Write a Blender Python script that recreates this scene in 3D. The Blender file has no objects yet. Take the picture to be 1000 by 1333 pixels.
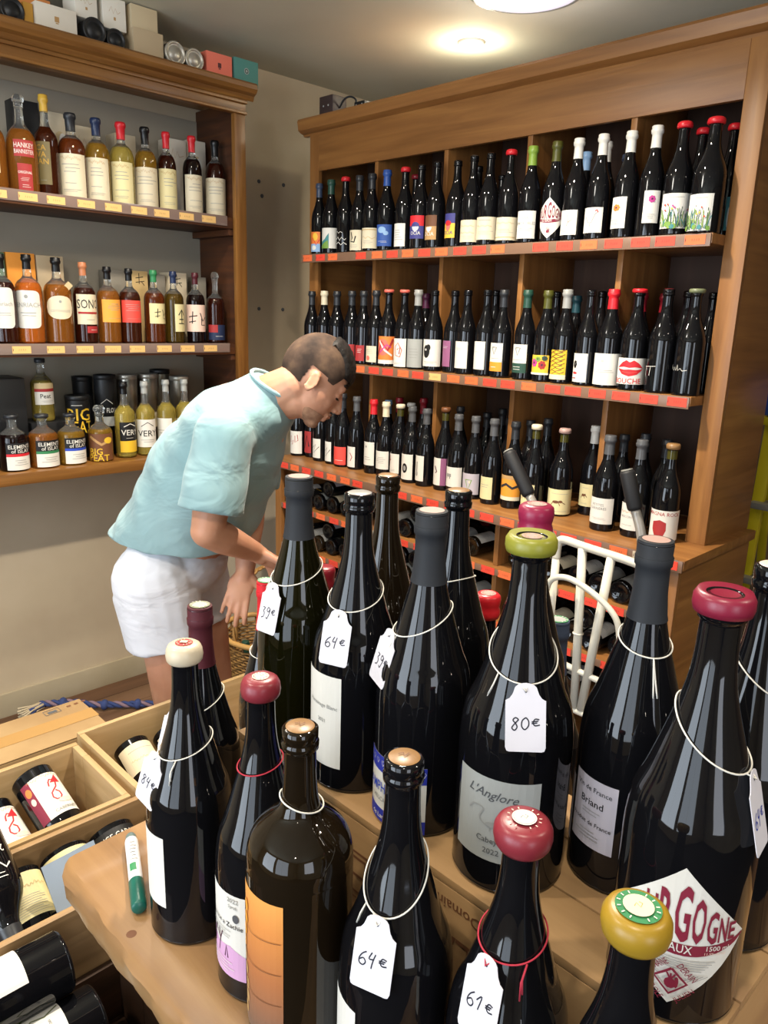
import bpy, bmesh, math, random
from mathutils import Vector, Matrix, Quaternion
random.seed(7)
S = bpy.context.scene
COL = S.collection
PI = math.pi

# ------------------------------------------------------------------ camera
def cam_axes(a, b, c):
    ca, sa, cb, sb, cc, sc = math.cos(a), math.sin(a), math.cos(b), math.sin(b), math.cos(c), math.sin(c)
    f = Vector((-sa*cb, ca*cb, -sb)); r = Vector((ca, sa, 0)); d = f.cross(r)
    return r*cc + d*sc, -r*sc + d*cc, f
CR, CD, CF = cam_axes(.791729, .25154, -.0309166)
cd_ = bpy.data.cameras.new('camera'); cam = bpy.data.objects.new('camera', cd_); COL.objects.link(cam)
cd_.sensor_fit = 'VERTICAL'; cd_.sensor_height = 36; cd_.lens = 996/1333*36; cd_.clip_start = .02
m = Matrix.Identity(4)
for i, v in enumerate((CR, -CD, -CF)):
    for j in range(3): m[j][i] = v[j]
m.translation = Vector((0, 0, 1.75)); cam.matrix_world = m
S.camera = cam

# ------------------------------------------------------------------ world, lights, exposure
w = bpy.data.worlds.new('world'); S.world = w; w.use_nodes = True
bg = w.node_tree.nodes['Background']; bg.inputs[0].default_value = (.62, .72, .9, 1); bg.inputs[1].default_value = 1.2
S.view_settings.view_transform = 'Standard'; S.view_settings.look = 'None'
S.view_settings.exposure = -0.08; S.view_settings.gamma = 1; S.view_settings.use_curve_mapping = False
def area(name, loc, target, sx, sy, power, col):
    l = bpy.data.lights.new(name, 'AREA'); l.shape = 'RECTANGLE'; l.size = sx; l.size_y = sy; l.energy = power; l.color = col
    o = bpy.data.objects.new(name, l); COL.objects.link(o); o.location = loc
    o.rotation_euler = (Vector(target)-Vector(loc)).to_track_quat('-Z', 'Y').to_euler(); return o
# daylight through the shop windows behind the photographer and at the right
area('daylight_shop_window', (.55, -2.95, 1.55), (.55, 0, 1.55), 1.6, 2.1, 46, (.80, .90, 1.0))
area('daylight_shop_window', (-1.35, -2.95, 1.55), (-1.35, 0, 1.55), 1.6, 2.1, 100, (.80, .90, 1.0))
area('daylight_side_window', (2.9, -.9, 1.6), (0, -.9, 1.6), 1.2, 1.7, 35, (.90, .93, 1.0))
SPOTS = [(-2.307, 2.70), (-1.35, 1.35), (-2.25, 1.2), (-.1, .1), (-1.35, -.6), (.7, 1.4), (.9, -1.2)]
SPOT_POWER = [8, 54, 27, 14, 30, 16, 14]
for (x, y), p in zip(SPOTS, SPOT_POWER):
    l = bpy.data.lights.new('ceiling_spot_light', 'SPOT'); l.energy = p*4.2; l.spot_size = 2.5; l.spot_blend = .9; l.shadow_soft_size = .035; l.color = (1, .89, .73)
    o = bpy.data.objects.new('ceiling_spot_light', l); COL.objects.link(o); o.location = (x, y, 2.80)
l = bpy.data.lights.new('ceiling_spot_glow', 'POINT'); l.energy = 5.5; l.shadow_soft_size = .03; l.color = (1, .93, .72)
o = bpy.data.objects.new('ceiling_spot_glow', l); COL.objects.link(o); o.location = (-2.307, 2.70, 2.775)
l = bpy.data.lights.new('round_ceiling_lamp_light', 'POINT'); l.energy = 5; l.shadow_soft_size = .09; l.color = (.93, .96, 1.0)
o = bpy.data.objects.new('round_ceiling_lamp_light', l); COL.objects.link(o); o.location = (-1.80, 2.38, 2.70)
l = bpy.data.lights.new('added_fill_light', 'POINT'); l.energy = 27; l.shadow_soft_size = .14; l.color = (1, .95, .86)  # added fill light out of view, lifts the ceiling and walls
o = bpy.data.objects.new('added_fill_light', l); COL.objects.link(o); o.location = (-1.75, .35, 2.62)

# ------------------------------------------------------------------ materials
def lin(c):
    return tuple((v/12.92 if v <= .04045 else ((v+.055)/1.055)**2.4) for v in c)
def hexc(h): return lin(tuple(int(h[i:i+2], 16)/255 for i in (0, 2, 4)))
MATS = {}
def mat(name, col, rough=.5, metal=0, spec=.5, trans=0, ior=1.45, coat=0, emit=None, estr=0, sheen=0, bump=0, bscale=60, alpha=1):
    if name in MATS: return MATS[name]
    if isinstance(col, str): col = hexc(col)
    m = bpy.data.materials.new(name); m.use_nodes = True; nt = m.node_tree; b = nt.nodes['Principled BSDF']
    b.inputs['Base Color'].default_value = (*col, 1); b.inputs['Roughness'].default_value = rough; b.inputs['Metallic'].default_value = metal
    b.inputs['Specular IOR Level'].default_value = spec; b.inputs['IOR'].default_value = ior; b.inputs['Transmission Weight'].default_value = trans
    b.inputs['Coat Weight'].default_value = coat; b.inputs['Sheen Weight'].default_value = sheen
    if emit: b.inputs['Emission Color'].default_value = (*emit, 1); b.inputs['Emission Strength'].default_value = estr
    if bump:
        n = nt.nodes.new('ShaderNodeTexNoise'); n.inputs['Scale'].default_value = bscale; n.inputs['Detail'].default_value = 4
        t = nt.nodes.new('ShaderNodeTexCoord'); nt.links.new(t.outputs['Object'], n.inputs['Vector'])
        bp = nt.nodes.new('ShaderNodeBump'); bp.inputs['Strength'].default_value = bump; bp.inputs['Distance'].default_value = .01
        nt.links.new(n.outputs['Fac'], bp.inputs['Height']); nt.links.new(bp.outputs[0], b.inputs['Normal'])
    MATS[name] = m; return m
def noisy(name, c1, c2, scale=8, stretch=(1, 1, 1), rough=.6, detail=6, c3=None, bump=.0, spec=.4, dist=0, lo=.35, hi=.65, coat=0):
    """two-colour (three with c3) noise material in object space"""
    if name in MATS: return MATS[name]
    m = bpy.data.materials.new(name); m.use_nodes = True; nt = m.node_tree; b = nt.nodes['Principled BSDF']; L = nt.links.new
    t = nt.nodes.new('ShaderNodeTexCoord'); mp = nt.nodes.new('ShaderNodeMapping'); mp.inputs['Scale'].default_value = stretch
    n = nt.nodes.new('ShaderNodeTexNoise'); n.inputs['Scale'].default_value = scale; n.inputs['Detail'].default_value = detail; n.inputs['Distortion'].default_value = dist
    r = nt.nodes.new('ShaderNodeValToRGB'); e = r.color_ramp.elements
    e[0].position = lo; e[1].position = hi; e[0].color = (*hexc(c1), 1); e[1].color = (*hexc(c2), 1)
    if c3: k = e.new((lo+hi)/2); k.color = (*hexc(c3), 1)
    L(t.outputs['Object'], mp.inputs['Vector']); L(mp.outputs[0], n.inputs['Vector']); L(n.outputs['Fac'], r.inputs['Fac']); L(r.outputs[0], b.inputs['Base Color'])
    b.inputs['Roughness'].default_value = rough; b.inputs['Specular IOR Level'].default_value = spec; b.inputs['Coat Weight'].default_value = coat; b.inputs['Coat Roughness'].default_value = .3
    if bump:
        bp = nt.nodes.new('ShaderNodeBump'); bp.inputs['Strength'].default_value = bump; bp.inputs['Distance'].default_value = .004
        L(n.outputs['Fac'], bp.inputs['Height']); L(bp.outputs[0], b.inputs['Normal'])
    MATS[name] = m; return m
AX = {'x': (.6, 9, 9), 'y': (9, .6, 9), 'z': (9, 9, .6)}
def wood(kind, axis):
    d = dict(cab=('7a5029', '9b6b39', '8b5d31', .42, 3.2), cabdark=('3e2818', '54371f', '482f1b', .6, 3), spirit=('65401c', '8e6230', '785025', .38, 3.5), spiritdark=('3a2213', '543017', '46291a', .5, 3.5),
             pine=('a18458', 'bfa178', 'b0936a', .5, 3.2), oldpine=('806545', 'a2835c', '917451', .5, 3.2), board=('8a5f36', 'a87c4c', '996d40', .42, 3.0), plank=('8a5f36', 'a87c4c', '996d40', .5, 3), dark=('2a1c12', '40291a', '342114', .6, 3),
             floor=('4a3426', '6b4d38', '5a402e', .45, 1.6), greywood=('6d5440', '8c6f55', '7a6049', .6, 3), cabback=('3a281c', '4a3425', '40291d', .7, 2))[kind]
    return noisy('wood_%s_%s' % (kind, axis), d[0], d[1], d[4], AX[axis], d[3], 7, d[2], bump=.25, spec=.35, dist=.6, lo=.3, hi=.7, coat=.15 if kind in ('cab', 'spirit', 'board') else 0)
PAL = dict(white='d6d3cb', cream='d3c8ad', paleyellow='d3c898', black='0c0c0e', charcoal='26282c', slate='39445a', grey='8f8f8c', grey2='4e4f52', silver='9a9c99', red='c8202a', dkred='7a1522', redb='9c2b2c', coral='e04a40', salmon='df6a5c',
  orange='dd7a35', amberp='d8902e', orangel='e09a3c', yellow='e3b53a', gold='b58f3a', goldc='c9a13c', gold2='dcb32e', tan='b08a58', sand='c8b48a', brown='6a4228', olivebrown='6b5f3c', corkc='8a6842', rust='8a4a2c', copper='b0704c', green='7d9a3a', grass='6f9440',
  dkgreen='24463a', moss='6d7355', olive='4a4a1c', teal='3d7f83', teal2='1c3f48', sky='86a7cc', blue='2c4f96', navyb='2846b0', navy='1d2a4a', indigo='3a3a7a', mauve='8c5478', plum='4a1d38', magenta='b43a86', lavender='b5aeb6', pinkish='e2c4b4', blush='a88a82', maroon='4a1a22', greenc='2f7a4c', clear='d8d8d4',
  pen='1a1a28', penblue='2a3a9a', wine='7c1b33', waxred='7c2731', waxyel='93751f', waxolive='84832c', waxcream='c2b59c', waxpink='8a1c40', royal='24309a', cardb='b98f5e', pinkbox='e07a68', tealbox='4f8480', mediumpink='c79ac0')
def P(n, rough=.55, **k):
    return mat('paint_%s_%d' % (n, int(rough*100)), PAL[n], rough, **k)
GL = dict(
  black=mat('dark_wine_glass', (.004, .004, .005), .04, spec=.38, ior=1.5), olive=mat('olive_wine_glass', (.0045, .0042, .0008), .04, spec=.4, ior=1.5), brown=mat('brown_wine_glass', (.009, .0055, .0025), .04, spec=.4, ior=1.5),
  clear=mat('clear_bottle_glass', (.93, .95, .93), .03, trans=.95, ior=1.3))
for n, c in dict(amber='9c5f22', redamber='6e3414', brownred='4c2210', gold='9c7628', palegold='b3a04c', redbrown='3e180c', darkspirit='1e0f0e', orangeg='c06c24', darkgold='5c4718').items():
    GL[n] = mat('spirit_'+n, c, .04, spec=.6, trans=.62, ior=1.36)

# ------------------------------------------------------------------ mesh helpers
def link(name, me, parent=None, loc=None, kind=None, label=None):
    o = bpy.data.objects.new(name, me); COL.objects.link(o)
    if parent: o.parent = parent
    if loc: o.location = loc
    if kind: o['kind'] = kind
    if label: o['label'] = label
    return o
def thing(name, label, cat, loc=(0, 0, 0), rot=(0, 0, 0), group=None):
    o = bpy.data.objects.new(name, None); COL.objects.link(o); o.location = loc; o.rotation_euler = rot; o.empty_display_size = .05
    o['label'] = label; o['category'] = cat
    if group: o['group'] = group
    return o
def tag(o, label, cat, group=None):
    o['label'] = label; o['category'] = cat
    if group: o['group'] = group
    return o
def finish(bm, name, mats, smooth=True, angle=.7):
    me = bpy.data.meshes.new(name)
    if smooth:
        for f in bm.faces: f.smooth = True
        for e in bm.edges:
            if len(e.link_faces) == 2 and e.calc_face_angle(0) > angle: e.smooth = False
            elif len(e.link_faces) != 2: e.smooth = False
    bm.normal_update(); bm.to_mesh(me); bm.free()
    for m_ in (mats if isinstance(mats, (list, tuple)) else [mats]): me.materials.append(m_)
    return me
def box(bm, x0, x1, y0, y1, z0, z1, mi=0, bev=0):
    vs = [bm.verts.new((x, y, z)) for x in (x0, x1) for y in (y0, y1) for z in (z0, z1)]
    fs = []
    for q in ((0, 1, 3, 2), (4, 6, 7, 5), (0, 4, 5, 1), (2, 3, 7, 6), (0, 2, 6, 4), (1, 5, 7, 3)):
        f = bm.faces.new([vs[i] for i in q]); f.material_index = mi; fs.append(f)
    if bev:
        es = list({e for f in fs for e in f.edges})
        r = bmesh.ops.bevel(bm, geom=es, offset=bev, segments=2, affect='EDGES', profile=.6)
        for f in r['faces']: f.material_index = mi
    return vs
def boxo(name, x0, x1, y0, y1, z0, z1, m_, parent=None, bev=.002, kind=None, label=None):
    bm = bmesh.new(); box(bm, x0, x1, y0, y1, z0, z1, 0, bev)
    return link(name, finish(bm, name, m_, smooth=bool(bev)), parent, None, kind, label)
def lathe(bm, prof, seg=24, mi=0, ctr=(0, 0, 0), sq=0, mat_of=None, M=None):
    """prof: [(r,z)], r=0 ends close. sq: superellipse squareness"""
    rings = []
    for r, z in prof:
        if r < 1e-6:
            v = bm.verts.new((ctr[0], ctr[1], ctr[2]+z)); rings.append([v]); continue
        ring = []
        for i in range(seg):
            a = 2*PI*i/seg; c, s = math.cos(a), math.sin(a); k = 1
            if sq: k = (abs(c)**sq+abs(s)**sq)**(-1/sq)
            ring.append(bm.verts.new((ctr[0]+r*k*c, ctr[1]+r*k*s, ctr[2]+z)))
        rings.append(ring)
    for j in range(len(rings)-1):
        a, b = rings[j], rings[j+1]; mm = mi if mat_of is None else mat_of(prof[j][1], prof[j+1][1])
        for i in range(seg):
            k = (i+1) % seg
            if len(a) == 1 and len(b) == 1: continue
            if len(a) == 1: f = bm.faces.new((a[0], b[k], b[i]))
            elif len(b) == 1: f = bm.faces.new((a[i], a[k], b[0]))
            else: f = bm.faces.new((a[i], a[k], b[k], b[i]))
            f.material_index = mm
    vs = [v for r in rings for v in r]
    if M is not None: bmesh.ops.transform(bm, matrix=M, verts=vs)
    return vs
def tube(bm, pts, r, seg=8, mi=0, closed=False, caps=True):
    pts = [Vector(p) for p in pts]; n = len(pts); rad = r if isinstance(r, (list, tuple)) else [r]*n
    rings = []; up = None
    for i, p in enumerate(pts):
        a = pts[(i-1) % n] if (closed or i > 0) else p; b = pts[(i+1) % n] if (closed or i < n-1) else p
        t = (b-a).normalized() if (b-a).length > 1e-9 else Vector((0, 0, 1))
        if up is None: up = t.orthogonal().normalized()
        up = (up - t*up.dot(t)); up = up.normalized() if up.length > 1e-6 else t.orthogonal().normalized()
        s = t.cross(up)
        rings.append([bm.verts.new(p+(up*math.cos(2*PI*k/seg)+s*math.sin(2*PI*k/seg))*rad[i]) for k in range(seg)])
    for j in range(n if closed else n-1):
        a, b = rings[j], rings[(j+1) % n]
        for k in range(seg):
            f = bm.faces.new((a[k], a[(k+1) % seg], b[(k+1) % seg], b[k])); f.material_index = mi
    if caps and not closed:
        bm.faces.new(rings[0][::-1]).material_index = mi; bm.faces.new(rings[-1]).material_index = mi
def tubeo(name, pts, r, m_, parent=None, seg=8, closed=False):
    bm = bmesh.new(); tube(bm, pts, r, seg, 0, closed); return link(name, finish(bm, name, m_), parent)
def smoothpts(pts, n=6, closed=False):
    pts = [Vector(p) for p in pts]; out = []; N = len(pts); rng = range(N if closed else N-1)
    g = lambda i: pts[i % N] if closed else pts[max(0, min(N-1, i))]
    for i in rng:
        p0, p1, p2, p3 = g(i-1), g(i), g(i+1), g(i+2)
        for k in range(n):
            t = k/n; out.append(.5*((2*p1)+(-p0+p2)*t+(2*p0-5*p1+4*p2-p3)*t*t+(-p0+3*p1-3*p2+p3)*t**3))
    if not closed: out.append(pts[-1])
    return out

# ------------------------------------------------------------------ text meshes (flat, made once per string)
TXT = {}
def prepare_texts(strings):
    tmp = []
    for s in strings:
        c = bpy.data.curves.new('text', 'FONT'); c.body = s; c.size = 1; c.offset = .022 if len(s) == 1 else .006; c.resolution_u = 2; c.fill_mode = 'FRONT'
        o = bpy.data.objects.new('text', c); COL.objects.link(o); tmp.append((s, o, c))
    bpy.context.view_layer.update(); dg = bpy.context.evaluated_depsgraph_get()
    for s, o, c in tmp:
        me = o.evaluated_get(dg).to_mesh()
        vs = [(v.co.x, v.co.y) for v in me.vertices]; fs = [tuple(p.vertices) for p in me.polygons]
        o.evaluated_get(dg).to_mesh_clear()
        x0 = min(v[0] for v in vs); x1 = max(v[0] for v in vs); y0 = min(v[1] for v in vs); y1 = max(v[1] for v in vs)
        TXT[s] = ([((x-x0)/(y1-y0), (y-y0)/(y1-y0)) for x, y in vs], fs, (x1-x0)/(y1-y0))
    for s, o, c in tmp: bpy.data.objects.remove(o); bpy.data.curves.remove(c)

# 2D drawing on a label: coordinates in metres, u centred, v from the label's bottom
class Art:
    def __init__(s, W, H): s.W, s.H, s.items = W, H, []   # items: (layer, colour, verts, faces)
    def poly(s, pts, col): s.items.append((col, pts, [tuple(range(len(pts)))]))
    def rect(s, u0, v0, u1, v1, col): s.poly([(u0, v0), (u1, v0), (u1, v1), (u0, v1)], col)
    def ell(s, u, v, ru, rv, col, n=20, a0=0, a1=2*PI):
        s.poly([(u+ru*math.cos(a0+(a1-a0)*i/n), v+rv*math.sin(a0+(a1-a0)*i/n)) for i in range(n if a1-a0 > 6.2 else n+1)], col)
    def line(s, pts, wd, col):
        vs, fs = [], []
        n = len(pts)
        for i, p in enumerate(pts):
            a = pts[max(0, i-1)]; b = pts[min(n-1, i+1)]; dx, dy = b[0]-a[0], b[1]-a[1]; l = math.hypot(dx, dy) or 1
            nx, ny = -dy/l*wd/2, dx/l*wd/2; vs += [(p[0]+nx, p[1]+ny), (p[0]-nx, p[1]-ny)]
        for i in range(n-1): fs.append((2*i, 2*i+1, 2*i+3, 2*i+2))
        s.items.append((col, vs, fs))
    def text(s, t, u, v, size, col, rot=0, maxw=None, sx=1, sh=0):
        vs, fs, asp = TXT[t]; k = size; w_ = asp*k*sx
        mw = maxw or s.W*.96
        if w_ > mw: sx *= mw/w_; w_ = mw
        c, n = math.cos(rot), math.sin(rot); out = []
        for x, y in vs:
            Y = y*k-k/2; X = x*k*sx-w_/2+Y*sh; out.append((u+X*c-Y*n, v+X*n+Y*c))
        s.items.append((col, out, fs))
    def noise(s, v0, v1, n, col='grey', wd=.6):
        h = (v1-v0)/max(1, n)
        for i in range(n):
            L_ = s.W*wd*random.uniform(.55, 1)*.5; v = v0+h*(i+.5); off = random.uniform(-.06, .06)*s.W
            s.rect(off-L_, v-min(h*.10, .0011), off+L_, v+min(h*.10, .0011), col)
def run_art(A, spec):
    if ('ROT',) in spec:      # printed the other way up
        run_art(A, tuple(q for q in spec if q != ('ROT',))); A.items = [(c, [(-u, A.H-v_) for u, v_ in vs], fs) for c, vs, fs in A.items]; return
    W, H = A.W/2, A.H
    for it in spec:
        k = it[0]
        if k == 'T': A.text(it[1], it[2]*W, it[3]*H, it[4]*H, it[5])
        elif k == 'R': A.rect(it[1]*W, it[2]*H, it[3]*W, it[4]*H, it[5])
        elif k == 'E': A.ell(it[1]*W, it[2]*H, it[3]*W, it[4]*H, it[5])
        elif k == 'HE': A.ell(it[1]*W, it[2]*H, it[3]*W, it[4]*H, it[5], a0=PI, a1=2*PI)
        elif k == 'P': A.poly([(u*W, v*H) for u, v in it[1]], it[2])
        elif k == 'L':
            A.line([(u*W, v*H) for u, v in it[1]], it[2]*H*.8, it[3])
        elif k == 'N': A.noise(it[1]*H, it[2]*H, it[3])
        elif k == 'N2': A.noise(it[1]*H, it[2]*H, it[3], 'white')
        elif k == 'S':
            pts = [((-.7+1.3*i/60)*W, (it[1]+.028*math.sin(i*1.05)+.02*math.sin(i*.31))*H) for i in range(61)]
            A.line(pts, .0009, 'tan')
        elif k == 'F':
            _, u, v, ru, rv, c = it
            for j in range(7):
                a = 2*PI*j/7; A.ell((u+ru*.55*math.cos(a))*W, (v+rv*.55*math.sin(a))*H, ru*.34*W, rv*.34*H, c, 8)
            A.ell(u*W, v*H, ru*.25*W, rv*.25*H, 'plum' if c != 'black' else 'charcoal', 8)
        elif k == 'MEADOW':
            A.noise(.86*H, .92*H, 1)
            for j in range(44):
                u = random.uniform(-.9, .9)*W; v = random.uniform(.02, .1)*H; l = random.uniform(.12, .55)*H; dx = random.uniform(-.25, .25)*W
                A.line([(u, v), (u+dx*.4, v+l*.6), (u+dx, v+l)], .02*H, random.choice(['grass', 'dkgreen', 'green', 'grass', 'teal', 'silver']))
            for j in range(9): A.ell(random.uniform(-.8, .8)*W, random.uniform(.35, .72)*H, .06*W, .03*H, random.choice(['coral', 'magenta', 'yellow', 'white']), 6)
            for j in range(6): A.ell(random.uniform(-.9, .9)*W, random.uniform(.05, .15)*H, .14*W, .07*H, random.choice(['grass', 'green', 'teal']), 8)
        elif k == 'TIGER':
            for j in range(11):
                v = (.2+.075*j)*H; u = (-.95 if j % 2 else -.5)*W
                A.line([(u, v-.03*H), (u+.5*W, v+.05*H), (u+.95*W, v), (u+1.35*W if j % 2 == 0 else u+1.6*W, v+.06*H)], .022*H, 'brown')
        elif k == 'LIPS':
            up = [(-.75, .62), (-.45, .82), (-.2, .92), (0, .84), (.2, .92), (.45, .82), (.75, .62), (.3, .66), (0, .63), (-.3, .66)]
            lo = [(-.75, .60), (-.3, .55), (0, .57), (.3, .55), (.75, .60), (.4, .38), (0, .30), (-.4, .38)]
            A.poly([(u*W, v*H) for u, v in up], 'red'); A.poly([(u*W, v*H) for u, v in lo], 'red'); A.rect(-.35*W, .575*H, .35*W, .63*H, 'white')
            A.line([(-.4*W, .48*H), (0, .44*H), (.4*W, .48*H)], .012*H, 'salmon')
def art_mesh(A, R, phic, z0, lift, step=.12):
    """bend the drawing round a vertical cylinder of radius R"""
    bm = bmesh.new(); cols = []; lay = bm.faces.layers.int.new('l')
    for li, (col, vs, fs) in enumerate(A.items):
        if col not in cols: cols.append(col)
        bv = [bm.verts.new((u, v, lift+li*(.00006 if len(A.items) > 12 else .00012))) for u, v in vs]
        for f in fs:
            try: F = bm.faces.new([bv[i] for i in f]); F.material_index = cols.index(col)
            except ValueError: pass
    bmesh.ops.triangulate(bm, faces=[f for f in bm.faces if len(f.verts) > 4])
    bm.normal_update()
    for f in bm.faces:
        if f.normal.z < 0: f.normal_flip()
    n = int(A.W/(R*step))+1
    for i in range(-n, n+1):
        u = i*R*step
        if abs(u) < A.W/2*1.1: bmesh.ops.bisect_plane(bm, geom=bm.verts[:]+bm.edges[:]+bm.faces[:], plane_co=(u, 0, 0), plane_no=(1, 0, 0), dist=1e-6)
    for v in bm.verts:
        a = phic+v.co.x/R; r = R+v.co.z; v.co = Vector((r*math.cos(a), r*math.sin(a), z0+v.co.y))
    return bm, [P(c, .6) for c in cols]

# ------------------------------------------------------------------ bottles
PROF = dict(
 burg=[(0, .97), (.012, 1), (.03, 1), (.25, 1), (.38, 1), (.50, .985), (.55, .94), (.60, .84), (.65, .70), (.70, .56), (.75, .455), (.80, .40), (.86, .375), (.93, .365)],
 mag=[(0, .96), (.012, 1), (.03, 1), (.20, 1), (.34, 1), (.40, .998), (.45, .978), (.51, .915), (.57, .765), (.67, .565), (.74, .43), (.80, .345), (.86, .305), (.935, .29)],
 magbord=[(0, .96), (.012, 1), (.03, 1), (.3, 1), (.58, 1), (.62, .998), (.66, .98), (.70, .88), (.735, .66), (.765, .43), (.80, .34), (.86, .305), (.935, .29)],
 whisky=[(0, .95), (.012, 1), (.03, 1), (.3, 1), (.54, 1), (.60, .98), (.66, .88), (.70, .73), (.73, .53), (.75, .38), (.80, .33), (.93, .31)],
 whisky2=[(0, .95), (.012, 1), (.03, 1), (.3, 1), (.56, 1), (.62, .985), (.67, .90), (.71, .72), (.74, .48), (.77, .34), (.82, .30), (.93, .29)],
 tall=[(0, .95), (.012, 1), (.03, 1), (.3, 1), (.50, 1), (.58, .98), (.62, .88), (.655, .68), (.69, .48), (.74, .36), (.82, .33), (.93, .32)],
 stout=[(0, .93), (.02, 1), (.05, 1), (.3, 1), (.50, 1), (.60, .98), (.66, .86), (.71, .62), (.75, .42), (.80, .34), (.90, .33)],
 sloped=[(0, .95), (.012, 1), (.03, 1), (.3, 1), (.48, 1), (.58, .95), (.66, .80), (.73, .50), (.78, .30), (.93, .26)])
def neck_r(kind, R): return PROF[kind][-1][1]*R
def rad_at(kind, R, H, z):
    p = PROF[kind]; h = z/H
    for (a, ra), (b, rb) in zip(p, p[1:]):
        if a <= h <= b: return R*(ra+(rb-ra)*(h-a)/(b-a))
    return p[-1][1]*R
CACHE = {}
SPIRIT = ('amber', 'redamber', 'brownred', 'gold', 'palegold', 'redbrown', 'darkspirit', 'orangeg', 'darkgold')
def body_mesh(kind, R, H, glass, seg):
    key = ('b', kind, R, round(H, 3), glass, seg)
    if key in CACHE: return CACHE[key]
    pr = PROF[kind]; nr = neck_r(kind, R); pts = [(0, .012 if R > .03 else .004), (R*.55, .006), (R*.82, 0.0)]
    hs = [a for a, b in pr]; fine = []
    P0 = [Vector((r*R, h*H, 0)) for h, r in pr]
    if seg > 30: sm = smoothpts(P0, 5)
    elif seg > 20: sm = smoothpts(P0, 2)
    else: sm = P0
    pts += [(v.x, v.y) for v in sm]
    zz = pr[-1][0]*H
    pts += [(nr*1.0, zz+.002), (nr*1.16, zz+.003), (nr*1.18, zz+(H-zz)*.38), (nr*1.06, zz+(H-zz)*.46), (nr*1.12, zz+(H-zz)*.52), (nr*1.13, H-.0015), (nr*1.02, H), (nr*.72, H), (nr*.70, H-.004), (0, H-.004)]
    sq = 0
    bm = bmesh.new(); spirit = glass in SPIRIT
    fill = .70*H if kind != 'stout' else .66*H
    lathe(bm, pts, seg, 0, sq=sq, mat_of=(lambda a, b: 1 if (a+b)/2 > fill else 0) if spirit else None)
    me = finish(bm, 'glass_body', [GL[glass], GL['clear']] if spirit else [GL[glass]], True, 1.0)
    CACHE[key] = me; return me
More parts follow.
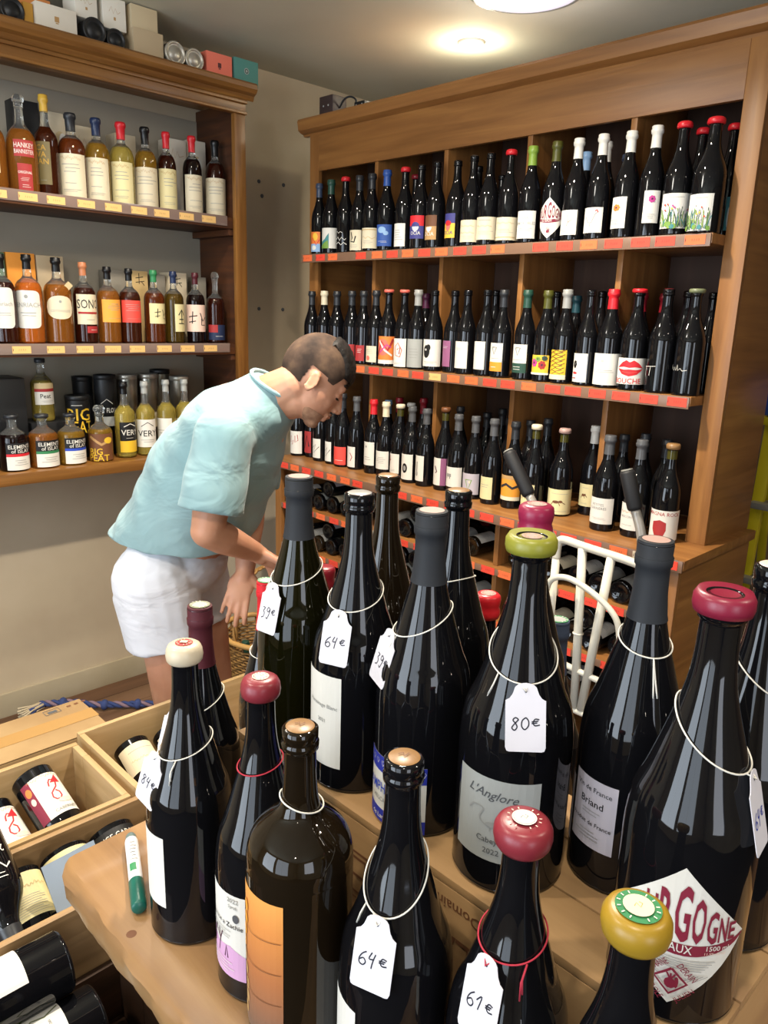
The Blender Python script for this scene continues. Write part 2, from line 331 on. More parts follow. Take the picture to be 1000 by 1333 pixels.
def cap_mesh(cap, kind, R, H, seg):
    key = ('c', cap, kind, R, round(H, 3), seg)
    if key in CACHE: return CACHE[key]
    t, c = cap; nr = neck_r(kind, R)*1.0; bm = bmesh.new(); M_ = [P(c, .35, spec=.5) if c != 'clear' else GL['clear']]
    o = .0006
    if t == 'foil':
        L0 = H*.805 if kind in ('burg',) else H*.84
        pts = [(rad_at(kind, R, H, L0)+o, L0)]
        for k in (.86, .90, .925): pts.append((rad_at(kind, R, H, H*k)+o, H*k)) if H*k > L0 else None
        pts += [(nr*1.26+o, H*.94), (nr*1.30+o, H*.965), (nr*1.16+o, H*.975), (nr*1.2+o, H*.996), (nr*1.1, H+.001), (nr*.5, H+.0012), (0, H+.001)]
        lathe(bm, pts, seg)
    elif t == 'foilmag':
        pts = [(rad_at(kind, R, H, H*k)+o, H*k) for k in (.785, .80, .83, .86, .90)]+[(nr*1.02+o, H*.930), (nr*1.17, H*.936), (nr*1.20, H*.958), (nr*1.12, H*.964), (nr*1.14, H*.993), (nr*1.07, H+.001)]
        lathe(bm, pts, seg); M_ = [P(c, .62, spec=.3), P('blush', .5)]
        lathe(bm, [(nr*1.1, H+.001), (nr*1.02, H+.0014), (0, H+.0012)], seg, 0)
        lathe(bm, [(nr*.86, H+.0017), (0, H+.0019)], seg, 1)
    elif t in ('wax', 'waxmag'):
        k0 = .945 if t == 'wax' else .946
        a = H*k0-.002; h = H-a; q = 1.42 if t == 'wax' else 1.36
        lathe(bm, [(nr*1.02, a), (nr*1.26, a+.0012), (nr*q, a+h*.16), (nr*q*1.04, a+h*.42), (nr*q*1.0, a+h*.72), (nr*q*.9, a+h*.92), (nr*q*.72, a+h*1.03), (nr*.5, a+h*1.05), (0, a+h*1.05)], seg)
    elif t == 'wax2':
        a = H*.965
        lathe(bm, [(nr*1.15, a), (nr*1.5, a+.002), (nr*1.52, H-.001), (nr*1.3, H+.002), (0, H+.002)], seg)
    elif t == 'discmag':
        a = H*.955
        lathe(bm, [(nr*1.2, a), (nr*1.42, a+.001), (nr*1.5, a+.006), (nr*1.48, H-.003), (nr*1.3, H+.002), (nr*.8, H-.0005), (0, H-.001)], seg)
    elif t == 'bulb2':
        a = H*.90
        lathe(bm, [(nr*1.02, a), (nr*1.3, a+.002), (nr*1.42, a+.008), (nr*1.38, a+.013), (nr*1.27, a+.017), (nr*1.36, a+.022), (nr*1.42, a+.028), (nr*1.35, H), (nr*1.1, H+.003), (0, H+.003)], seg)
    elif t == 'bigbulb':
        a = H*.9335
        lathe(bm, [(nr*1.02, a), (nr*1.32, a+.001), (nr*1.50, a+.005), (nr*1.58, a+.011), (nr*1.55, a+.017), (nr*1.38, a+.0218), (nr*1.15, a+.0235), (nr*.6, a+.0240), (0, a+.0240)], seg)
    elif t == 'waxolive':
        M_ = [P(c, .35), mat('olive_neck', (.05, .045, .008), .15)]
        a = H*.945
        lathe(bm, [(nr*1.1, a), (nr*1.4, a+.002), (nr*1.42, H-.004), (nr*1.2, H+.001), (0, H+.0015)], seg)
        lathe(bm, [(nr+o, H*.84), (nr+o, H*.94)], seg, 1)
    elif t == 'wax3':
        pts = [(rad_at(kind, R, H, H*.80)+.001, H*.80), (nr*1.12, H*.84), (nr*1.2, H*.93), (nr*1.42, H*.945), (nr*1.45, H*.98), (nr*1.25, H+.001), (0, H+.001)]
        lathe(bm, pts, seg)
    elif t == 'cork' or t == 'none':
        lathe(bm, [(nr*.9, H+.0004), (nr*.8, H+.0012), (0, H+.0012)], seg)
    elif t == 'stopper':
        lathe(bm, [(nr*.6, H*.98), (nr*.6, H), (nr*1.4, H+.001), (nr*1.5, H+.012), (nr*1.0, H+.024), (0, H+.026)], seg)
    elif t == 'flat':
        lathe(bm, [(nr*1.3, H*.93), (nr*1.45, H*.94), (nr*1.45, H-.001), (nr*1.3, H), (0, H)], seg)
    me = finish(bm, 'capsule', M_, True, .9); CACHE[key] = me; return me
def label_grid(R, a0, a1, z0, z1, col, lift=.0004, shape=None):
    bm = bmesh.new(); n = max(4, int((a1-a0)/.12)); k = 6 if shape else 1
    W = (a1-a0)*R; Hh = z1-z0; cols = []
    if shape is None:
        for i in range(n+1):
            a = a0+(a1-a0)*i/n; cols.append([bm.verts.new(((R+lift)*math.cos(a), (R+lift)*math.sin(a), z)) for z in (z0, z1)])
        for i in range(n): bm.faces.new((cols[i][0], cols[i+1][0], cols[i+1][1], cols[i][1]))
    else:
        e = shape; n = 26
        for i in range(n+1):
            t = -1+2*i/n; h = (1-abs(t)**e)**(1/e) if abs(t) < 1 else .02; h = max(h, .02)
            a = (a0+a1)/2+t*(a1-a0)/2; zc = (z0+z1)/2
            cols.append([bm.verts.new(((R+lift)*math.cos(a), (R+lift)*math.sin(a), zc+s*h*Hh/2)) for s in (-1, 1)])
        for i in range(n): bm.faces.new((cols[i][0], cols[i+1][0], cols[i+1][1], cols[i][1]))
    return finish(bm, 'label', P(col, .6), False)
def add_label(par, R, spec, art):
    a0, a1, z0, z1 = spec
    if art == ('DIAMOND',) or art == 'DIAMOND':
        return diamond_label(par, R, (a0+a1)/2, (z0+z1)/2, (z1-z0)/2, big=False)
    bgc = art[0]; shape = None; rest = art[1:]
    if bgc == 'OVAL': shape = 2.2; bgc = 'cream'
    if bgc == 'OVAL2': shape = 5; bgc = 'white'
    lp = par; nm = 'glass_print'
    if bgc != 'none':
        lp = link('label', label_grid(R, a0, a1, z0, z1, bgc, shape=shape), par, label='%s paper label' % bgc if bgc in ('white', 'cream', 'red', 'blue', 'orange', 'yellow', 'black', 'brown', 'coral') else None); nm = 'label_print'
    if rest:
        A = Art((a1-a0)*R, z1-z0); run_art(A, rest)
        bm, ms = art_mesh(A, R, (a0+a1)/2, z0, .0007)
        link(nm, finish(bm, nm, ms, False), lp)
    return lp
def diamond_label(par, R, phic, zc, hh, hw=None, big=True):
    hw = hw or hh*.92; bm = bmesh.new()
    def curve(p, q, b):   # slightly bulged edge
        out = []
        for i in range(8):
            t = i/8; x = p[0]+(q[0]-p[0])*t; y = p[1]+(q[1]-p[1])*t; l = math.hypot(x, y); k = 1+b*math.sin(PI*t); out.append((x*k, y*k))
        return out
    T_, R_, B_, L_ = (0, hh), (hw, hh*.05), (0, -hh), (-hw, hh*.05)
    A = Art(2*hw, 2*hh); o = lambda pts: [(x, y+hh) for x, y in pts]
    edge = curve(R_, T_, 0)+curve(T_, L_, 0)+curve(L_, B_, .10)+curve(B_, R_, .10)
    A.poly(o(edge), 'white')
    bm, ms = art_mesh(A, R, phic, zc-hh, .0004)
    lp = link('label', finish(bm, 'label', ms, False), par, label='white diamond label with red lettering')
    A = Art(2*hw, 2*hh)
    n = 14; top = []; bot = []
    for i in range(n+1):   # red band bowed downwards
        t = -1+2*i/n; top.append((t*hw*.985, hh*(.05-.13*(1-t*t)))); bot.append((t*hw*(.985 if abs(t) < 1 else .95), hh*(.0-.25*(1-t*t))))
    A.items.append(('wine', o(top+bot), [(i, n+1+i, n+2+i, i+1) for i in range(n)]))
    word = 'BOURGOGNE'; hs = (.26, .40, .56, .72, .86, .70, .50, .38, .27); wds = (.15, .18, .19, .21, .23, .20, .17, .15, .13)
    x = -sum(wds)/2*hw*1.0
    for c, h, wd in zip(word, hs, wds):
        cx = x+wd*hw/2; t = cx/hw; yb = hh*(.07-.12*(1-t*t)); vs, fs, asp = TXT[c]
        sx = wd*hw*.86/(asp); A.items.append(('wine', o([(cx-wd*hw*.43+X*sx, yb+Y*h*hh*.95) for X, Y in vs]), fs)); x += wd*hw
    A.text('LES RIAUX', -.12*hw, hh*(1-.14), .125*hh, 'white', 0, .70*hw, .75); A.text('1500 ml', .56*hw, hh*(1-.09), .07*hh, 'white')
    if big:
        A.text('11,5% alc/vol', .53*hw, hh*(1-.17), .045*hh, 'pinkish')
        for j in range(5): A.rect(-.55*hw*(1-j*.08), hh*(.70-.035*j), .55*hw*(1-j*.08), hh*(.70-.035*j+.009), 'grey')
        for j in range(3):
            k = .38+.07*j
            A.line([(-k*hw*.9, hh*.50), (-k*hw*.9+.2*hw, hh*.40+.0*hh)], .0005, 'grey'); A.line([(k*hw*.9, hh*.50), (k*hw*.9-.2*hw, hh*.40)], .0005, 'grey')
    q = .19*hh; cy = hh*.36
    A.line([(0, cy+q), (q, cy), (0, cy-q), (-q, cy), (0, cy+q)], .0022 if big else .001, 'wine')
    A.ell(0, cy-.03*hh, .07*hh, .08*hh, 'wine', 10); A.ell(.07*hh, cy+.0*hh, .025*hh, .09*hh, 'wine', 8)
    for s in (-1, 0, 1): A.line([(0, cy+.03*hh), (s*.05*hh, cy+.12*hh)], .0014 if big else .0008, 'wine')
    if big:
        d = .185*hh*1.35/1.414
        A.text('DOMAINE', -d, cy+d, .088*hh, 'wine', PI/4*1.0, .31*hh); A.text('DERAIN', d, cy+d, .088*hh, 'wine', -PI/4, .29*hh)
        A.text('CAROLE', -d, cy-d, .088*hh, 'wine', -PI/4, .29*hh); A.text('JULIEN', d, cy-d, .088*hh, 'wine', PI/4, .29*hh)
    bm, ms = art_mesh(A, R, phic, zc-hh, .0008)
    link('label_print', finish(bm, 'label_print', ms, False), lp); return lp
def bottle(name, label, cat, loc, H, R, kind, glass, cap, labels, group=None, seg=20, rot=None):
    t = thing(name, label, cat, loc, (0, 0, 0), group)
    if rot is not None: t.rotation_euler = rot
    link('glass_body', body_mesh(kind, R, H, glass, seg), t)
    link('capsule' if cap[0] not in ('cork', 'none', 'stopper', 'flat') else ('cork' if cap[0] == 'cork' else 'stopper'), cap_mesh(cap, kind, R, H, seg), t, label='%s %s' % (cap[1], 'capsule' if cap[0] != 'stopper' else 'glass stopper') if cap[1] in ('red', 'white', 'blue', 'cream', 'green') else None)
    for sp, art in labels: add_label(t, R, sp, art)
    return t
def T_(*a): return ('T',)+a

# shelf bottles: row, x, y, z, height, radius, shape, glass, capsule, labels ((az0, az1, z0, z1), art), text
BOTTLES=[
 (1, -2.7485, 2.262, 2.0, 0.29, 0.034, 'burg', 'black', ('foil', 'slate'), [((-2.249, -0.5696, 0.0093, 0.0914), ('orange', ('E', 0.2, 0.75, 0.45, 0.2, 'yellow'), ('R', -1, 0, 1, 0.4, 'sky'), ('L', [(-0.8, 0.4), (-0.2, 0.7), (0.4, 0.35), (0.9, 0.6)], 0.06, 'red'), ('E', 0, 0.2, 0.4, 0.12, 'white')))], 'slim dark bottle with orange and blue sunset picture label'),
 (1, -2.6691, 2.262, 2.0, 0.2976, 0.0372, 'burg', 'black', ('foil', 'dkgreen'), [((-2.2627, -0.066, 0.0204, 0.1032), ('white', ('R', -1, 0, 0.1, 0.35, 'grass'), ('P', [(-1, 0.25), (-0.3, 0.45), (0.2, 0.75), (0.2, 0), (-1, 0)], 'teal'), ('P', [(-1, 0.1), (0.1, 0.4), (0.2, 0), (-1, 0)], 'grass')))], 'dark green topped bottle with green landscape label'),
 (1, -2.5763, 2.262, 2.0, 0.3005, 0.0372, 'burg', 'black', ('wax', 'red'), [((-2.1275, -0.4668, 0.008, 0.0882), ('none', ('L', [(-0.9, 0.9), (-0.6, 0.97), (-0.3, 0.86), (0, 0.94), (0.3, 0.88)], 0.03, 'white'), ('L', [(-0.8, 0.55), (-0.4, 0.68), (-0.1, 0.5), (0.2, 0.66), (0.6, 0.52), (0.8, 0.6)], 0.04, 'white'), ('L', [(-0.8, 0.32), (-0.3, 0.42), (0.1, 0.28), (0.5, 0.4), (0.9, 0.3)], 0.04, 'white')))], 'red waxed bottle with white chalk script on dark glass'),
 (1, -2.4897, 2.262, 2.0, 0.2968, 0.0372, 'burg', 'black', ('foil', 'charcoal'), [((-2.2972, -0.4729, 0.0061, 0.0854), ('cream', ('L', [(-0.4, 0.9), (-0.2, 0.6), (-0.5, 0.45), (0.1, 0.4), (0.3, 0.7)], 0.09, 'black'), ('N', 0.1, 0.3, 3)))], 'dark bottle with cream label showing a black dancing figure'),
 (1, -2.4147, 2.262, 2.0, 0.2974, 0.0372, 'burg', 'black', ('foil', 'charcoal'), [((-2.3121, -0.1367, 0.011, 0.0895), ('cream', ('L', [(-0.8, 0.5), (-0.5, 0.6), (-0.2, 0.48), (0.1, 0.58), (0.5, 0.46), (0.8, 0.55)], 0.025, 'gold'), ('N', 0.2, 0.4, 3), ('R', -0.9, 0.9, 0.9, 0.93, 'gold')))], 'dark capped bottle with gold script between dancer and blue labels'),
 (1, -2.3293, 2.262, 2.0, 0.3016, 0.0372, 'burg', 'black', ('foil', 'blue'), [((-2.0479, -0.1282, 0.0164, 0.0977), ('blue', ('E', -0.2, 0.75, 0.5, 0.15, 'sky'), ('E', 0.3, 0.6, 0.3, 0.1, 'sky'), ('N2', 0.15, 0.25, 2)))], 'blue capped dark bottle with a solid blue label, top row'),
 (1, -2.2283, 2.262, 2.0, 0.302, 0.0372, 'burg', 'black', ('wax', 'red'), [((-2.3509, -0.6762, 0.0113, 0.096), ('white', ('N', 0.25, 0.75, 5)))], 'red waxed bottle with narrow white label beside the blue labelled bottle'),
 (1, -2.144, 2.262, 2.0, 0.3011, 0.0372, 'burg', 'black', ('none', 'black'), [((-2.1979, -0.4017, 0.0362, 0.1192), ('indigo', ('R', -1, 0.55, 1, 1, 'red'), ('E', 0, 0.56, 0.5, 0.16, 'indigo'), ('HE', 0, 0.52, 0.42, 0.2, 'white'), ('T', 'OCIA', 0, 0.24, 0.15, 'white')))], 'dark bottle with red and indigo bowl label reading OCIA'),
 (1, -2.0637, 2.262, 2.0, 0.3028, 0.0372, 'burg', 'black', ('none', 'black'), [((-2.3889, -0.7171, 0.0288, 0.1153), ('tan', ('R', -1, 0.55, 1, 1, 'brown'), ('HE', 0, 0.52, 0.42, 0.2, 'white'), ('T', 'OCIA', 0, 0.24, 0.15, 'white')))], 'dark bottle with brown bowl label reading OCIA'),
 (1, -1.9646, 2.262, 2.0, 0.2964, 0.0372, 'burg', 'black', ('none', 'black'), [((-2.416, -0.8961, 0.0307, 0.115), ('yellow', ('R', -1, 0.6, 1, 1, 'indigo'), ('E', 0, 0.6, 0.5, 0.12, 'red'), ('HE', 0, 0.5, 0.42, 0.2, 'salmon'), ('T', 'OCIA', 0, 0.22, 0.15, 'indigo')))], 'dark bottle with yellow and blue bowl label'),
 (1, -1.8896, 2.262, 2.0, 0.304, 0.0372, 'burg', 'black', ('cork', 'grey'), [((-2.4283, -0.1382, 0.0133, 0.0881), ('cream', ('S', 0.72), ('S', 0.42), ('N', 0.1, 0.3, 3)))], 'cork topped bottle with cream script label beside the yellow bowl label'),
 (1, -1.8147, 2.262, 2.0, 0.3037, 0.0372, 'burg', 'black', ('cork', 'rust'), [((-2.4506, 0.0111, 0.0179, 0.0934), ('cream', ('S', 0.6), ('N', 0.2, 0.4, 3), ('R', -0.5, 0.85, 0.5, 0.87, 'grey')))], 'rusty topped bottle with cream script label, top row'),
 (1, -1.7276, 2.262, 2.0, 0.3052, 0.0372, 'burg', 'black', ('wax', 'red'), [((-2.473, 0.2064, 0.0124, 0.0871), ('cream', ('S', 0.75), ('N', 0.3, 0.5, 3), ('R', -0.8, 0.12, 0.8, 0.14, 'gold')))], 'red waxed bottle with cream label beside the green capped bottle'),
 (1, -1.6385, 2.262, 2.0, 0.3044, 0.0372, 'burg', 'black', ('foil', 'green'), [((-2.2702, -0.2905, 0.0139, 0.1015), ('white', ('T', 'AAA', 0, 0.74, 0.09, 'grey'), ('T', 'UMOKUBLES', 0, 0.55, 0.11, 'grey'), ('N', 0.2, 0.4, 3)))], 'green capped dark bottle with white label, top row'),
 (1, -1.5451, 2.262, 2.0, 0.307, 0.0372, 'burg', 'black', ('foil', 'olive'), [((-2.5265, -0.0689, 0.0104, 0.1368), ('DIAMOND',))], 'bottle with red and white diamond BOURGOGNE label on the top shelf'),
 (1, -1.4641, 2.262, 2.0, 0.3061, 0.0372, 'burg', 'black', ('foil', 'white'), [((-2.552, -0.6753, 0.0171, 0.092), ('white', ('L', [(0.1, 0.8), (0.2, 0.5), (0.05, 0.35)], 0.03, 'salmon'), ('L', [(0.2, 0.5), (0.5, 0.6)], 0.03, 'salmon'), ('N', 0.1, 0.25, 2)))], 'white capped bottle with faint pink sketch beside the diamond label'),
 (1, -1.3779, 2.262, 2.0, 0.307, 0.0372, 'burg', 'black', ('foil', 'white'), [((-2.5789, -0.5538, 0.0191, 0.0936), ('white', ('L', [(-0.5, 0.65), (-0.2, 0.4), (0.1, 0.4), (0.4, 0.75), (0.55, 0.8)], 0.05, 'grey'), ('L', [(0.35, 0.85), (0.5, 0.9), (0.6, 0.8)], 0.06, 'red'), ('L', [(0, 0.4), (0, 0.25)], 0.03, 'salmon'), ('N', 0.06, 0.16, 2)))], 'tall white capped bottle with rooster label, top row'),
 (1, -1.2833, 2.262, 2.0, 0.3033, 0.0372, 'burg', 'black', ('foil', 'white'), [((-2.6112, -0.9635, 0.0272, 0.117), ('white', ('F', 0, 0.66, 0.5, 0.13, 'orange'), ('N', 0.12, 0.3, 3)))], 'white capped bottle with orange-red flower on a narrow white label'),
 (1, -1.2027, 2.262, 2.0, 0.3067, 0.0372, 'burg', 'black', ('foil', 'white'), [((-1.5864, -0.3082, 0.0374, 0.1273), ('white', ('F', 0, 0.74, 0.5, 0.13, 'magenta'), ('N', 0.12, 0.3, 3)))], 'white capped bottle with magenta flower on a narrow white label'),
 (1, -1.1203, 2.262, 2.0, 0.307, 0.041, 'burg', 'black', ('wax', 'red'), [((-2.2643, 0.0379, 0.0179, 0.1129), ('white', ('MEADOW',)))], 'red waxed meadow label bottle beside the magenta flower one'),
 (1, -1.027, 2.255, 2.0, 0.3038, 0.046, 'burg', 'black', ('wax', 'red'), [((-2.4236, -0.7559, 0.0061, 0.1028), ('white', ('MEADOW',)))], 'fatter red waxed meadow label bottle beside the cabinet post'),
 (1, -2.2947, 2.39, 2.0, 0.2993, 0.0372, 'burg', 'black', ('wax', 'dkred'), [], 'red waxed bottle behind the OCIA bowl bottle in the top row'),
 (1, -1.9718, 2.39, 2.0, 0.2964, 0.0372, 'burg', 'black', ('none', 'black'), [], 'bare necked bottle behind the cream script labels, top row'),
 (1, -1.8599, 2.39, 2.0, 0.2542, 0.0372, 'burg', 'black', ('none', 'black'), [], 'short bottle behind the red waxed cream labelled bottle'),
 (1, -1.5143, 2.39, 2.0, 0.2921, 0.0372, 'burg', 'black', ('foil', 'sky'), [], 'pale blue capped bottle behind the rooster label'),
 (1, -1.4392, 2.39, 2.0, 0.3143, 0.0372, 'burg', 'black', ('foil', 'white'), [], 'white capped bottle tucked behind the rooster label'),
 (1, -1.3642, 2.39, 2.0, 0.2673, 0.0372, 'burg', 'black', ('foil', 'slate'), [], 'grey capped bottle behind the orange flower label'),
 (1, -1.1246, 2.39, 2.0, 0.3134, 0.0372, 'burg', 'black', ('wax', 'red'), [], 'red waxed bottle between and behind the two meadow labels'),
 (1, -1.0182, 2.36, 2.0, 0.3054, 0.0372, 'burg', 'black', ('wax', 'red'), [((-1.1159, -0.6254, 0.0151, 0.1064), ('teal', ('E', 0, 0.4, 0.4, 0.3, 'white')))], 'red waxed bottle with teal label tight against the post'),
 (2, -2.7946, 2.262, 1.545, 0.2991, 0.036, 'burg', 'black', ('foil', 'charcoal'), [((-2.2392, -0.5761, 0.006, 0.09), ('salmon', ('N', 0.2, 0.5, 3)))], 'end bottle of the middle row, before the cream capped one'),
 (2, -2.7076, 2.262, 1.545, 0.3001, 0.0372, 'burg', 'black', ('foil', 'cream'), [], 'cream capped bottle above the head of the man, middle row'),
 (2, -2.622, 2.262, 1.545, 0.2991, 0.0372, 'burg', 'black', ('foil', 'charcoal'), [], 'dark capped bottle after the cream capped one, middle row'),
 (2, -2.5243, 2.262, 1.545, 0.3001, 0.0372, 'burg', 'black', ('foil', 'charcoal'), [((-1.4879, -0.345, 0.006, 0.08), ('redb', ('N2', 0.5, 0.7, 3)))], 'brick red labelled bottle closer to the head of the man'),
 (2, -2.4494, 2.262, 1.545, 0.3001, 0.0372, 'burg', 'black', ('foil', 'charcoal'), [((-1.7379, -0.6121, 0.0144, 0.0793), ('redb', ('N2', 0.5, 0.8, 3)))], 'brick red labelled bottle beside the cream labelled one, middle row'),
 (2, -2.3744, 2.262, 1.545, 0.3019, 0.0372, 'burg', 'black', ('foil', 'charcoal'), [((-2.3188, -0.6251, 0.0138, 0.0796), ('cream', ('N', 0.5, 0.8, 3), ('E', -0.2, 0.25, 0.3, 0.15, 'salmon')))], 'dark capped bottle with cream label beside the swirling orange art'),
 (2, -2.2995, 2.262, 1.545, 0.3045, 0.0372, 'burg', 'black', ('wax2', 'salmon'), [((-2.3337, 0.0847, 0.0122, 0.1219), ('orange', ('E', -0.2, 0.6, 0.6, 0.3, 'salmon'), ('L', [(-0.8, 0.3), (-0.3, 0.8), (0.3, 0.5), (0.8, 0.9)], 0.12, 'redb'), ('L', [(-0.6, 0.85), (0, 0.5), (0.7, 0.3)], 0.08, 'white'), ('L', [(-0.5, 0.4), (0.2, 0.7), (0.6, 0.6)], 0.06, 'magenta'), ('R', -1, 0, 1, 0.14, 'white')))], 'bottle with swirling orange art label and coral wax rim'),
 (2, -2.2102, 2.262, 1.545, 0.3035, 0.0372, 'burg', 'black', ('wax2', 'salmon'), [((-2.3548, -0.4779, 0.006, 0.1165), ('white', ('L', [(-0.4, 0.7), (0, 0.85), (0.5, 0.6), (0.3, 0.35), (-0.3, 0.4), (-0.4, 0.7)], 0.05, 'salmon'), ('L', [(-0.1, 0.6), (0.3, 0.7), (0.2, 0.45)], 0.05, 'redb'), ('N', 0.08, 0.16, 2)))], 'bottle with pink rose drawing label and coral wax rim'),
 (2, -2.1352, 2.262, 1.545, 0.3043, 0.0372, 'burg', 'black', ('foil', 'grey'), [((-2.2323, -0.1924, 0.0086, 0.1179), ('silver', ('N', 0.3, 0.7, 4)))], 'grey capped bottle with silver grey label, middle row'),
 (2, -2.0472, 2.262, 1.545, 0.3017, 0.0372, 'burg', 'black', ('none', 'black'), [((-2.3913, 0.08, 0.0182, 0.12), ('white', ('E', -0.35, 0.55, 0.33, 0.24, 'black'), ('E', -0.15, 0.7, 0.2, 0.12, 'black'), ('E', -0.4, 0.62, 0.08, 0.04, 'white'), ('N', 0.1, 0.2, 2)))], 'bottle with black ink blot label, middle row'),
 (2, -1.9578, 2.2751, 1.545, 0.3022, 0.0372, 'burg', 'black', ('none', 'black'), [((-2.4161, -1.1202, 0.0227, 0.1185), ('mauve', ('N2', 0.7, 0.8, 2)))], 'bottle with plain mauve label beside the ink blot label'),
 (2, -1.8841, 2.2619, 1.545, 0.3032, 0.0372, 'burg', 'black', ('none', 'black'), [((-2.4308, -0.658, 0.0216, 0.1195), ('white', ('N', 0.65, 0.78, 2)))], 'bottle with large white label beside the mauve labelled bottle'),
 (2, -1.7926, 2.262, 1.545, 0.3032, 0.0372, 'burg', 'black', ('none', 'black'), [((-2.4551, -0.87, 0.0235, 0.1234), ('white', ('N', 0.6, 0.66, 1)))], 'bottle with blank white label beside the orange footed label'),
 (2, -1.7176, 2.262, 1.545, 0.3039, 0.0372, 'burg', 'black', ('foil', 'charcoal'), [((-2.4765, -0.781, 0.0224, 0.1212), ('white', ('R', -1, 0, 1, 0.33, 'amberp'), ('L', [(-0.3, 0.85), (0, 0.6), (0.3, 0.85), (-0.3, 0.85)], 0.08, 'grey'), ('N', 0.42, 0.5, 1), ('N2', 0.1, 0.2, 1)))], 'bottle with white label footed in orange and a grey emblem'),
 (2, -1.6169, 2.262, 1.545, 0.303, 0.0372, 'burg', 'black', ('foil', 'dkgreen'), [((-2.5049, -0.6943, 0.0241, 0.1212), ('white', ('R', -1, 0, 1, 0.34, 'dkgreen'), ('L', [(-0.3, 0.88), (0, 0.62), (0.3, 0.88), (-0.3, 0.88)], 0.08, 'grey'), ('N', 0.42, 0.5, 1), ('N2', 0.08, 0.25, 2)))], 'dark green capped bottle with white label footed in green'),
 (2, -1.5336, 2.262, 1.545, 0.3014, 0.0372, 'burg', 'black', ('foil', 'olive'), [((-2.5316, -0.4827, 0.0243, 0.0896), ('yellow', ('F', -0.4, 0.6, 0.4, 0.25, 'magenta'), ('F', 0.4, 0.5, 0.4, 0.25, 'redb'), ('F', 0, 0.8, 0.3, 0.15, 'grass'), ('R', -1, 0, 1, 0.1, 'white'), ('F', 0.6, 0.85, 0.3, 0.15, 'dkgreen')))], 'olive capped bottle with bright floral label, middle row'),
 (2, -1.4586, 2.262, 1.545, 0.3036, 0.0372, 'burg', 'black', ('foil', 'grey'), [((-2.5506, -0.6498, 0.0141, 0.1104), ('gold2', ('TIGER',), ('R', -1, 0, 1, 0.16, 'cream')))], 'bottle with yellow and black tiger stripe label'),
 (2, -1.3698, 2.262, 1.545, 0.3035, 0.0372, 'burg', 'black', ('none', 'black'), [((-2.5789, -0.8759, 0.0119, 0.1038), ('white', ('F', -0.35, 0.62, 0.3, 0.16, 'black'), ('E', -0.3, 0.32, 0.3, 0.04, 'red'), ('L', [(-0.7, 0.14), (-0.1, 0.14)], 0.03, 'redb')))], 'bottle with small black grape bunch label, middle row'),
 (2, -1.2897, 2.262, 1.545, 0.3048, 0.041, 'burg', 'black', ('foil', 'red'), [((-2.605, -0.0529, 0.0102, 0.1084), ('white', ('E', -0.1, 0.76, 0.1, 0.04, 'cream'), ('N', 0.38, 0.5, 2)))], 'bright red capped bottle with big nearly blank white label'),
 (2, -1.2031, 2.262, 1.545, 0.3047, 0.042, 'burg', 'black', ('wax2', 'red'), [((-2.6348, 0.1316, 0.0197, 0.0994), ('white', ('LIPS',), ('T', 'BOUCHE', -0.1, 0.13, 0.2, 'red')))], 'bottle with big red lips label reading BOUCHE'),
 (2, -1.11, 2.262, 1.545, 0.3058, 0.042, 'burg', 'black', ('none', 'redb'), [((-2.6681, -1.3848, 0.0474, 0.0849), ('none', ('L', [(-0.9, 0.8), (0.9, 0.88)], 0.05, 'white'), ('L', [(-0.4, 0.8), (-0.5, 0)], 0.05, 'white'), ('L', [(0.3, 0.8), (0.2, 0.1)], 0.05, 'white')))], 'dark bottle marked with white TT strokes, middle row'),
 (2, -1.0236, 2.262, 1.545, 0.3044, 0.042, 'burg', 'black', ('wax2', 'moss'), [((-2.6994, -1.1239, 0.0679, 0.091), ('none', ('L', [(-1, 0.2), (-0.85, 0.9), (-0.75, 0.3), (-0.6, 0.6), (-0.45, 0.2), (-0.3, 0.6), (-0.15, 0.2), (0, 0.95), (0.1, 0.2), (0.3, 0.5), (0.5, 0.2), (0.9, 0.3)], 0.09, 'white')))], 'moss topped dark bottle with white handwriting straight on the glass'),
 (2, -2.2117, 2.39, 1.545, 0.2954, 0.0372, 'burg', 'black', ('foil', 'plum'), [], 'plum capped bottle behind the ink blot label'),
 (2, -1.855, 2.39, 1.545, 0.307, 0.0372, 'burg', 'black', ('none', 'black'), [], 'bare black neck behind the orange footed label'),
 (2, -1.5852, 2.39, 1.545, 0.303, 0.0372, 'burg', 'black', ('none', 'black'), [], 'bare neck between and behind the floral and tiger labels'),
 (2, -1.5027, 2.39, 1.545, 0.2892, 0.0372, 'burg', 'black', ('foil', 'teal2'), [], 'dark teal capped bottle behind the tiger label'),
 (2, -1.4065, 2.39, 1.545, 0.3045, 0.0372, 'burg', 'black', ('none', 'black'), [], 'bare neck behind the red capped bottle with blank label'),
 (2, -1.2584, 2.39, 1.545, 0.2996, 0.0372, 'burg', 'black', ('foil', 'dkred'), [], 'dark red capped bottle directly behind the lips label'),
 (2, -1.1834, 2.39, 1.545, 0.2975, 0.0372, 'burg', 'black', ('foil', 'dkred'), [], 'dark red cap peeking between the lips and TT bottles'),
 (2, -1.1085, 2.39, 1.545, 0.3053, 0.0372, 'burg', 'black', ('none', 'black'), [], 'bare neck behind the hand-scripted bottle, middle row'),
 (2, -1.0283, 2.39, 1.545, 0.2999, 0.0372, 'burg', 'black', ('none', 'black'), [], 'bare neck tight against the post of the middle row'),
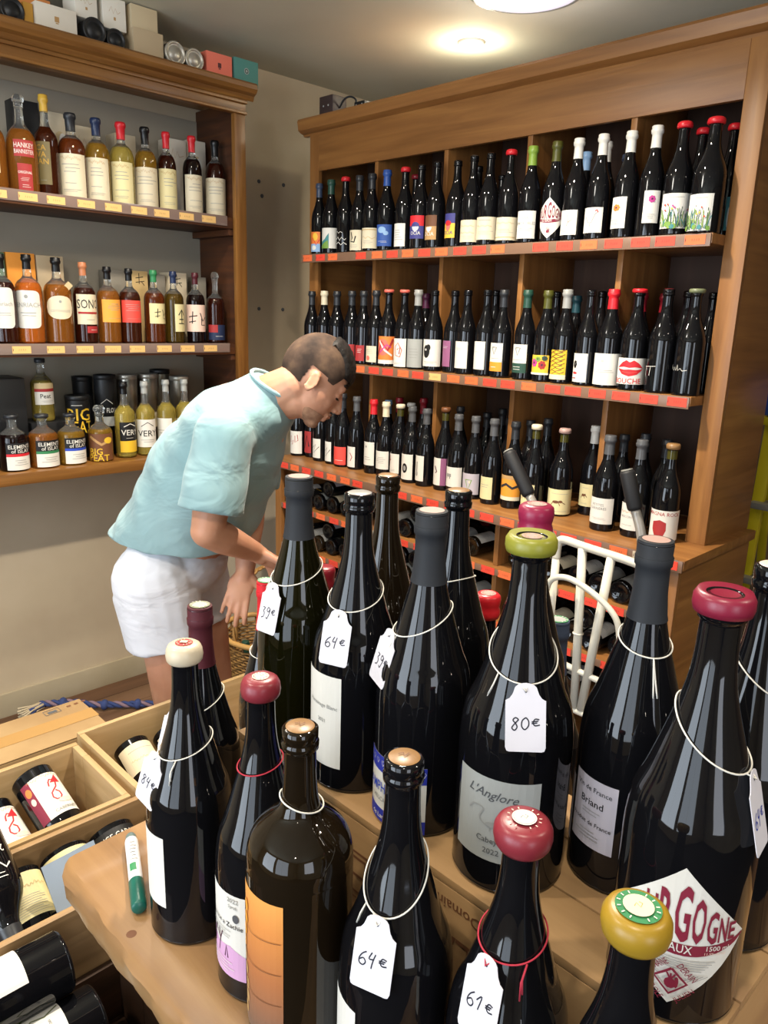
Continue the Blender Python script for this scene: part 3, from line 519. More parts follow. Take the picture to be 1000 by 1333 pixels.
 (3, -2.87, 2.2445, 1.09, 0.3359, 0.0372, 'burg', 'black', ('foil', 'charcoal'), [((-2.2211, -0.1935, 0.0114, 0.1181), ('white', ('L', [(-0.5, 0.8), (-0.6, 0.5), (-0.1, 0.6), (-0.3, 0.4)], 0.04, 'redb'), ('L', [(0.1, 0.8), (0.1, 0.5), (0.5, 0.6), (0.4, 0.85)], 0.04, 'redb')))], 'bottle with red scrawl label just below the chin of the man'),
 (3, -2.8017, 2.2755, 1.09, 0.3272, 0.0372, 'burg', 'black', ('foil', 'charcoal'), [((-2.2406, -0.8689, 0.0209, 0.1225), ('redb', ('L', [(-0.6, 0.2), (0.2, 0.8), (0.6, 0.3)], 0.08, 'black')))], 'bottle with deep red label beside the red scrawl label'),
 (3, -2.7024, 2.245, 1.09, 0.3268, 0.0372, 'burg', 'black', ('foil', 'charcoal'), [((-2.2502, -0.7657, 0.0153, 0.1039), ('white', ('L', [(-0.7, 0.5), (0.1, 0.7), (-0.3, 0.25), (0.8, 0.6)], 0.04, 'black')))], 'black pen stroke label bottle beside the deep red label'),
 (3, -2.6144, 2.245, 1.09, 0.3243, 0.0372, 'burg', 'black', ('foil', 'charcoal'), [((-2.2678, -0.9758, 0.0126, 0.1018), ('white', ('L', [(-0.7, 0.5), (0.1, 0.7), (-0.3, 0.25), (0.8, 0.6)], 0.04, 'black')))], 'black pen stroke label bottle beside the coral red label'),
 (3, -2.54, 2.235, 1.09, 0.3214, 0.0372, 'burg', 'black', ('foil', 'charcoal'), [((-2.2776, -0.3137, 0.0109, 0.0905), ('coral', ('N2', 0.2, 0.3, 1)))], 'bottle with bright coral red label, lower row'),
 (3, -2.461, 2.245, 1.09, 0.3153, 0.0372, 'burg', 'black', ('foil', 'grey2'), [((-2.2974, -0.8613, 0.0111, 0.1008), ('white', ('L', [(0.1, 0.7), (0.5, 0.5), (0.2, 0.3)], 0.05, 'redb')))], 'grey capped bottle with narrow white label beside the coral label'),
 (3, -2.3535, 2.245, 1.09, 0.3131, 0.0372, 'burg', 'black', ('foil', 'red'), [((-2.318, -0.6229, 0.0361, 0.1363), ('white', ('N', 0.2, 0.4, 2), ('E', -0.2, 0.8, 0.15, 0.05, 'grey')))], 'bright red capped bottle with white label, lower row'),
 (3, -2.2785, 2.2449, 1.09, 0.3105, 0.0372, 'burg', 'black', ('foil', 'cream'), [((-2.3341, -0.3561, 0.0315, 0.1079), ('white', ('N', 0.3, 0.7, 4)))], 'cream capped bottle with white label beside the red twig, lower row'),
 (3, -2.2042, 2.2551, 1.09, 0.3078, 0.0372, 'burg', 'black', ('waxolive', 'cream'), [((-2.3541, -0.7949, 0.0251, 0.1062), ('white', ('L', [(-0.9, 0.3), (-0.6, 0.9)], 0.06, 'redb'), ('L', [(-0.9, 0.6), (-0.4, 0.7)], 0.06, 'redb'), ('N', 0.1, 0.2, 2)))], 'cream waxed bottle with red twig on white label, lower row'),
 (3, -2.1221, 2.24, 1.09, 0.3079, 0.0372, 'burg', 'black', ('foil', 'grey2'), [((-2.3683, -0.6034, 0.0143, 0.1184), ('white', ('E', -0.05, 0.45, 0.38, 0.19, 'black'), ('E', -0.05, 0.45, 0.2, 0.1, 'grey')))], 'bottle with round black emblem on white label, lower row'),
 (3, -2.0427, 2.24, 1.09, 0.3071, 0.0372, 'burg', 'black', ('foil', 'grey2'), [((-2.3858, -0.9718, 0.0217, 0.1237), ('white', ('L', [(-0.2, 0.75), (-0.2, 0.25)], 0.05, 'black'), ('E', -0.2, 0.28, 0.22, 0.1, 'grey')))], 'bottle with thin spoon drawing on white label, lower row'),
 (3, -1.949, 2.245, 1.09, 0.322, 0.0372, 'burg', 'black', ('waxolive', 'brown'), [((-2.4105, -0.5637, 0.0206, 0.1279), ('white', ('R', 0.35, 0, 1, 1, 'mauve'), ('L', [(-0.4, 0.7), (-0.1, 0.5), (-0.3, 0.45)], 0.06, 'plum')))], 'bottle with white and purple split label, lower row'),
 (3, -1.8646, 2.225, 1.09, 0.306, 0.0372, 'burg', 'black', ('foil', 'grey2'), [((-2.4285, -0.2787, 0.0318, 0.1084), ('white', ('R', -0.7, 0.5, -0.05, 0.66, 'grey'), ('L', [(-0.6, 0.5), (-0.6, 0.4)], 0.04, 'black'), ('L', [(-0.2, 0.5), (-0.2, 0.4)], 0.04, 'black')))], 'bottle with small grey cow sketch on broad white label'),
 (3, -1.7823, 2.225, 1.09, 0.3083, 0.0372, 'burg', 'black', ('foil', 'grey2'), [((-2.4528, -0.2342, 0.0188, 0.0976), ('lavender', ('L', [(-0.3, 0.7), (0.3, 0.7), (0, 0.2), (-0.3, 0.7)], 0.06, 'grass'), ('E', 0.1, 0.6, 0.1, 0.06, 'cream')))], 'bottle with lavender grey label and small green sketch'),
 (3, -1.688, 2.215, 1.09, 0.3097, 0.0372, 'burg', 'black', ('foil', 'grey2'), [((-2.4737, -0.7894, 0.0187, 0.1013), ('paleyellow', ('N', 0.5, 0.7, 2)))], 'grey capped bottle with plain pale yellow label, lower row'),
 (3, -1.6009, 2.225, 1.09, 0.3086, 0.0372, 'burg', 'black', ('foil', 'charcoal'), [((-2.5026, -0.0411, 0.0303, 0.1206), ('amberp', ('L', [(-0.8, 0.5), (-0.2, 0.65), (0.3, 0.5), (0.8, 0.6)], 0.13, 'charcoal'), ('R', -1, 0.85, 1, 1, 'tan'), ('R', -1, 0, 1, 0.15, 'cream')))], 'bottle with orange and black engraving label behind a rubber grip'),
 (3, -1.5088, 2.22, 1.09, 0.3103, 0.0372, 'burg', 'black', ('waxolive', 'cream'), [((-2.5264, -0.7895, 0.0234, 0.1048), ('paleyellow', ('N', 0.8, 0.86, 1), ('E', -0.15, 0.5, 0.2, 0.06, 'brown'), ('E', 0.12, 0.52, 0.12, 0.05, 'brown'), ('L', [(-0.3, 0.5), (-0.45, 0.36)], 0.03, 'brown'), ('L', [(0, 0.5), (0.1, 0.36)], 0.03, 'brown'), ('L', [(0.2, 0.5), (0.4, 0.42)], 0.03, 'brown'), ('N', 0.1, 0.16, 1)))], 'cream waxed bottle with brown insect label behind a rubber grip'),
 (3, -1.4308, 2.275, 1.09, 0.3021, 0.04, 'burg', 'black', ('waxolive', 'blush'), [((-2.5633, 0.4042, 0.0073, 0.0953), ('paleyellow', ('N', 0.8, 0.86, 1), ('E', -0.15, 0.5, 0.2, 0.06, 'brown'), ('E', 0.12, 0.52, 0.12, 0.05, 'brown'), ('L', [(-0.3, 0.5), (-0.45, 0.36)], 0.03, 'brown'), ('L', [(0, 0.5), (0.1, 0.36)], 0.03, 'brown'), ('L', [(0.2, 0.5), (0.4, 0.42)], 0.03, 'brown'), ('N', 0.1, 0.16, 1)))], 'blush waxed bottle with wide insect label standing clear'),
 (3, -1.3691, 2.37, 1.09, 0.3119, 0.0372, 'burg', 'black', ('foil', 'white'), [((-2.292, -0.8381, 0.0319, 0.1109), ('paleyellow', ('N', 0.8, 0.86, 1), ('E', -0.15, 0.5, 0.2, 0.06, 'brown'), ('E', 0.12, 0.52, 0.12, 0.05, 'brown'), ('L', [(-0.3, 0.5), (-0.45, 0.36)], 0.03, 'brown'), ('L', [(0, 0.5), (0.1, 0.36)], 0.03, 'brown'), ('L', [(0.2, 0.5), (0.4, 0.42)], 0.03, 'brown'), ('N', 0.1, 0.16, 1)))], 'bottle with insect label half hidden by the divider, lower row'),
 (3, -1.2295, 2.225, 1.09, 0.3089, 0.041, 'burg', 'black', ('foil', 'grey2'), [((-2.62, -0.2621, 0.0245, 0.1095), ('white', ('T', 'PETITES', -0.1, 0.74, 0.1, 'grey'), ('T', 'CARRIERES', -0.1, 0.6, 0.1, 'grey'), ('N', 0.15, 0.25, 2)))], 'bottle with white label and grey two word heading'),
 (3, -1.1252, 2.235, 1.09, 0.3079, 0.04, 'burg', 'black', ('foil', 'grey2'), [((-2.6569, -0.8894, 0.0234, 0.1086), ('white', ('S', 0.68), ('T', 'MACON', 0, 0.5, 0.09, 'grey'), ('N', 0.15, 0.22, 1)))], 'white labelled bottle behind the grip, beside the red pot label'),
 (3, -1.0341, 2.255, 1.09, 0.3064, 0.041, 'burg', 'black', ('waxolive', 'corkc'), [((-2.6949, 0.4106, 0.0086, 0.1034), ('white', ('T', 'MAGNA ROCK', -0.05, 0.88, 0.12, 'redb'), ('P', [(-0.55, 0.6), (-0.2, 0.68), (0.1, 0.6), (0.12, 0.35), (0, 0.12), (-0.4, 0.12), (-0.55, 0.35)], 'redb')))], 'bottle labelled MAGNA ROCK with a red pot'),
 (3, -2.3923, 2.37, 1.09, 0.3004, 0.0372, 'burg', 'black', ('foil', 'sky'), [], 'pale blue capped bottle behind the red twig label'),
 (3, -2.3251, 2.37, 1.09, 0.3173, 0.0372, 'burg', 'black', ('foil', 'dkred'), [], 'dark red capped bottle at the back, above the red twig label'),
 (3, -2.2539, 2.37, 1.09, 0.3018, 0.0372, 'burg', 'black', ('waxolive', 'white'), [], 'white waxed neck behind the round emblem label'),
 (3, -2.1828, 2.37, 1.09, 0.3285, 0.0372, 'burg', 'black', ('foil', 'dkred'), [], 'dark red capped bottle at the back, above the round emblem label'),
 (3, -2.1117, 2.37, 1.09, 0.2908, 0.0372, 'burg', 'black', ('foil', 'slate'), [], 'slate capped bottle behind the purple split label'),
 (3, -1.9811, 2.37, 1.09, 0.3149, 0.0372, 'burg', 'black', ('foil', 'charcoal'), [], 'dark capped bottle behind the cow sketch label'),
 (3, -1.899, 2.44, 1.09, 0.2942, 0.0372, 'burg', 'black', ('foil', 'charcoal'), [], 'dark capped bottle behind the plain pale yellow label'),
 (3, -1.824, 2.44, 1.09, 0.3179, 0.0372, 'burg', 'black', ('foil', 'charcoal'), [], 'taller dark neck behind the plain pale yellow label'),
 (3, -1.7348, 2.37, 1.09, 0.2936, 0.0372, 'burg', 'black', ('foil', 'charcoal'), [], 'dark capped bottle behind the engraving label'),
 (3, -1.6394, 2.37, 1.09, 0.2987, 0.0372, 'burg', 'black', ('foil', 'charcoal'), [], 'dark cap behind the cream waxed insect label bottle'),
 (3, -1.5644, 2.37, 1.09, 0.3143, 0.0372, 'burg', 'black', ('foil', 'charcoal'), [], 'taller dark cap between the two waxed insect label bottles'),
 (3, -1.2584, 2.37, 1.09, 0.296, 0.0372, 'burg', 'black', ('foil', 'charcoal'), [], 'dark capped bottle behind the two-word heading label'),
 (3, -1.1834, 2.37, 1.09, 0.3084, 0.0372, 'burg', 'black', ('foil', 'charcoal'), [], 'hindmost dark cap behind the two word heading label'),
 (3, -1.1085, 2.37, 1.09, 0.2984, 0.0372, 'burg', 'black', ('foil', 'charcoal'), [], 'dark cap behind the bottle with the red pot label'),
 (11, -3.0603, 1.0396, 2.136, 0.2835, 0.04, 'whisky', 'amber', ('wax', 'black'), [((-0.6304, 0.0868, 0.0572, 0.1316), ('cream', ('N', 0.3, 0.7, 4)))], 'spirit bottle cut by the frame edge, upper spirits shelf'),
 (11, -3.0496, 1.1316, 2.136, 0.3028, 0.052, 'sloped', 'amber', ('stopper', 'clear'), [((-0.8637, 0.4865, 0.1189, 0.1735), ('redb', ('T', 'HANKEY', 0, 0.68, 0.3, 'white'), ('T', 'BANNISTER', 0, 0.3, 0.26, 'white'))), ((-0.7011, 0.2379, 0.006, 0.096), ('redb', ('T', 'ORIGINAL', 0, 0.68, 0.1, 'white'), ('N2', 0.35, 0.5, 3), ('N2', 0.1, 0.25, 2)))], 'square shouldered amber bottle with two red labels and a glass stopper'),
 (11, -3.0601, 1.2245, 2.136, 0.3456, 0.041, 'tall', 'brownred', ('foil', 'goldc'), [((-1.5061, -0.0667, 0.04, 0.1851), ('olivebrown', ('T', 'CA', -0.1, 0.86, 0.13, 'gold'), ('T', 'VA', -0.1, 0.7, 0.13, 'gold'), ('T', 'LAN', -0.1, 0.54, 0.13, 'gold'), ('N', 0.08, 0.12, 1)))], 'tall spirit bottle with gold neck and brown gilt label'),
 (11, -3.06, 1.3186, 2.136, 0.302, 0.0495, 'whisky', 'redamber', ('wax3', 'charcoal'), [((-1.677, 0.6395, 0.006, 0.158), ('cream', ('S', 0.9), ('N', 0.55, 0.8, 3), ('N', 0.3, 0.36, 1), ('N', 0.12, 0.2, 2)))], 'red amber spirit bottle with charcoal wax and big cream label'),
 (11, -3.06, 1.4165, 2.136, 0.3028, 0.0455, 'whisky', 'gold', ('wax3', 'navy'), [((-1.5391, 0.5636, 0.006, 0.159), ('cream', ('S', 0.9), ('N', 0.55, 0.8, 3), ('N', 0.3, 0.36, 1), ('N', 0.12, 0.2, 2)))], 'gold spirit bottle with navy blue wax'),
 (11, -3.06, 1.5161, 2.136, 0.306, 0.0465, 'whisky', 'palegold', ('wax3', 'red'), [((-1.5251, 0.5063, 0.006, 0.1591), ('paleyellow', ('S', 0.9), ('N', 0.55, 0.8, 3), ('N', 0.3, 0.36, 1), ('N', 0.12, 0.2, 2)))], 'pale gold spirit bottle with red wax and yellowed label'),
 (11, -3.06, 1.6172, 2.136, 0.3063, 0.0435, 'whisky', 'gold', ('wax3', 'black'), [((-2.0441, 1.0719, 0.006, 0.1544), ('cream', ('S', 0.9), ('N', 0.55, 0.8, 3), ('N', 0.3, 0.36, 1), ('N', 0.12, 0.2, 2)))], 'gold spirit bottle with black wax, upper spirits shelf'),
 (11, -3.06, 1.7096, 2.136, 0.3043, 0.038, 'whisky', 'redbrown', ('wax3', 'red'), [((-1.5061, 1.0494, 0.006, 0.1628), ('paleyellow', ('S', 0.9), ('N', 0.55, 0.8, 3), ('N', 0.3, 0.36, 1), ('N', 0.12, 0.2, 2)))], 'dark red spirit bottle with red wax and yellowed label'),
 (11, -3.06, 1.8275, 2.136, 0.3089, 0.039, 'whisky', 'darkspirit', ('wax3', 'red'), [((-1.4231, 1.0204, 0.006, 0.1564), ('cream', ('S', 0.9), ('N', 0.55, 0.8, 3), ('N', 0.3, 0.36, 1), ('N', 0.12, 0.2, 2)))], 'blackish spirit bottle with red wax, upper spirits shelf'),
 (11, -3.06, 1.9396, 2.136, 0.3097, 0.042, 'whisky', 'redbrown', ('wax3', 'black'), [((-2.1239, 0.9935, 0.006, 0.1579), ('cream', ('S', 0.9), ('N', 0.55, 0.8, 3), ('N', 0.3, 0.36, 1), ('N', 0.12, 0.2, 2)))], 'mahogany spirit bottle with black wax at the shelf end'),
 (12, -3.06, 1.0255, 1.606, 0.3167, 0.044, 'whisky2', 'redbrown', ('foil', 'black'), [((-1.3359, 0.6182, 0.0562, 0.2002), ('OVAL2', ('T', 'Benriach', 0, 0.6, 0.1, 'grey'), ('N', 0.3, 0.4, 2)))], 'dark spirit bottle cut by the frame edge, middle spirits shelf'),
 (12, -3.06, 1.1188, 1.606, 0.3208, 0.0475, 'whisky2', 'orangeg', ('foil', 'black'), [((-1.7022, 0.5808, 0.0571, 0.193), ('OVAL2', ('T', 'BENRIACH', 0, 0.62, 0.12, 'grey'), ('E', 0, 0.84, 0.12, 0.05, 'grey'), ('N', 0.3, 0.45, 2)))], 'bright orange spirit bottle with rounded white label'),
 (12, -3.06, 1.2265, 1.606, 0.3173, 0.05, 'whisky2', 'amber', ('foil', 'black'), [((-1.3181, 0.8725, 0.0924, 0.1787), ('OVAL', ('T', 'COTSWOLDS', 0, 0.35, 0.1, 'grey'), ('E', 0, 0.75, 0.1, 0.06, 'grey')))], 'amber spirit bottle with small oval label and pale neck tag'),
 (12, -3.06, 1.3293, 1.606, 0.3071, 0.043, 'whisky2', 'redbrown', ('foil', 'copper'), [((-1.126, 1.1464, 0.0744, 0.1878), ('cream', ('T', 'SONO', 0, 0.68, 0.3, 'charcoal'), ('R', -0.9, 0.35, 0.9, 0.42, 'redb'), ('N', 0.12, 0.2, 1))), ((-0.2929, 1.1472, 0.0417, 0.0677), ('redb', ('N2', 0.3, 0.6, 1)))], 'copper topped spirit bottle labelled SONO'),
 (12, -3.06, 1.4276, 1.606, 0.2967, 0.0445, 'whisky2', 'amber', ('foil', 'black'), [((-1.0125, 1.1194, 0.0839, 0.1717), ('orangel', ('N', 0.5, 0.85, 4), ('N', 0.15, 0.2, 1)))], 'amber spirit bottle with orange label, middle spirits shelf'),
 (12, -3.06, 1.5188, 1.606, 0.2953, 0.0425, 'whisky2', 'brownred', ('foil', 'black'), [((-1.3015, 1.0961, 0.0841, 0.1716), ('coral', ('N', 0.5, 0.85, 4), ('N', 0.15, 0.2, 1)))], 'amber spirit bottle with coral label, middle spirits shelf'),
 (12, -3.06, 1.628, 1.606, 0.2957, 0.042, 'whisky2', 'redamber', ('foil', 'greenc'), [((-0.9849, 1.0682, 0.0816, 0.1629), ('paleyellow', ('L', [(-0.5, 0.55), (0.1, 0.6)], 0.05, 'black'), ('L', [(-0.2, 0.75), (-0.25, 0.3)], 0.05, 'black'), ('L', [(-0.5, 0.35), (0.0, 0.4)], 0.04, 'black'), ('L', [(0.3, 0.7), (0.5, 0.4), (0.8, 0.55)], 0.05, 'black'), ('L', [(0.4, 0.5), (0.4, 0.25), (0.7, 0.25)], 0.04, 'black')))], 'green topped spirit bottle with brushed character label'),
 (12, -3.06, 1.7191, 1.606, 0.2958, 0.0415, 'whisky2', 'darkgold', ('foil', 'navy'), [((-0.4237, 1.0442, 0.0495, 0.1631), ('paleyellow', ('L', [(-0.5, 0.6), (0, 0.8), (0.5, 0.6)], 0.05, 'black'), ('L', [(0, 0.8), (0, 0.3)], 0.05, 'black'), ('L', [(-0.4, 0.45), (0.4, 0.45)], 0.04, 'black'), ('L', [(-0.5, 0.3), (0.5, 0.3)], 0.04, 'black')))], 'navy topped spirit bottle with a single large brushed character'),
 (12, -3.06, 1.8241, 1.606, 0.2965, 0.04, 'whisky2', 'darkspirit', ('foil', 'maroon'), [((-2.0967, 1.0198, 0.0498, 0.1632), ('pinkish', ('L', [(-0.5, 0.55), (0.1, 0.6)], 0.05, 'black'), ('L', [(-0.2, 0.75), (-0.25, 0.3)], 0.05, 'black'), ('L', [(-0.5, 0.35), (0.0, 0.4)], 0.04, 'black'), ('L', [(0.3, 0.7), (0.5, 0.4), (0.8, 0.55)], 0.05, 'black'), ('L', [(0.4, 0.5), (0.4, 0.25), (0.7, 0.25)], 0.04, 'black')))], 'maroon topped spirit bottle with pinkish brushed character label'),
 (12, -3.06, 1.9241, 1.606, 0.2801, 0.04, 'whisky2', 'redbrown', ('stopper', 'clear'), [((-1.4385, 0.9958, 0.0143, 0.0801), ('navy', ('R', -1, 0.5, -0.1, 1, 'redb'), ('N2', 0.2, 0.3, 1)))], 'dark spirit bottle with glass stopper and blue and red label'),
 (13, -3.03, 1.0054, 1.137, 0.21, 0.052, 'stout', 'darkspirit', ('flat', 'charcoal'), [((-0.8497, 1.2334, 0.006, 0.1082), ('black', ('R', -1, 0, 1, 0.5, 'white'), ('R', -1, 0.5, 1, 0.6, 'red'), ('T', 'ELEMENTS', 0, 0.86, 0.14, 'white'), ('T', 'of ISLAY', 0, 0.7, 0.14, 'white'), ('N', 0.15, 0.4, 3)))], 'stout dark spirit bottle, ELEMENTS label with red stripe'),
 (13, -3.03, 1.1173, 1.137, 0.2047, 0.0535, 'stout', 'amber', ('flat', 'charcoal'), [((-0.8847, 1.2006, 0.006, 0.1084), ('black', ('R', -1, 0, 1, 0.5, 'white'), ('R', -1, 0.5, 1, 0.6, 'greenc'), ('T', 'ELEMENTS', 0, 0.86, 0.14, 'white'), ('T', 'of ISLAY', 0, 0.7, 0.14, 'white'), ('N', 0.15, 0.4, 3)))], 'stout amber spirit bottle, ELEMENTS label with green stripe'),
 (13, -3.03, 1.2261, 1.137, 0.2006, 0.0525, 'stout', 'gold', ('flat', 'charcoal'), [((-0.8634, 1.1691, 0.0071, 0.1088), ('black', ('R', -1, 0, 1, 0.5, 'white'), ('R', -1, 0.5, 1, 0.6, 'navyb'), ('T', 'ELEMENTS', 0, 0.86, 0.14, 'white'), ('T', 'of ISLAY', 0, 0.7, 0.14, 'white'), ('N', 0.15, 0.4, 3)))], 'stout gold spirit bottle, ELEMENTS label with blue stripe'),
 (13, -3.03, 1.3464, 1.137, 0.2013, 0.048, 'stout', 'gold', ('stopper', 'clear'), [((-1.5595, 0.828, 0.006, 0.1145), ('brown', ('L', [(-0.8, 0.9), (0, 0.6), (0.8, 0.8)], 0.12, 'tan'), ('E', 0.5, 0.75, 0.3, 0.12, 'gold2'), ('T', 'BIG', -0.4, 0.34, 0.24, 'gold2'), ('T', 'PEAT', -0.2, 0.1, 0.24, 'gold2')))], 'round shouldered gold bottle labelled BIG PEAT'),
 (13, -3.05, 1.4654, 1.137, 0.3128, 0.042, 'tall', 'palegold', ('foil', 'black'), [((-1.007, 1.1094, 0.0236, 0.1497), ('black', ('R', -1, 0, 1, 0.38, 'gold2'), ('T', 'VERY', 0, 0.66, 0.18, 'white'), ('N2', 0.45, 0.5, 1), ('L', [(-0.6, 0.85), (0, 0.95), (0.6, 0.85)], 0.03, 'white')))], 'pale gold bottle with black and yellow VERY label'),
 (13, -3.05, 1.5585, 1.137, 0.3116, 0.04, 'tall', 'palegold', ('foil', 'silver'), [((-1.6394, 1.0857, 0.0368, 0.1541), ('white', ('T', 'VERY', 0, 0.5, 0.22, 'black'), ('L', [(-0.5, 0.75), (0, 0.9), (0.5, 0.75)], 0.03, 'black'), ('N', 0.15, 0.3, 2)))], 'pale gold bottle with white VERY label and silver neck'),
 (13, -3.05, 1.658, 1.137, 0.3147, 0.04, 'tall', 'palegold', ('foil', 'silver'), [((-2.056, 0.0787, 0.0386, 0.1528), ('white', ('N', 0.3, 0.6, 3)))], 'pale gold bottle with silver neck half hidden by the shirt'),
 (13, -3.05, 1.7475, 1.137, 0.3138, 0.04, 'tall', 'palegold', ('foil', 'silver'), [((-1.5187, 0.26, 0.0304, 0.1466), ('white', ('N', 0.3, 0.6, 3)))], 'last pale silver necked bottle above the back of the man'),
 (13, -3.15, 1.1719, 1.3, 0.2444, 0.042, 'stout', 'palegold', ('flat', 'charcoal'), [((-1.0352, 1.2015, 0.0661, 0.151), ('white', ('R', -1, 0.72, 1, 1, 'sand'), ('R', -1, 0.6, 1, 0.74, 'redb'), ('T', 'Peat', -0.1, 0.4, 0.2, 'black'), ('N', 0.1, 0.2, 2)))], 'pale gold square bottle with red banded label on a black box'),
]

# ------------------------------------------------------------------ the room
def plaster(name, c1, c2, c3):
    return noisy(name, c1, c2, 1.6, (1, 1, 1), .85, 5, c3, bump=.05, spec=.2)
WALL = plaster('wall_plaster', 'b0a088', 'c0b29a', 'b8a990'); CEIL = plaster('ceiling_paint', 'c2c0ae', 'cecbba', 'c8c6b4')
def struct(name, x0, x1, y0, y1, z0, z1, m_):
    return boxo(name, x0, x1, y0, y1, z0, z1, m_, None, 0, 'structure')
RX0, RX1, RY0, RY1 = -3.29, 3.0, -3.0, 3.75
bm = bmesh.new()
fl = link('floor', finish((lambda b: (box(b, RX0-.1, RX1+.1, RY0-.1, RY1+.1, -.1, -.004), b)[1])(bm), 'floor', mat('floor_gap', '1c140e', .9), False), kind='structure')
# floor boards running along the spirits wall
fb = [wood('floor', 'y'), noisy('floor_board_b', '57402e', '755843', 1.6, AX['y'], .45, 7, '644a36', bump=.2, lo=.3, hi=.7)]
x = -3.285; i = 0
while x < .8:
    y = (-.6 if x < -.5 else 1.0)+.7*((i*7) % 3)/3
    while y < RY1-.01:
        y1 = min(RY1-.005, y+1.35)
        b_ = boxo('floor_board', x, x+.118, y, y1-.003, -.006, 0.0, fb[(i+int(y*3)) % 2], fl, 0); y = y1
    x += .121; i += 1
struct('wall_left', RX0-.12, RX0, RY0-.1, RY1+.1, -.1, 3.0, WALL)
BW = noisy('back_wall_stone', '5d4a3a', '7a6552', 3, (1, 1, 1), .8, 5, '6b5746', bump=.2)
struct('wall_back', RX0, RX1+.1, RY1, RY1+.12, -.1, 3.0, BW)
struct('ceiling', RX0-.1, RX1+.1, RY0-.1, RY1+.1, 2.85, 2.95, CEIL)
def wall_with_holes(name, axis, pos, thick, lo, hi, holes):
    bm = bmesh.new(); segs = []; c = lo
    for a, b, z0, z1 in holes:
        segs += [(c, a, -.1, 3.0), (a, b, -.1, z0), (a, b, z1, 3.0)]; c = b
    segs.append((c, hi, -.1, 3.0))
    for a, b, z0, z1 in segs:
        if axis == 'y': box(bm, a, b, pos-thick, pos, z0, z1)
        else: box(bm, pos, pos+thick, a, b, z0, z1)
    return link(name, finish(bm, name, WALL, False), kind='structure')
wall_with_holes('wall_front', 'y', RY0, .12, RX0-.1, RX1+.1, [(-2.17, -.53, .48, 2.62), (-.27, 1.37, .48, 2.62)])
wall_with_holes('wall_right', 'x', RX1, .12, RY0, RY1, [(-1.55, -.25, .7, 2.45)])
frm = P('white', .4)
for k, (a, b) in enumerate(((-2.17, -.53), (-.27, 1.37))):
    bm = bmesh.new()
    for q in ((a, a+.05, .48, 2.62), (b-.05, b, .48, 2.62), (a, b, .48, .53), (a, b, 2.57, 2.62), ((a+b)/2-.02, (a+b)/2+.02, .48, 2.62)): box(bm, q[0], q[1], RY0-.09, RY0-.04, q[2], q[3])
    link('window_%d' % (k+1), finish(bm, 'window', frm, False), kind='structure')
boxo('baseboard_left', RX0, RX0+.015, RY0, RY1, 0, .11, noisy('baseboard_paint', '9c9076', 'aca088', 3, (1, 1, 1), .7, 4), None, .003, 'structure')
# ceiling fittings
def spotlamp(x, y, label):
    t = thing('ceiling_spotlight', label, 'light', (x, y, 2.85), group='recessed ceiling spots')
    bm = bmesh.new(); lathe(bm, [(.036, -.001), (.036, -.010), (.050, -.012), (.056, -.006), (.057, -.0005)], 32); link('trim_ring', finish(bm, 'trim_ring', P('white', .3)), t)
    bm = bmesh.new(); lathe(bm, [(.034, -.002), (.034, -.012), (.026, -.020), (.012, -.025), (0, -.026)], 24)
    link('bulb', finish(bm, 'bulb', mat('lit_bulb', 'fff4d8', .3, emit=(1, .9, .68), estr=14)), t)
spotlamp(-2.307, 2.70, 'small lit recessed ceiling spot above the wine cabinet')
for k, (x, y) in enumerate(SPOTS[1:]): spotlamp(x, y, 'recessed ceiling spot %s' % ('over the trolley', 'over the cardboard box', 'over the display table', 'behind the photographer', 'toward the side window', 'near the shop front')[k])
for lx, ly, ll in ((-1.80, 2.38, 'large round pale ceiling lamp cut by the frame'), (-1.75, .35, 'added round fill lamp above the open crates, outside the view')):  # second fixture is added, unseen, to house the fill light
    t = thing('ceiling_lamp', ll, 'lamp', (lx, ly, 2.85))
    bm = bmesh.new(); lathe(bm, [(.205, -.0005), (.21, -.012), (.20, -.024), (.185, -.026)], 48); link('lamp_rim', finish(bm, 'lamp_rim', P('silver', .3)), t)
    bm = bmesh.new(); lathe(bm, [(.184, -.026), (.12, -.036), (0, -.041)], 48); link('lamp_shade', finish(bm, 'lamp_shade', mat('opal_shade', 'cfcbd8', .4, emit=(.75, .74, .85), estr=.35)), t)
# wall plugs between the two cabinets
for k, (y, z, l) in enumerate(((2.328, 2.359, 'upper wall plug nearer the spirits cabinet'), (2.476, 2.361, 'upper wall plug nearer the wine cabinet'), (2.346, 2.295, 'wall plug just under the upper one by the spirits cabinet'), (2.321, 1.763, 'lower wall plug nearer the spirits cabinet'), (2.469, 1.763, 'lower wall plug nearer the wine cabinet'))):
    bm = bmesh.new(); M_ = Matrix.Translation((RX0, y, z)) @ Matrix.Rotation(PI/2, 4, 'Y')
    lathe(bm, [(.009, 0), (.009, .003), (.006, .006), (.003, .004), (0, .004)], 12, M=M_); tag(link('wall_plug', finish(bm, 'wall_plug', P('grey2', .5))), l, 'plug', 'plugs in the bare wall')

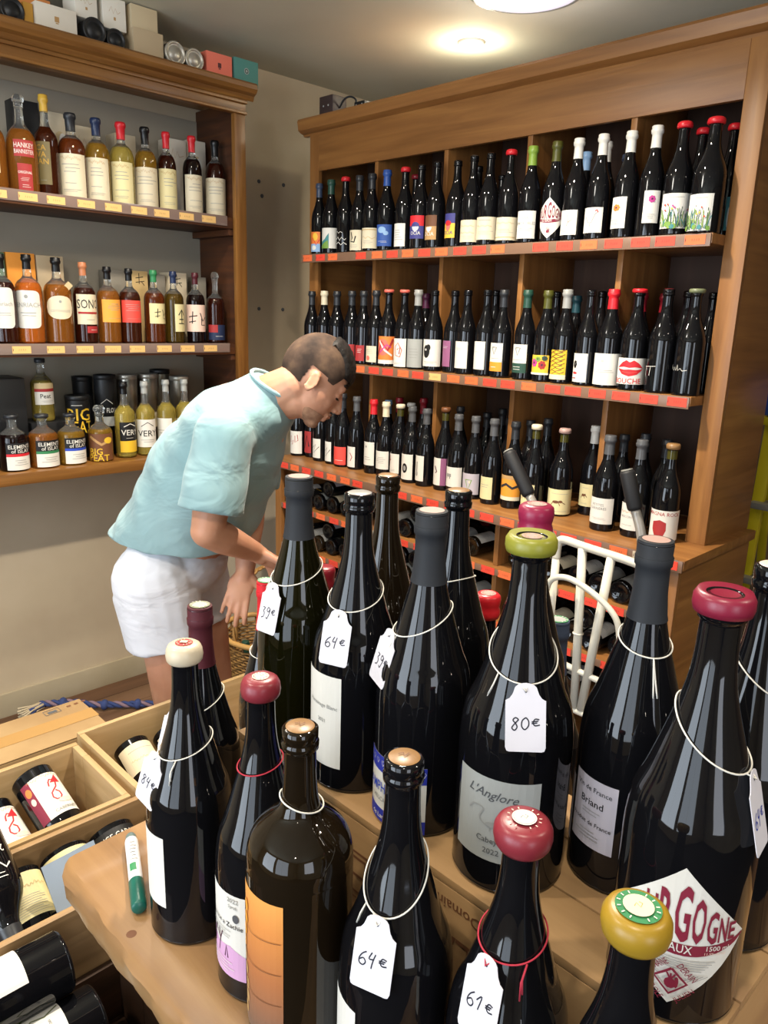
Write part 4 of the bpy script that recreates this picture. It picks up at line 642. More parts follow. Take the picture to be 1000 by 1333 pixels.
# ------------------------------------------------------------------ wine cabinet
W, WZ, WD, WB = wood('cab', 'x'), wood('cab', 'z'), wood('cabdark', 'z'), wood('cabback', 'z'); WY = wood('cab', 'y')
cab = thing('wine_cabinet', 'tall brown wooden wine cabinet with cubbyhole bays against the corner', 'cabinet', (-1.9, 2.3, 0))
CO = Vector((1.9, -2.3, 0))
def cpart(name, x0, x1, y0, y1, z0, z1, m_, parent=None, bev=.002):
    bm = bmesh.new(); box(bm, x0, x1, y0, y1, z0, z1, 0, bev); bmesh.ops.translate(bm, vec=CO, verts=bm.verts)
    return link(name, finish(bm, name, m_), parent or cab)
CL, CRX, YP, YB = -2.862, -.918, 2.30, 2.64
cpart('side_panel', CL, CL+.02, YP+.02, YB, 1.09, 2.515, WY); cpart('side_panel', CRX-.02, CRX, YP+.02, YB, 1.09, 2.515, WY)
cpart('post', CL, CL+.06, YP, YP+.02, 1.09, 2.515, WZ); cpart('post', CRX-.063, CRX, YP, YP+.02, 1.09, 2.515, WZ)
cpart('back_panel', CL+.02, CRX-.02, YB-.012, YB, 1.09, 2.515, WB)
cpart('fascia', CL+.06, CRX-.063, YP, YP+.02, 2.352, 2.515, W)
cpart('top_board', CL, CRX, YP+.02, YB, 2.495, 2.515, W)
bm = bmesh.new()   # cornice with a stepped profile
prof = [(2.318, 2.500), (2.300, 2.500), (2.296, 2.508), (2.282, 2.512), (2.268, 2.520), (2.262, 2.556), (2.266, 2.565), (2.318, 2.565)]
for s in range(len(prof)):
    pass
vs = [[bm.verts.new(Vector((x, y, z))+CO) for y, z in prof] for x in (-2.905, -.872)]
for i in range(len(prof)): j = (i+1) % len(prof); bm.faces.new((vs[0][i], vs[0][j], vs[1][j], vs[1][i]))
bm.faces.new(vs[0][::-1]); bm.faces.new(vs[1]); bmesh.ops.recalc_face_normals(bm, faces=bm.faces)
link('cornice', finish(bm, 'cornice', W, True, .4), cab)
cpart('cornice_return', -.918, -.872, 2.318, 2.64, 2.515, 2.565, WY)
cpart('cornice_cap', -2.905, -.918, 2.318, 2.64, 2.5155, 2.565, W)
DIV = (-2.44, -2.064, -1.687, -1.306)
for z0, z1 in ((2.001, 2.494), (1.546, 1.974), (1.0905, 1.519)):
    for x in DIV: cpart('divider', x-.01, x+.01, YP+.006, YB-.013, z0, z1, wood('cab', 'z') if z0 > 2 else WZ, bev=.0015)
TK = {c: mat('ticket_'+c, h, .55) for c, h in dict(o='e06a3c', r='dc4634', y='d8b070', w='c8b8a0').items()}
TKM = {}
def ticket_mesh(c, w_, h, thick=.0012):
    if (c, w_) in TKM: return TKM[(c, w_)]
    bm = bmesh.new(); box(bm, -w_/2, w_/2, -thick, 0, -h/2, h/2, 0, 0)
    for k in range(4):
        u = -w_*.16+k*w_*.11; A = [(u, -.3*h*.5), (u+.02*w_, .25*h*.5), (u+.05*w_, -.2*h*.5)]
        for (a, b), (c_, d) in zip(A, A[1:]):
            f = bm.faces.new([bm.verts.new((p, -thick-.0002, q)) for p, q in ((a, b), (a+.008*w_, b), (c_+.008*w_, d), (c_, d))]); f.material_index = 1
    f = bm.faces.new([bm.verts.new((p, -thick-.0002, q)) for p, q in ((-w_*.47, -h*.3), (-w_*.43, 0), (-w_*.47, h*.3))]); f.material_index = 1
    me = finish(bm, 'price_ticket', [TK[c], P('maroon', .6)], False); TKM[(c, w_)] = me; return me
RAIL = mat('grey_rail', '7a5e4c', .3); RAILC = mat('clear_rail', '7d6a62', .12, spec=.7)
def shelf_y(ztop, x0, x1, yf, th, nt, rng, cols, name='shelf', railh=.034, m_=None, zoff=0):
    sh = cpart(name, x0, x1, yf+.004, YB-.013, ztop-th, ztop, m_ or W)
    rl = cpart('price_rail', x0, x1-.003, yf-.001, yf+.0035, ztop-railh-.002+zoff, ztop-.001+zoff, RAIL, bev=.0008)
    random.seed(rng); pitch = (x1-x0)/nt
    for i in range(nt):
        if random.random() < .05: continue
        c = cols[i % len(cols)]; o = link('price_ticket', ticket_mesh(c, .060, .026), cab)
        o.parent = rl; o.location = Vector((x0+pitch*(i+.5)+random.uniform(-.006, .006), yf-.001, ztop-railh*.52+zoff))+CO
    return sh
shelf_y(2.0, -2.812, -.981, 2.215, .028, 21, 3, 'ororrorororroorrorrr')
cpart('shelf_back', CL+.02, CRX-.02, YP+.02, YB-.013, 1.9735, 1.999, WD, bev=0) if False else None
shelf_y(1.545, -2.812, -.983, 2.215, .028, 21, 5, 'rrroorroryoorrorrrrr')
ct = shelf_y(1.09, -2.905, -.885, 2.09, .03, 24, 8, 'rrorroorryrorrrrorrrrow', 'counter')
# lower unit
LYF = 2.112
cpart('lower_side_panel', -2.875, -2.855, LYF+.02, YB, 0, 1.059, WY); cpart('lower_side_panel', -.925, -.905, LYF+.02, YB, 0, 1.059, WY)
cpart('lower_post', -2.875, -2.83, LYF, LYF+.02, 0, 1.059, WZ); cpart('lower_post', -.968, -.905, LYF, LYF+.02, 0, 1.059, WZ)
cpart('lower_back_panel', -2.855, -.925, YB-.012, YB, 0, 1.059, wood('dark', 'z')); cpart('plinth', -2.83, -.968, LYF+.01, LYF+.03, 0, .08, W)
for z in (.885, .69, .495, .30): shelf_y(z, -2.8295, -.9685, LYF, .026, 22, int(z*1000), 'rrrororwrr', 'lower_shelf', railh=.022)
for z0, z1 in ((.8855, 1.059), (.6905, .858), (.4955, .663), (.3005, .468)):
    for x in (-2.21, -1.59): cpart('lower_divider', x-.01, x+.01, LYF+.03, YB-.013, z0, z1, WZ)

# ------------------------------------------------------------------ spirits cabinet on the left wall
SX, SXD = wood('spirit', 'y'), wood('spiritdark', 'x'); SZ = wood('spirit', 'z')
sc = thing('spirits_cabinet', 'open varnished wall cabinet with moulded crown, full of spirits', 'cabinet', (-3.29, 1.2, 1.08)); SO = Vector((3.29, -1.2, -1.08))
def spart(name, x0, x1, y0, y1, z0, z1, m_, parent=None, bev=.002):
    bm = bmesh.new(); box(bm, x0, x1, y0, y1, z0, z1, 0, bev); bmesh.ops.translate(bm, vec=SO, verts=bm.verts); return link(name, finish(bm, name, m_), parent or sc)
Y0s, Y1s = .30, 2.02
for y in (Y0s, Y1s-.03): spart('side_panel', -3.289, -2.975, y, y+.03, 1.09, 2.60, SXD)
for y0, y1 in ((Y0s, Y0s+.05), (1.968, 2.022)): spart('front_post', -2.975, -2.95, y0, y1, 1.09, 2.56, SZ)
spart('back_panel', -3.2895, -3.282, Y0s+.03, Y1s-.03, 1.12, 2.56, mat('taupe_back', 'a29b8c', .8, spec=.2))
spart('frieze', -2.975, -2.948, Y0s, Y1s+.004, 2.545, 2.615, SX)
bm = bmesh.new(); prof = [(-3.289, 2.612), (-2.946, 2.612), (-2.940, 2.600), (-2.934, 2.606), (-2.930, 2.618), (-2.914, 2.626), (-2.905, 2.640), (-2.905, 2.656), (-2.912, 2.664), (-2.93, 2.667), (-3.289, 2.667)]
vs = [[bm.verts.new(Vector((x, y, z))+SO) for x, z in prof] for y in (Y0s-.03, 2.055)]
for i in range(len(prof)): j = (i+1) % len(prof); bm.faces.new((vs[0][i], vs[0][j], vs[1][j], vs[1][i]))
bm.faces.new(vs[0][::-1]); bm.faces.new(vs[1]); bmesh.ops.recalc_face_normals(bm, faces=bm.faces); link('crown', finish(bm, 'crown', SX, True, .5), sc)
bm = bmesh.new()
for a, b, c, d in ((-2.948, -2.940, 2.545, 2.556), (-2.948, -2.936, 2.586, 2.598)): box(bm, a, b, Y0s, Y1s+.006, c, d, 0, .002)
bmesh.ops.translate(bm, vec=SO, verts=bm.verts); link('frieze_moulding', finish(bm, 'frieze_moulding', SX), sc)
for z, nt, rg in ((2.136, 14, 2), (1.606, 13, 4)):
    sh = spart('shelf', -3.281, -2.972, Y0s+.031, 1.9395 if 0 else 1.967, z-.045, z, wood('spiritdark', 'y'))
    rl = spart('price_rail', -2.972, -2.968, Y0s+.05, 1.936, z-.036, z+.004, RAILC, sh, .001)
    random.seed(rg)
    for i in range(nt):
        o = link('price_ticket', ticket_mesh('y', .066, .026), rl); o.rotation_euler = (0, 0, PI/2)
        o.location = Vector((-2.9675, .42+(1.90-.42)*(i+.5)/nt+random.uniform(-.01, .01), z-.018))+SO
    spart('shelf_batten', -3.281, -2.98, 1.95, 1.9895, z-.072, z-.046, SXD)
spart('bottom_shelf', -3.289, -2.945, Y0s, 2.022, 1.092, 1.137, SX, bev=.006)

# ------------------------------------------------------------------ bottles of both cabinets
def walk(o, acc):
    if isinstance(o, tuple):
        if len(o) > 1 and o[0] == 'T': acc.add(o[1])
        for q in o: walk(q, acc)
    elif isinstance(o, list):
        for q in o: walk(q, acc)
acc = set(); walk(BOTTLES, acc)
acc |= set('BOURGNE') | {'LES RIAUX', '1500 ml', '11,5% alc/vol', 'DOMAINE', 'DERAIN', 'CAROLE', 'JULIEN', "L'Anglore", 'Cabeyrol', '2022', '2021', 'Vin de France', 'Briand', 'Produit de France', 'AMPHIBOLITE', 'MUSCADET SEVRE', 'de Landron', 'Hermitage Blanc', 'La ferme a Zachie', 'Syrah', 'Domaine', 'LA', 'VARENNE', 'DE COMBRE', 'CABERNET', 'Carbonel', 'ROUGE GARANCE', 'LES SATINES', 'Saint Vincent', '2020', 'BIG', 'PEAT', 'VERY', 'PEAT FLOW', 'ORIGINAL', 'Chinon', 'Beaujolais', '2x', 'Lot'}
prepare_texts(sorted(acc))
GRP = {1: 'wine bottles on the top wine shelf', 2: 'wine bottles on the middle wine shelf', 3: 'wine bottles on the wine counter', 11: 'spirit bottles on the upper spirits shelf', 12: 'spirit bottles on the middle spirits shelf', 13: 'spirit bottles on the bottom spirits shelf'}
random.seed(11)
for row, x, y, z, H, R, kind, glass, cap, labs, text in BOTTLES:
    bottle('wine_bottle' if row < 10 else 'spirit_bottle', text, 'wine bottle' if row < 10 else 'spirit bottle', (x, y, z+.0003), H, R, kind, glass, cap, labs, GRP[row], 20 if row < 10 else 24)

# lying bottles in the lower bays: foot of each bottle faces the room
def lying(name, label, loc, d, H, R, kind, glass, cap, labs, group, seg=20, roll=0):
    """loc: centre of the bottle's foot; d: direction from foot to neck"""
    q = Vector((0, 0, 1)).rotation_difference(Vector(d).normalized()).to_matrix().to_euler() if 0 else None
    dz = Vector(d).normalized(); up = Vector((0, 0, 1)); yv = (up-dz*up.dot(dz)).normalized(); xv = yv.cross(dz)
    Mx = Matrix((xv, yv, dz)).transposed() @ Matrix.Rotation(roll, 3, 'Z')
    b = bottle(name, label, 'wine bottle', loc, H, R, kind, glass, cap, labs, group, seg); b.rotation_euler = Mx.to_euler(); return b
# label azimuth PI/2 faces up on a lying bottle
random.seed(5)
BAYS = [(-2.83, -2.22, 'left'), (-2.20, -1.60, 'middle'), (-1.58, -.97, 'right')]
BN = dict(left='bay by the man', middle='middle bay', right='bay behind the trolley')
ORD = ['first', 'second', 'third', 'fourth', 'fifth', 'sixth', 'seventh']
for z, lvl in ((.885, 'upper'), (.69, 'second'), (.495, 'third')):
    for (a, b, nm) in BAYS:
        n = 6 if lvl != 'third' else 4
        for i in range(n):
            x = a+.058+i*.084+random.uniform(0, .006)
            c = random.choice(['white', 'cream', 'white', 'silver', 'black'])
            art = (c, ('N', .3, .7, 4)) if c != 'black' else (c, ('L', [(-.6, .4), (-.2, .6), (.2, .45), (.6, .6)], .06, 'gold2'), ('N', .2, .3, 1))
            lying('wine_bottle', '%s lying bottle of the %s, %s low shelf' % (ORD[i], BN[nm], lvl), (x, 2.140+random.uniform(0, .03), z+.0385), (random.uniform(-.03, .03), 1, 0), .30, .037, 'burg', random.choice(['black', 'brown', 'black']), ('foil', random.choice(['charcoal', 'redb', 'dkgreen'])), [((PI/2-1.15, PI/2+1.15, .018, .115), art)], 'bottles lying in the low bays', 18)
        for i in range(n-2):    # second layer nested on the first
            if lvl == 'third': continue
            if random.random() < .5: continue
            x = a+.058+.042+i*.084+.003
            c = random.choice(['white', 'lavender', 'silver'])
            lying('wine_bottle', 'bottle nested over the %s gap, %s, %s low shelf' % (ORD[i], BN[nm], lvl), (x, 2.17, z+.0385+.0635), (0, 1, 0), .30, .037, 'burg', 'black', ('foil', 'charcoal'), [((PI/2-1.15, PI/2+1.15, .018, .115), (c, ('N', .3, .7, 4)))], 'bottles lying in the low bays', 18)

# ------------------------------------------------------------------ boxes and tins of the spirits cabinet
def carton(name, label, x0, x1, y0, y1, z0, z1, m_, art=None, W_=None, rotz=0, group=None, bev=.002, lid=True, cat='box'):
    """gift box; its front faces +x. Parts: body, lid edge, print"""
    cx, cy = (x0+x1)/2, (y0+y1)/2; t = thing(name, label, cat, (cx, cy, z0), (0, 0, rotz), group)
    hx, hy, h = (x1-x0)/2, (y1-y0)/2, z1-z0
    bm = bmesh.new(); box(bm, -hx, hx, -hy, hy, .0003, h, 0, bev); link('box_body', finish(bm, 'box_body', m_), t)
    if art:
        A = Art(2*hy, h); art(A); bm = bmesh.new(); cols = []
        for li, (col, vs, fs) in enumerate(A.items):
            if col not in cols: cols.append(col)
            bv = [bm.verts.new((hx+.0004+li*.0001, u, v)) for u, v in vs]
            for f in fs:
                F = bm.faces.new([bv[i] for i in f]); F.material_index = cols.index(col)
        link('box_print', finish(bm, 'box_print', [P(c, .6) for c in cols], False), t)
    return t
def emblem(col):
    def f(A): A.rect(-.008, A.H*.42, .008, A.H*.62, col); A.rect(-.005, A.H*.36, .005, A.H*.40, col)
    return f
def ring(col):
    def f(A): A.ell(0, A.H*.55, .012, .012, col, 20); A.ell(0, A.H*.55, .009, .009, 'dkgreen', 20); A.ell(0, A.H*.55, .005, .005, col, 12)
    return f
def scr(A): A.line([(-.02, A.H*.55), (-.012, A.H*.72), (-.004, A.H*.5), (.004, A.H*.68), (.012, A.H*.52), (.022, A.H*.6)], .0014, 'tan'); A.rect(-.004, A.H*.3, .004, A.H*.4, 'tan')
TOPZ = 2.667
CB = lambda n, c, r=.7: mat('card_'+n, c, r, spec=.25)
carton('gift_box', 'orange gift box above the yellow ended box', -3.14, -3.02, 1.10, 1.26, TOPZ, 2.78, CB('orange', 'c9824a'), emblem('tan'), group='boxes on top of the spirits cabinet')
carton('gift_box', 'yellow ended box lying between the black tube and the white box', -3.16, -2.985, 1.152, 1.184, TOPZ, 2.745, CB('ochre', 'b98a3c'), group='boxes on top of the spirits cabinet')
carton('gift_box', 'white square box with gold emblem on the spirits cabinet', -3.14, -2.972, 1.188, 1.33, TOPZ, 2.755, CB('white', 'd9d2c4'), emblem('tan'), group='boxes on top of the spirits cabinet')
def tin(name, label, y, z, r, x0, x1, m_, m2, lid='flat'):
    t = thing(name, label, 'tin', (x1, y, z), (0, PI/2, 0), 'tubes lying on top of the spirits cabinet')
    L_ = x1-x0; bm = bmesh.new(); lathe(bm, [(0, -L_), (r*.97, -L_), (r, -L_+.002), (r, -.012)], 32); link('tube_body', finish(bm, 'tube_body', m_), t)
    bm = bmesh.new(); lathe(bm, [(r*1.0, -.012), (r*1.04, -.010), (r*1.04, -.001), (r*.99, .001), (r*.86, .001), (r*.82, -.004), (r*.62, -.004), (r*.58, -.001), (0, -.001)], 32); link('tube_lid', finish(bm, 'tube_lid', m2, True, .5), t)
BLK = mat('black_tube', '17181a', .45); STL = mat('steel_tin', '9b968c', .28, metal=.85); STD = mat('steel_lid', 'b5b0a4', .35, metal=.6)
tin('black_tube', 'black tube lying end-on beside the yellow ended box', 1.112, TOPZ+.0395, .038, -3.2, -2.975, BLK, BLK)
tin('black_tube', 'higher black tube lying end-on beside the white box', 1.390, TOPZ+.0425, .041, -3.2, -2.962, BLK, BLK)
tin('black_tube', 'smaller black tube lying end-on beside the beige box', 1.476, TOPZ+.0365, .035, -3.2, -2.975, BLK, BLK)
tin('silver_tin', 'silver tin lying end-on beside the beige box', 1.714, TOPZ+.0435, .042, -3.2, -2.965, STL, STD)
tin('silver_tin', 'silver tin lying end-on beside the pink box', 1.798, TOPZ+.0405, .039, -3.2, -2.965, STL, STD)
carton('gift_box', 'white scripted carton above the larger black tube', -3.09, -2.995, 1.335, 1.418, TOPZ+.084, 2.843, CB('white2', 'ddd8cc'), scr, group='boxes on top of the spirits cabinet', rotz=.05)
carton('gift_box', 'white scripted carton above the smaller black tube', -3.09, -2.995, 1.443, 1.53, TOPZ+.0735, 2.845, CB('white2', 'ddd8cc'), scr, group='boxes on top of the spirits cabinet', rotz=-.04)
carton('gift_box', 'lower beige box of the stack beside the silver tins', -3.15, -2.975, 1.545, 1.668, TOPZ, 2.765, CB('beige', 'b5a284'), group='boxes on top of the spirits cabinet')
carton('gift_box', 'upper beige box of the stack beside the silver tins', -3.13, -2.99, 1.548, 1.655, 2.7655, 2.846, CB('beige2', 'c3b292'), group='boxes on top of the spirits cabinet')
carton('gift_box', 'coral pink box with small emblem on the spirits cabinet', -3.10, -2.975, 1.858, 1.978, TOPZ, 2.758, CB('pink', 'dc7460'), emblem('maroon'), group='boxes on top of the spirits cabinet')
carton('gift_box', 'teal box with round emblem on the spirits cabinet corner', -3.08, -2.972, 1.988, 2.106, TOPZ, 2.764, CB('teal', '4d8078'), ring('silver'), group='boxes on top of the spirits cabinet')
U, Mi, Lo = 2.1365, 1.6065, 1.1375
def circ(A): A.ell(-.002, A.H*.70, .021, .034, 'sand', 24); A.ell(.008, A.H*.70, .014, .028, 'white', 24)
def js(A): A.line([(-.03, A.H*.75), (-.02, A.H*.88), (-.01, A.H*.76), (0, A.H*.85), (.01, A.H*.78), (.03, A.H*.8)], .002, 'tan')
gb = 'gift boxes standing behind the spirit bottles'
carton('gift_box', 'black flat box behind the gold necked spirit bottle', -3.27, -3.20, 1.165, 1.262, U, 2.485, BLK, group=gb)
carton('gift_box', 'cream box with circular cut-out behind the charcoal waxed bottle', -3.27, -3.19, 1.292, 1.378, U, 2.462, CB('cream', 'cfc2a8'), circ, group=gb)
carton('gift_box', 'cream scripted box behind the navy waxed bottle', -3.27, -3.19, 1.384, 1.472, U, 2.432, CB('cream', 'cfc2a8'), js, group=gb)
carton('gift_box', 'cream scripted box behind the red waxed pale gold bottle', -3.27, -3.19, 1.555, 1.645, U, 2.432, CB('cream', 'cfc2a8'), js, group=gb)
carton('gift_box', 'white box behind the dark red spirit bottle', -3.27, -3.19, 1.79, 1.88, U, 2.452, CB('white', 'd9d2c4'), js, group=gb)
carton('gift_box', 'white box with circular cut-out behind the mahogany bottle', -3.27, -3.19, 1.89, 1.975, U, 2.462, CB('white', 'd9d2c4'), circ, group=gb)
carton('gift_box', 'green box beside the orange box, middle spirits shelf', -3.27, -3.19, 1.02, 1.088, Mi, 1.937, CB('green', '4c6a4c'), group=gb)
carton('gift_box', 'orange box behind the bright orange spirit bottle', -3.27, -3.19, 1.094, 1.20, Mi, 1.940, CB('orange2', 'e0923c'), group=gb)
carton('gift_box', 'beige box behind the oval labelled spirit bottle', -3.27, -3.19, 1.206, 1.31, Mi, 1.937, CB('beige', 'b5a284'), group=gb)
def kanji(A):
    for p in (((-.02, .9), (.015, .92)), ((-.004, .97), (-.004, .82)), ((-.02, .84), (.02, .86)), ((.005, .86), (.02, .8))): A.line([(p[0][0], A.H*p[0][1]), (p[1][0], A.H*p[1][1])], .003, 'black')
carton('gift_box', 'grey box behind the orange and coral labelled bottles', -3.27, -3.19, 1.49, 1.592, Mi, 1.900, CB('grey', '8a8478'), group=gb)
carton('gift_box', 'tan box with brushed characters behind the green topped bottle', -3.27, -3.19, 1.598, 1.672, Mi, 1.902, CB('tan', 'c9ac78'), kanji, group=gb)
carton('gift_box', 'grey box behind the navy topped bottle', -3.27, -3.19, 1.70, 1.755, Mi, 1.892, CB('grey', '8a8478'), group=gb)
carton('gift_box', 'cream box with brushed characters behind the maroon topped bottle', -3.27, -3.19, 1.77, 1.86, Mi, 1.905, CB('cream', 'cfc2a8'), kanji, group=gb)
carton('gift_box', 'narrow grey box behind the glass stoppered dark bottle', -3.27, -3.19, 1.915, 1.96, Mi, 1.892, CB('grey', '8a8478'), group=gb)
carton('gift_box', 'big black box behind the stout bottles', -3.26, -3.09, .93, 1.088, Lo, 1.475, BLK, group=gb)
carton('display_box', 'low black box carrying the red banded spirit bottle', -3.23, -3.09, 1.10, 1.258, Lo, 1.2995, BLK, group=gb)
def tube_up(label, x, y, z, r, h, m_, m2, art=None):
    t = thing('whisky_tube', label, 'tube', (x, y, z), group='tubes standing behind the bottom spirits'); bm = bmesh.new()
    lathe(bm, [(0, .001), (r, .001), (r, h-.02)], 28); link('tube_body', finish(bm, 'tube_body', m_), t)
    bm = bmesh.new(); lathe(bm, [(r, h-.02), (r*1.03, h-.019), (r*1.03, h-.002), (r*.99, h), (r*.88, h), (r*.86, h-.005), (0, h-.005)], 28); link('tube_lid', finish(bm, 'tube_lid', m2, True, .5), t)
    if art: A = Art(r*2.2, h); art(A); bm, ms = art_mesh(A, r, -.35, 0, .0006); link('tube_print', finish(bm, 'tube_print', ms, False), t)
def bigp(A): A.text('BIG', 0, A.H*.70, .050, 'gold2'); A.text('PEAT', .005, A.H*.50, .048, 'gold2'); A.noise(A.H*.82, A.H*.88, 1, 'white')
def vp(A): A.text('PEAT FLOW', 0, A.H*.56, .02, 'white'); A.line([(-.025, A.H*.64), (0, A.H*.70), (.025, A.H*.64)], .002, 'white'); A.rect(-.03, A.H*.36, .03, A.H*.48, 'silver')
tube_up('tall black tube behind the BIG PEAT tube', -3.24, 1.375, Lo, .040, .325, BLK, BLK)
tube_up('black tube with yellow BIG PEAT lettering', -3.165, 1.318, Lo, .048, .255, BLK, BLK, bigp)
tube_up('black tube with white band beside the BIG PEAT tube', -3.175, 1.445, Lo, .044, .335, BLK, BLK, vp)
tube_up('silver tube next to the black tubes', -3.185, 1.548, Lo, .043, .332, STL, STD, lambda A: (A.rect(-.03, A.H*.3, .03, A.H*.5, 'cream'), A.line([(-.02, A.H*.5), (0, A.H*.58), (.02, A.H*.5)], .002, 'black')))
tube_up('silver tube between two other silver tubes', -3.185, 1.648, Lo, .043, .332, STL, STD, lambda A: A.rect(-.03, A.H*.3, .03, A.H*.5, 'cream'))
tube_up('silver tube with dark lid at the back', -3.235, 1.733, Lo, .043, .345, STL, BLK)
tube_up('silver tube just above the back of the man', -3.155, 1.785, Lo, .043, .320, STL, STD)
# swing tag hanging off the oval-labelled spirit bottle
bm = bmesh.new(); box(bm, -.0006, .0006, -.012, .012, -.075, 0, 0, 0); o = link('neck_tag', finish(bm, 'neck_tag', P('sand', .7), False), loc=(-3.018, 1.262, Mi+.225)); o.rotation_euler = (-.75, .1, 0); tag(o, 'pale paper tag slanting beside the oval labelled spirit bottle', 'tag')
# router and cable on top of the wine cabinet
t = thing('speaker_box', 'small dark speaker standing on a white base on the wine cabinet top', 'speaker', (-2.80, 2.36, 2.565))
boxo('base_block', -.045, .045, -.03, .06, .0003, .02, P('white', .6), t); bm = bmesh.new(); box(bm, -.04, .05, -.028, .05, .0205, .092, 0, .004); link('case', finish(bm, 'case', mat('dark_device', '3a2c2a', .5)), t)
bm = bmesh.new()
for s in (-1, 1): lathe(bm, [(0, 0), (.004, 0), (.004, .001), (0, .001)], 10, M=Matrix.Translation((.005+s*.016, -.0282, .052)) @ Matrix.Rotation(PI/2, 4, 'X'))
link('led', finish(bm, 'led', P('silver', .3)), t)
t = thing('adapter', 'small black plug adapter beside the dark speaker', 'adapter', (-2.635, 2.40, 2.565)); bm = bmesh.new(); box(bm, -.032, .032, -.02, .03, .0003, .055, 0, .004); link('case', finish(bm, 'case', BLK), t)
bm = bmesh.new()
for s in (-1, 1): lathe(bm, [(0, 0), (.003, 0), (.003, .001), (0, .001)], 10, M=Matrix.Translation((s*.018, -.0202, .042)) @ Matrix.Rotation(PI/2, 4, 'X'))
link('pin', finish(bm, 'pin', P('silver', .3)), t)
tag(tubeo('power_cable', smoothpts([(-2.748, 2.37, 2.61), (-2.72, 2.37, 2.637), (-2.69, 2.38, 2.645), (-2.665, 2.39, 2.625), (-2.69, 2.38, 2.575), (-2.73, 2.375, 2.59), (-2.70, 2.36, 2.572), (-2.67, 2.39, 2.572)], 8), .004, BLK), 'black cable looping between the speaker and the adapter', 'cable')
tag(boxo('cardboard_sheet', -2.20, -1.94, 2.45, 2.60, 2.566, 2.63, CB('sheet', 'a8937a')), 'pale flat carton lying on top of the wine cabinet under the ceiling spot', 'box')

# ------------------------------------------------------------------ front table, crates
BRD = noisy('worn_board', '6e5032', '9c7a50', 2.2, (.7, 7, 7), .42, 8, '876540', bump=.35, spec=.4, dist=.8, lo=.25, hi=.72, coat=.12)
tb = thing('display_table', 'worn thick wooden plank table carrying the big bottles', 'table', (-.4, .6, 0)); TO = Vector((.4, -.6, 0))
def worn_slab(name, x0, x1, y0, y1, z0, z1, m_, parent):
    bm = bmesh.new(); nx = 60
    rows = []
    sec = [(y0+.004, z0), (y0, z0+.012), (y0, z1-.012), (y0+.005, z1-.003), (y0+.012, z1), (y1-.004, z1), (y1, z1-.004), (y1, z0)]
    for i in range(nx+1):
        x = x0+(x1-x0)*i/nx; e = max(0, 1-i/2.2); ring = []
        for k, (y, z) in enumerate(sec):
            n = math.sin(i*1.7+k)*.0012+math.sin(i*.53+k*2)*.0015 if k < 5 else 0
            yy = y+(n if k < 4 else 0)+(e*e*.014 if k < 5 else -e*.004); zz = z+(-abs(n)*.5 if k in (3,) else 0)
            ring.append(bm.verts.new(Vector((x+(0 if i else .003*math.sin(k*2.1)), yy, zz))+TO))
        rows.append(ring)
    n = len(sec)
    for a, b in zip(rows, rows[1:]):
        for k in range(n): bm.faces.new((a[k], a[(k+1) % n], b[(k+1) % n], b[k]))
    bm.faces.new(rows[0]); bm.faces.new(rows[-1][::-1]); bmesh.ops.recalc_face_normals(bm, faces=bm.faces)
    return link(name, finish(bm, name, m_, True, .6), parent)
worn_slab('plank', -.893, .12, .300, .5225, 1.004, 1.049, BRD, tb); worn_slab('plank', -.893, .12, .5235, .742, 1.004, 1.049, BRD, tb); worn_slab('plank', -.893, .12, .743, .95, 1.004, 1.049, BRD, tb)
def tpart(name, *a):
    bm = bmesh.new(); box(bm, *a, 0, .003); bmesh.ops.translate(bm, vec=TO, verts=bm.verts); link(name, finish(bm, name, wood('dark', 'z')), tb)
for x in (-.52, .03):
    for y in (.40, .86): tpart('leg', x, x+.06, y, y+.06, 0, 1.0035)
tpart('apron', -.52, .09, .405, .43, .93, 1.003); tpart('apron', -.52, .09, .89, .915, .93, 1.003)
bm = bmesh.new(); lathe(bm, [(.006, 0), (.003, .0004), (0, .0004)], 14, ctr=(-.716+.4, .318-.6, 1.049)); link('wood_knot', finish(bm, 'wood_knot', P('brown', .6)), tb)

# upturned wooden wine crate under the rear bottles
PN = noisy('crate_pine', '88694a', 'ae8c62', 2.4, (.6, 8, 8), .5, 7, '9c7b54', bump=.25, dist=.7, lo=.28, hi=.72, spec=.35)
PNY = noisy('crate_pine_y', '88694a', 'ae8c62', 2.4, (8, .6, 8), .5, 7, '9c7b54', bump=.25, dist=.7, lo=.28, hi=.72, spec=.35)
def crate_top(name, label, x0, x1, y0, y1, z0, z1):
    t = thing(name, label, 'crate', (x0, y0, z0)); O = Vector((-x0, -y0, -z0))
    def p(nm, *a):
        bm = bmesh.new(); box(bm, *a[:6], 0, .0015); bmesh.ops.translate(bm, vec=O, verts=bm.verts); return link(nm, finish(bm, nm, a[6]), t)
    w_ = (y1-y0-.002*2)/3
    for k in range(3): p('top_board', x0, x1, y0+k*(w_+.002), y0+k*(w_+.002)+w_, z1-.010, z1, PN)
    f = p('front_panel', x0, x1, y0, y0+.012, z0+.0005, z1-.0105, PN); p('back_panel', x0, x1, y1-.012, y1, z0+.0005, z1-.0105, PN)
    p('end_panel', x0, x0+.014, y0+.0125, y1-.0125, z0+.0005, z1-.0105, PNY); p('end_panel', x1-.014, x1, y0+.0125, y1-.0125, z0+.0005, z1-.0105, PNY)
    return t, f
ct1, cf = crate_top('wine_crate', 'upturned pine wine crate with burnt-in Domaine lettering under the rear bottles', -.785, -.150, .512, .725, 1.0493, 1.206)
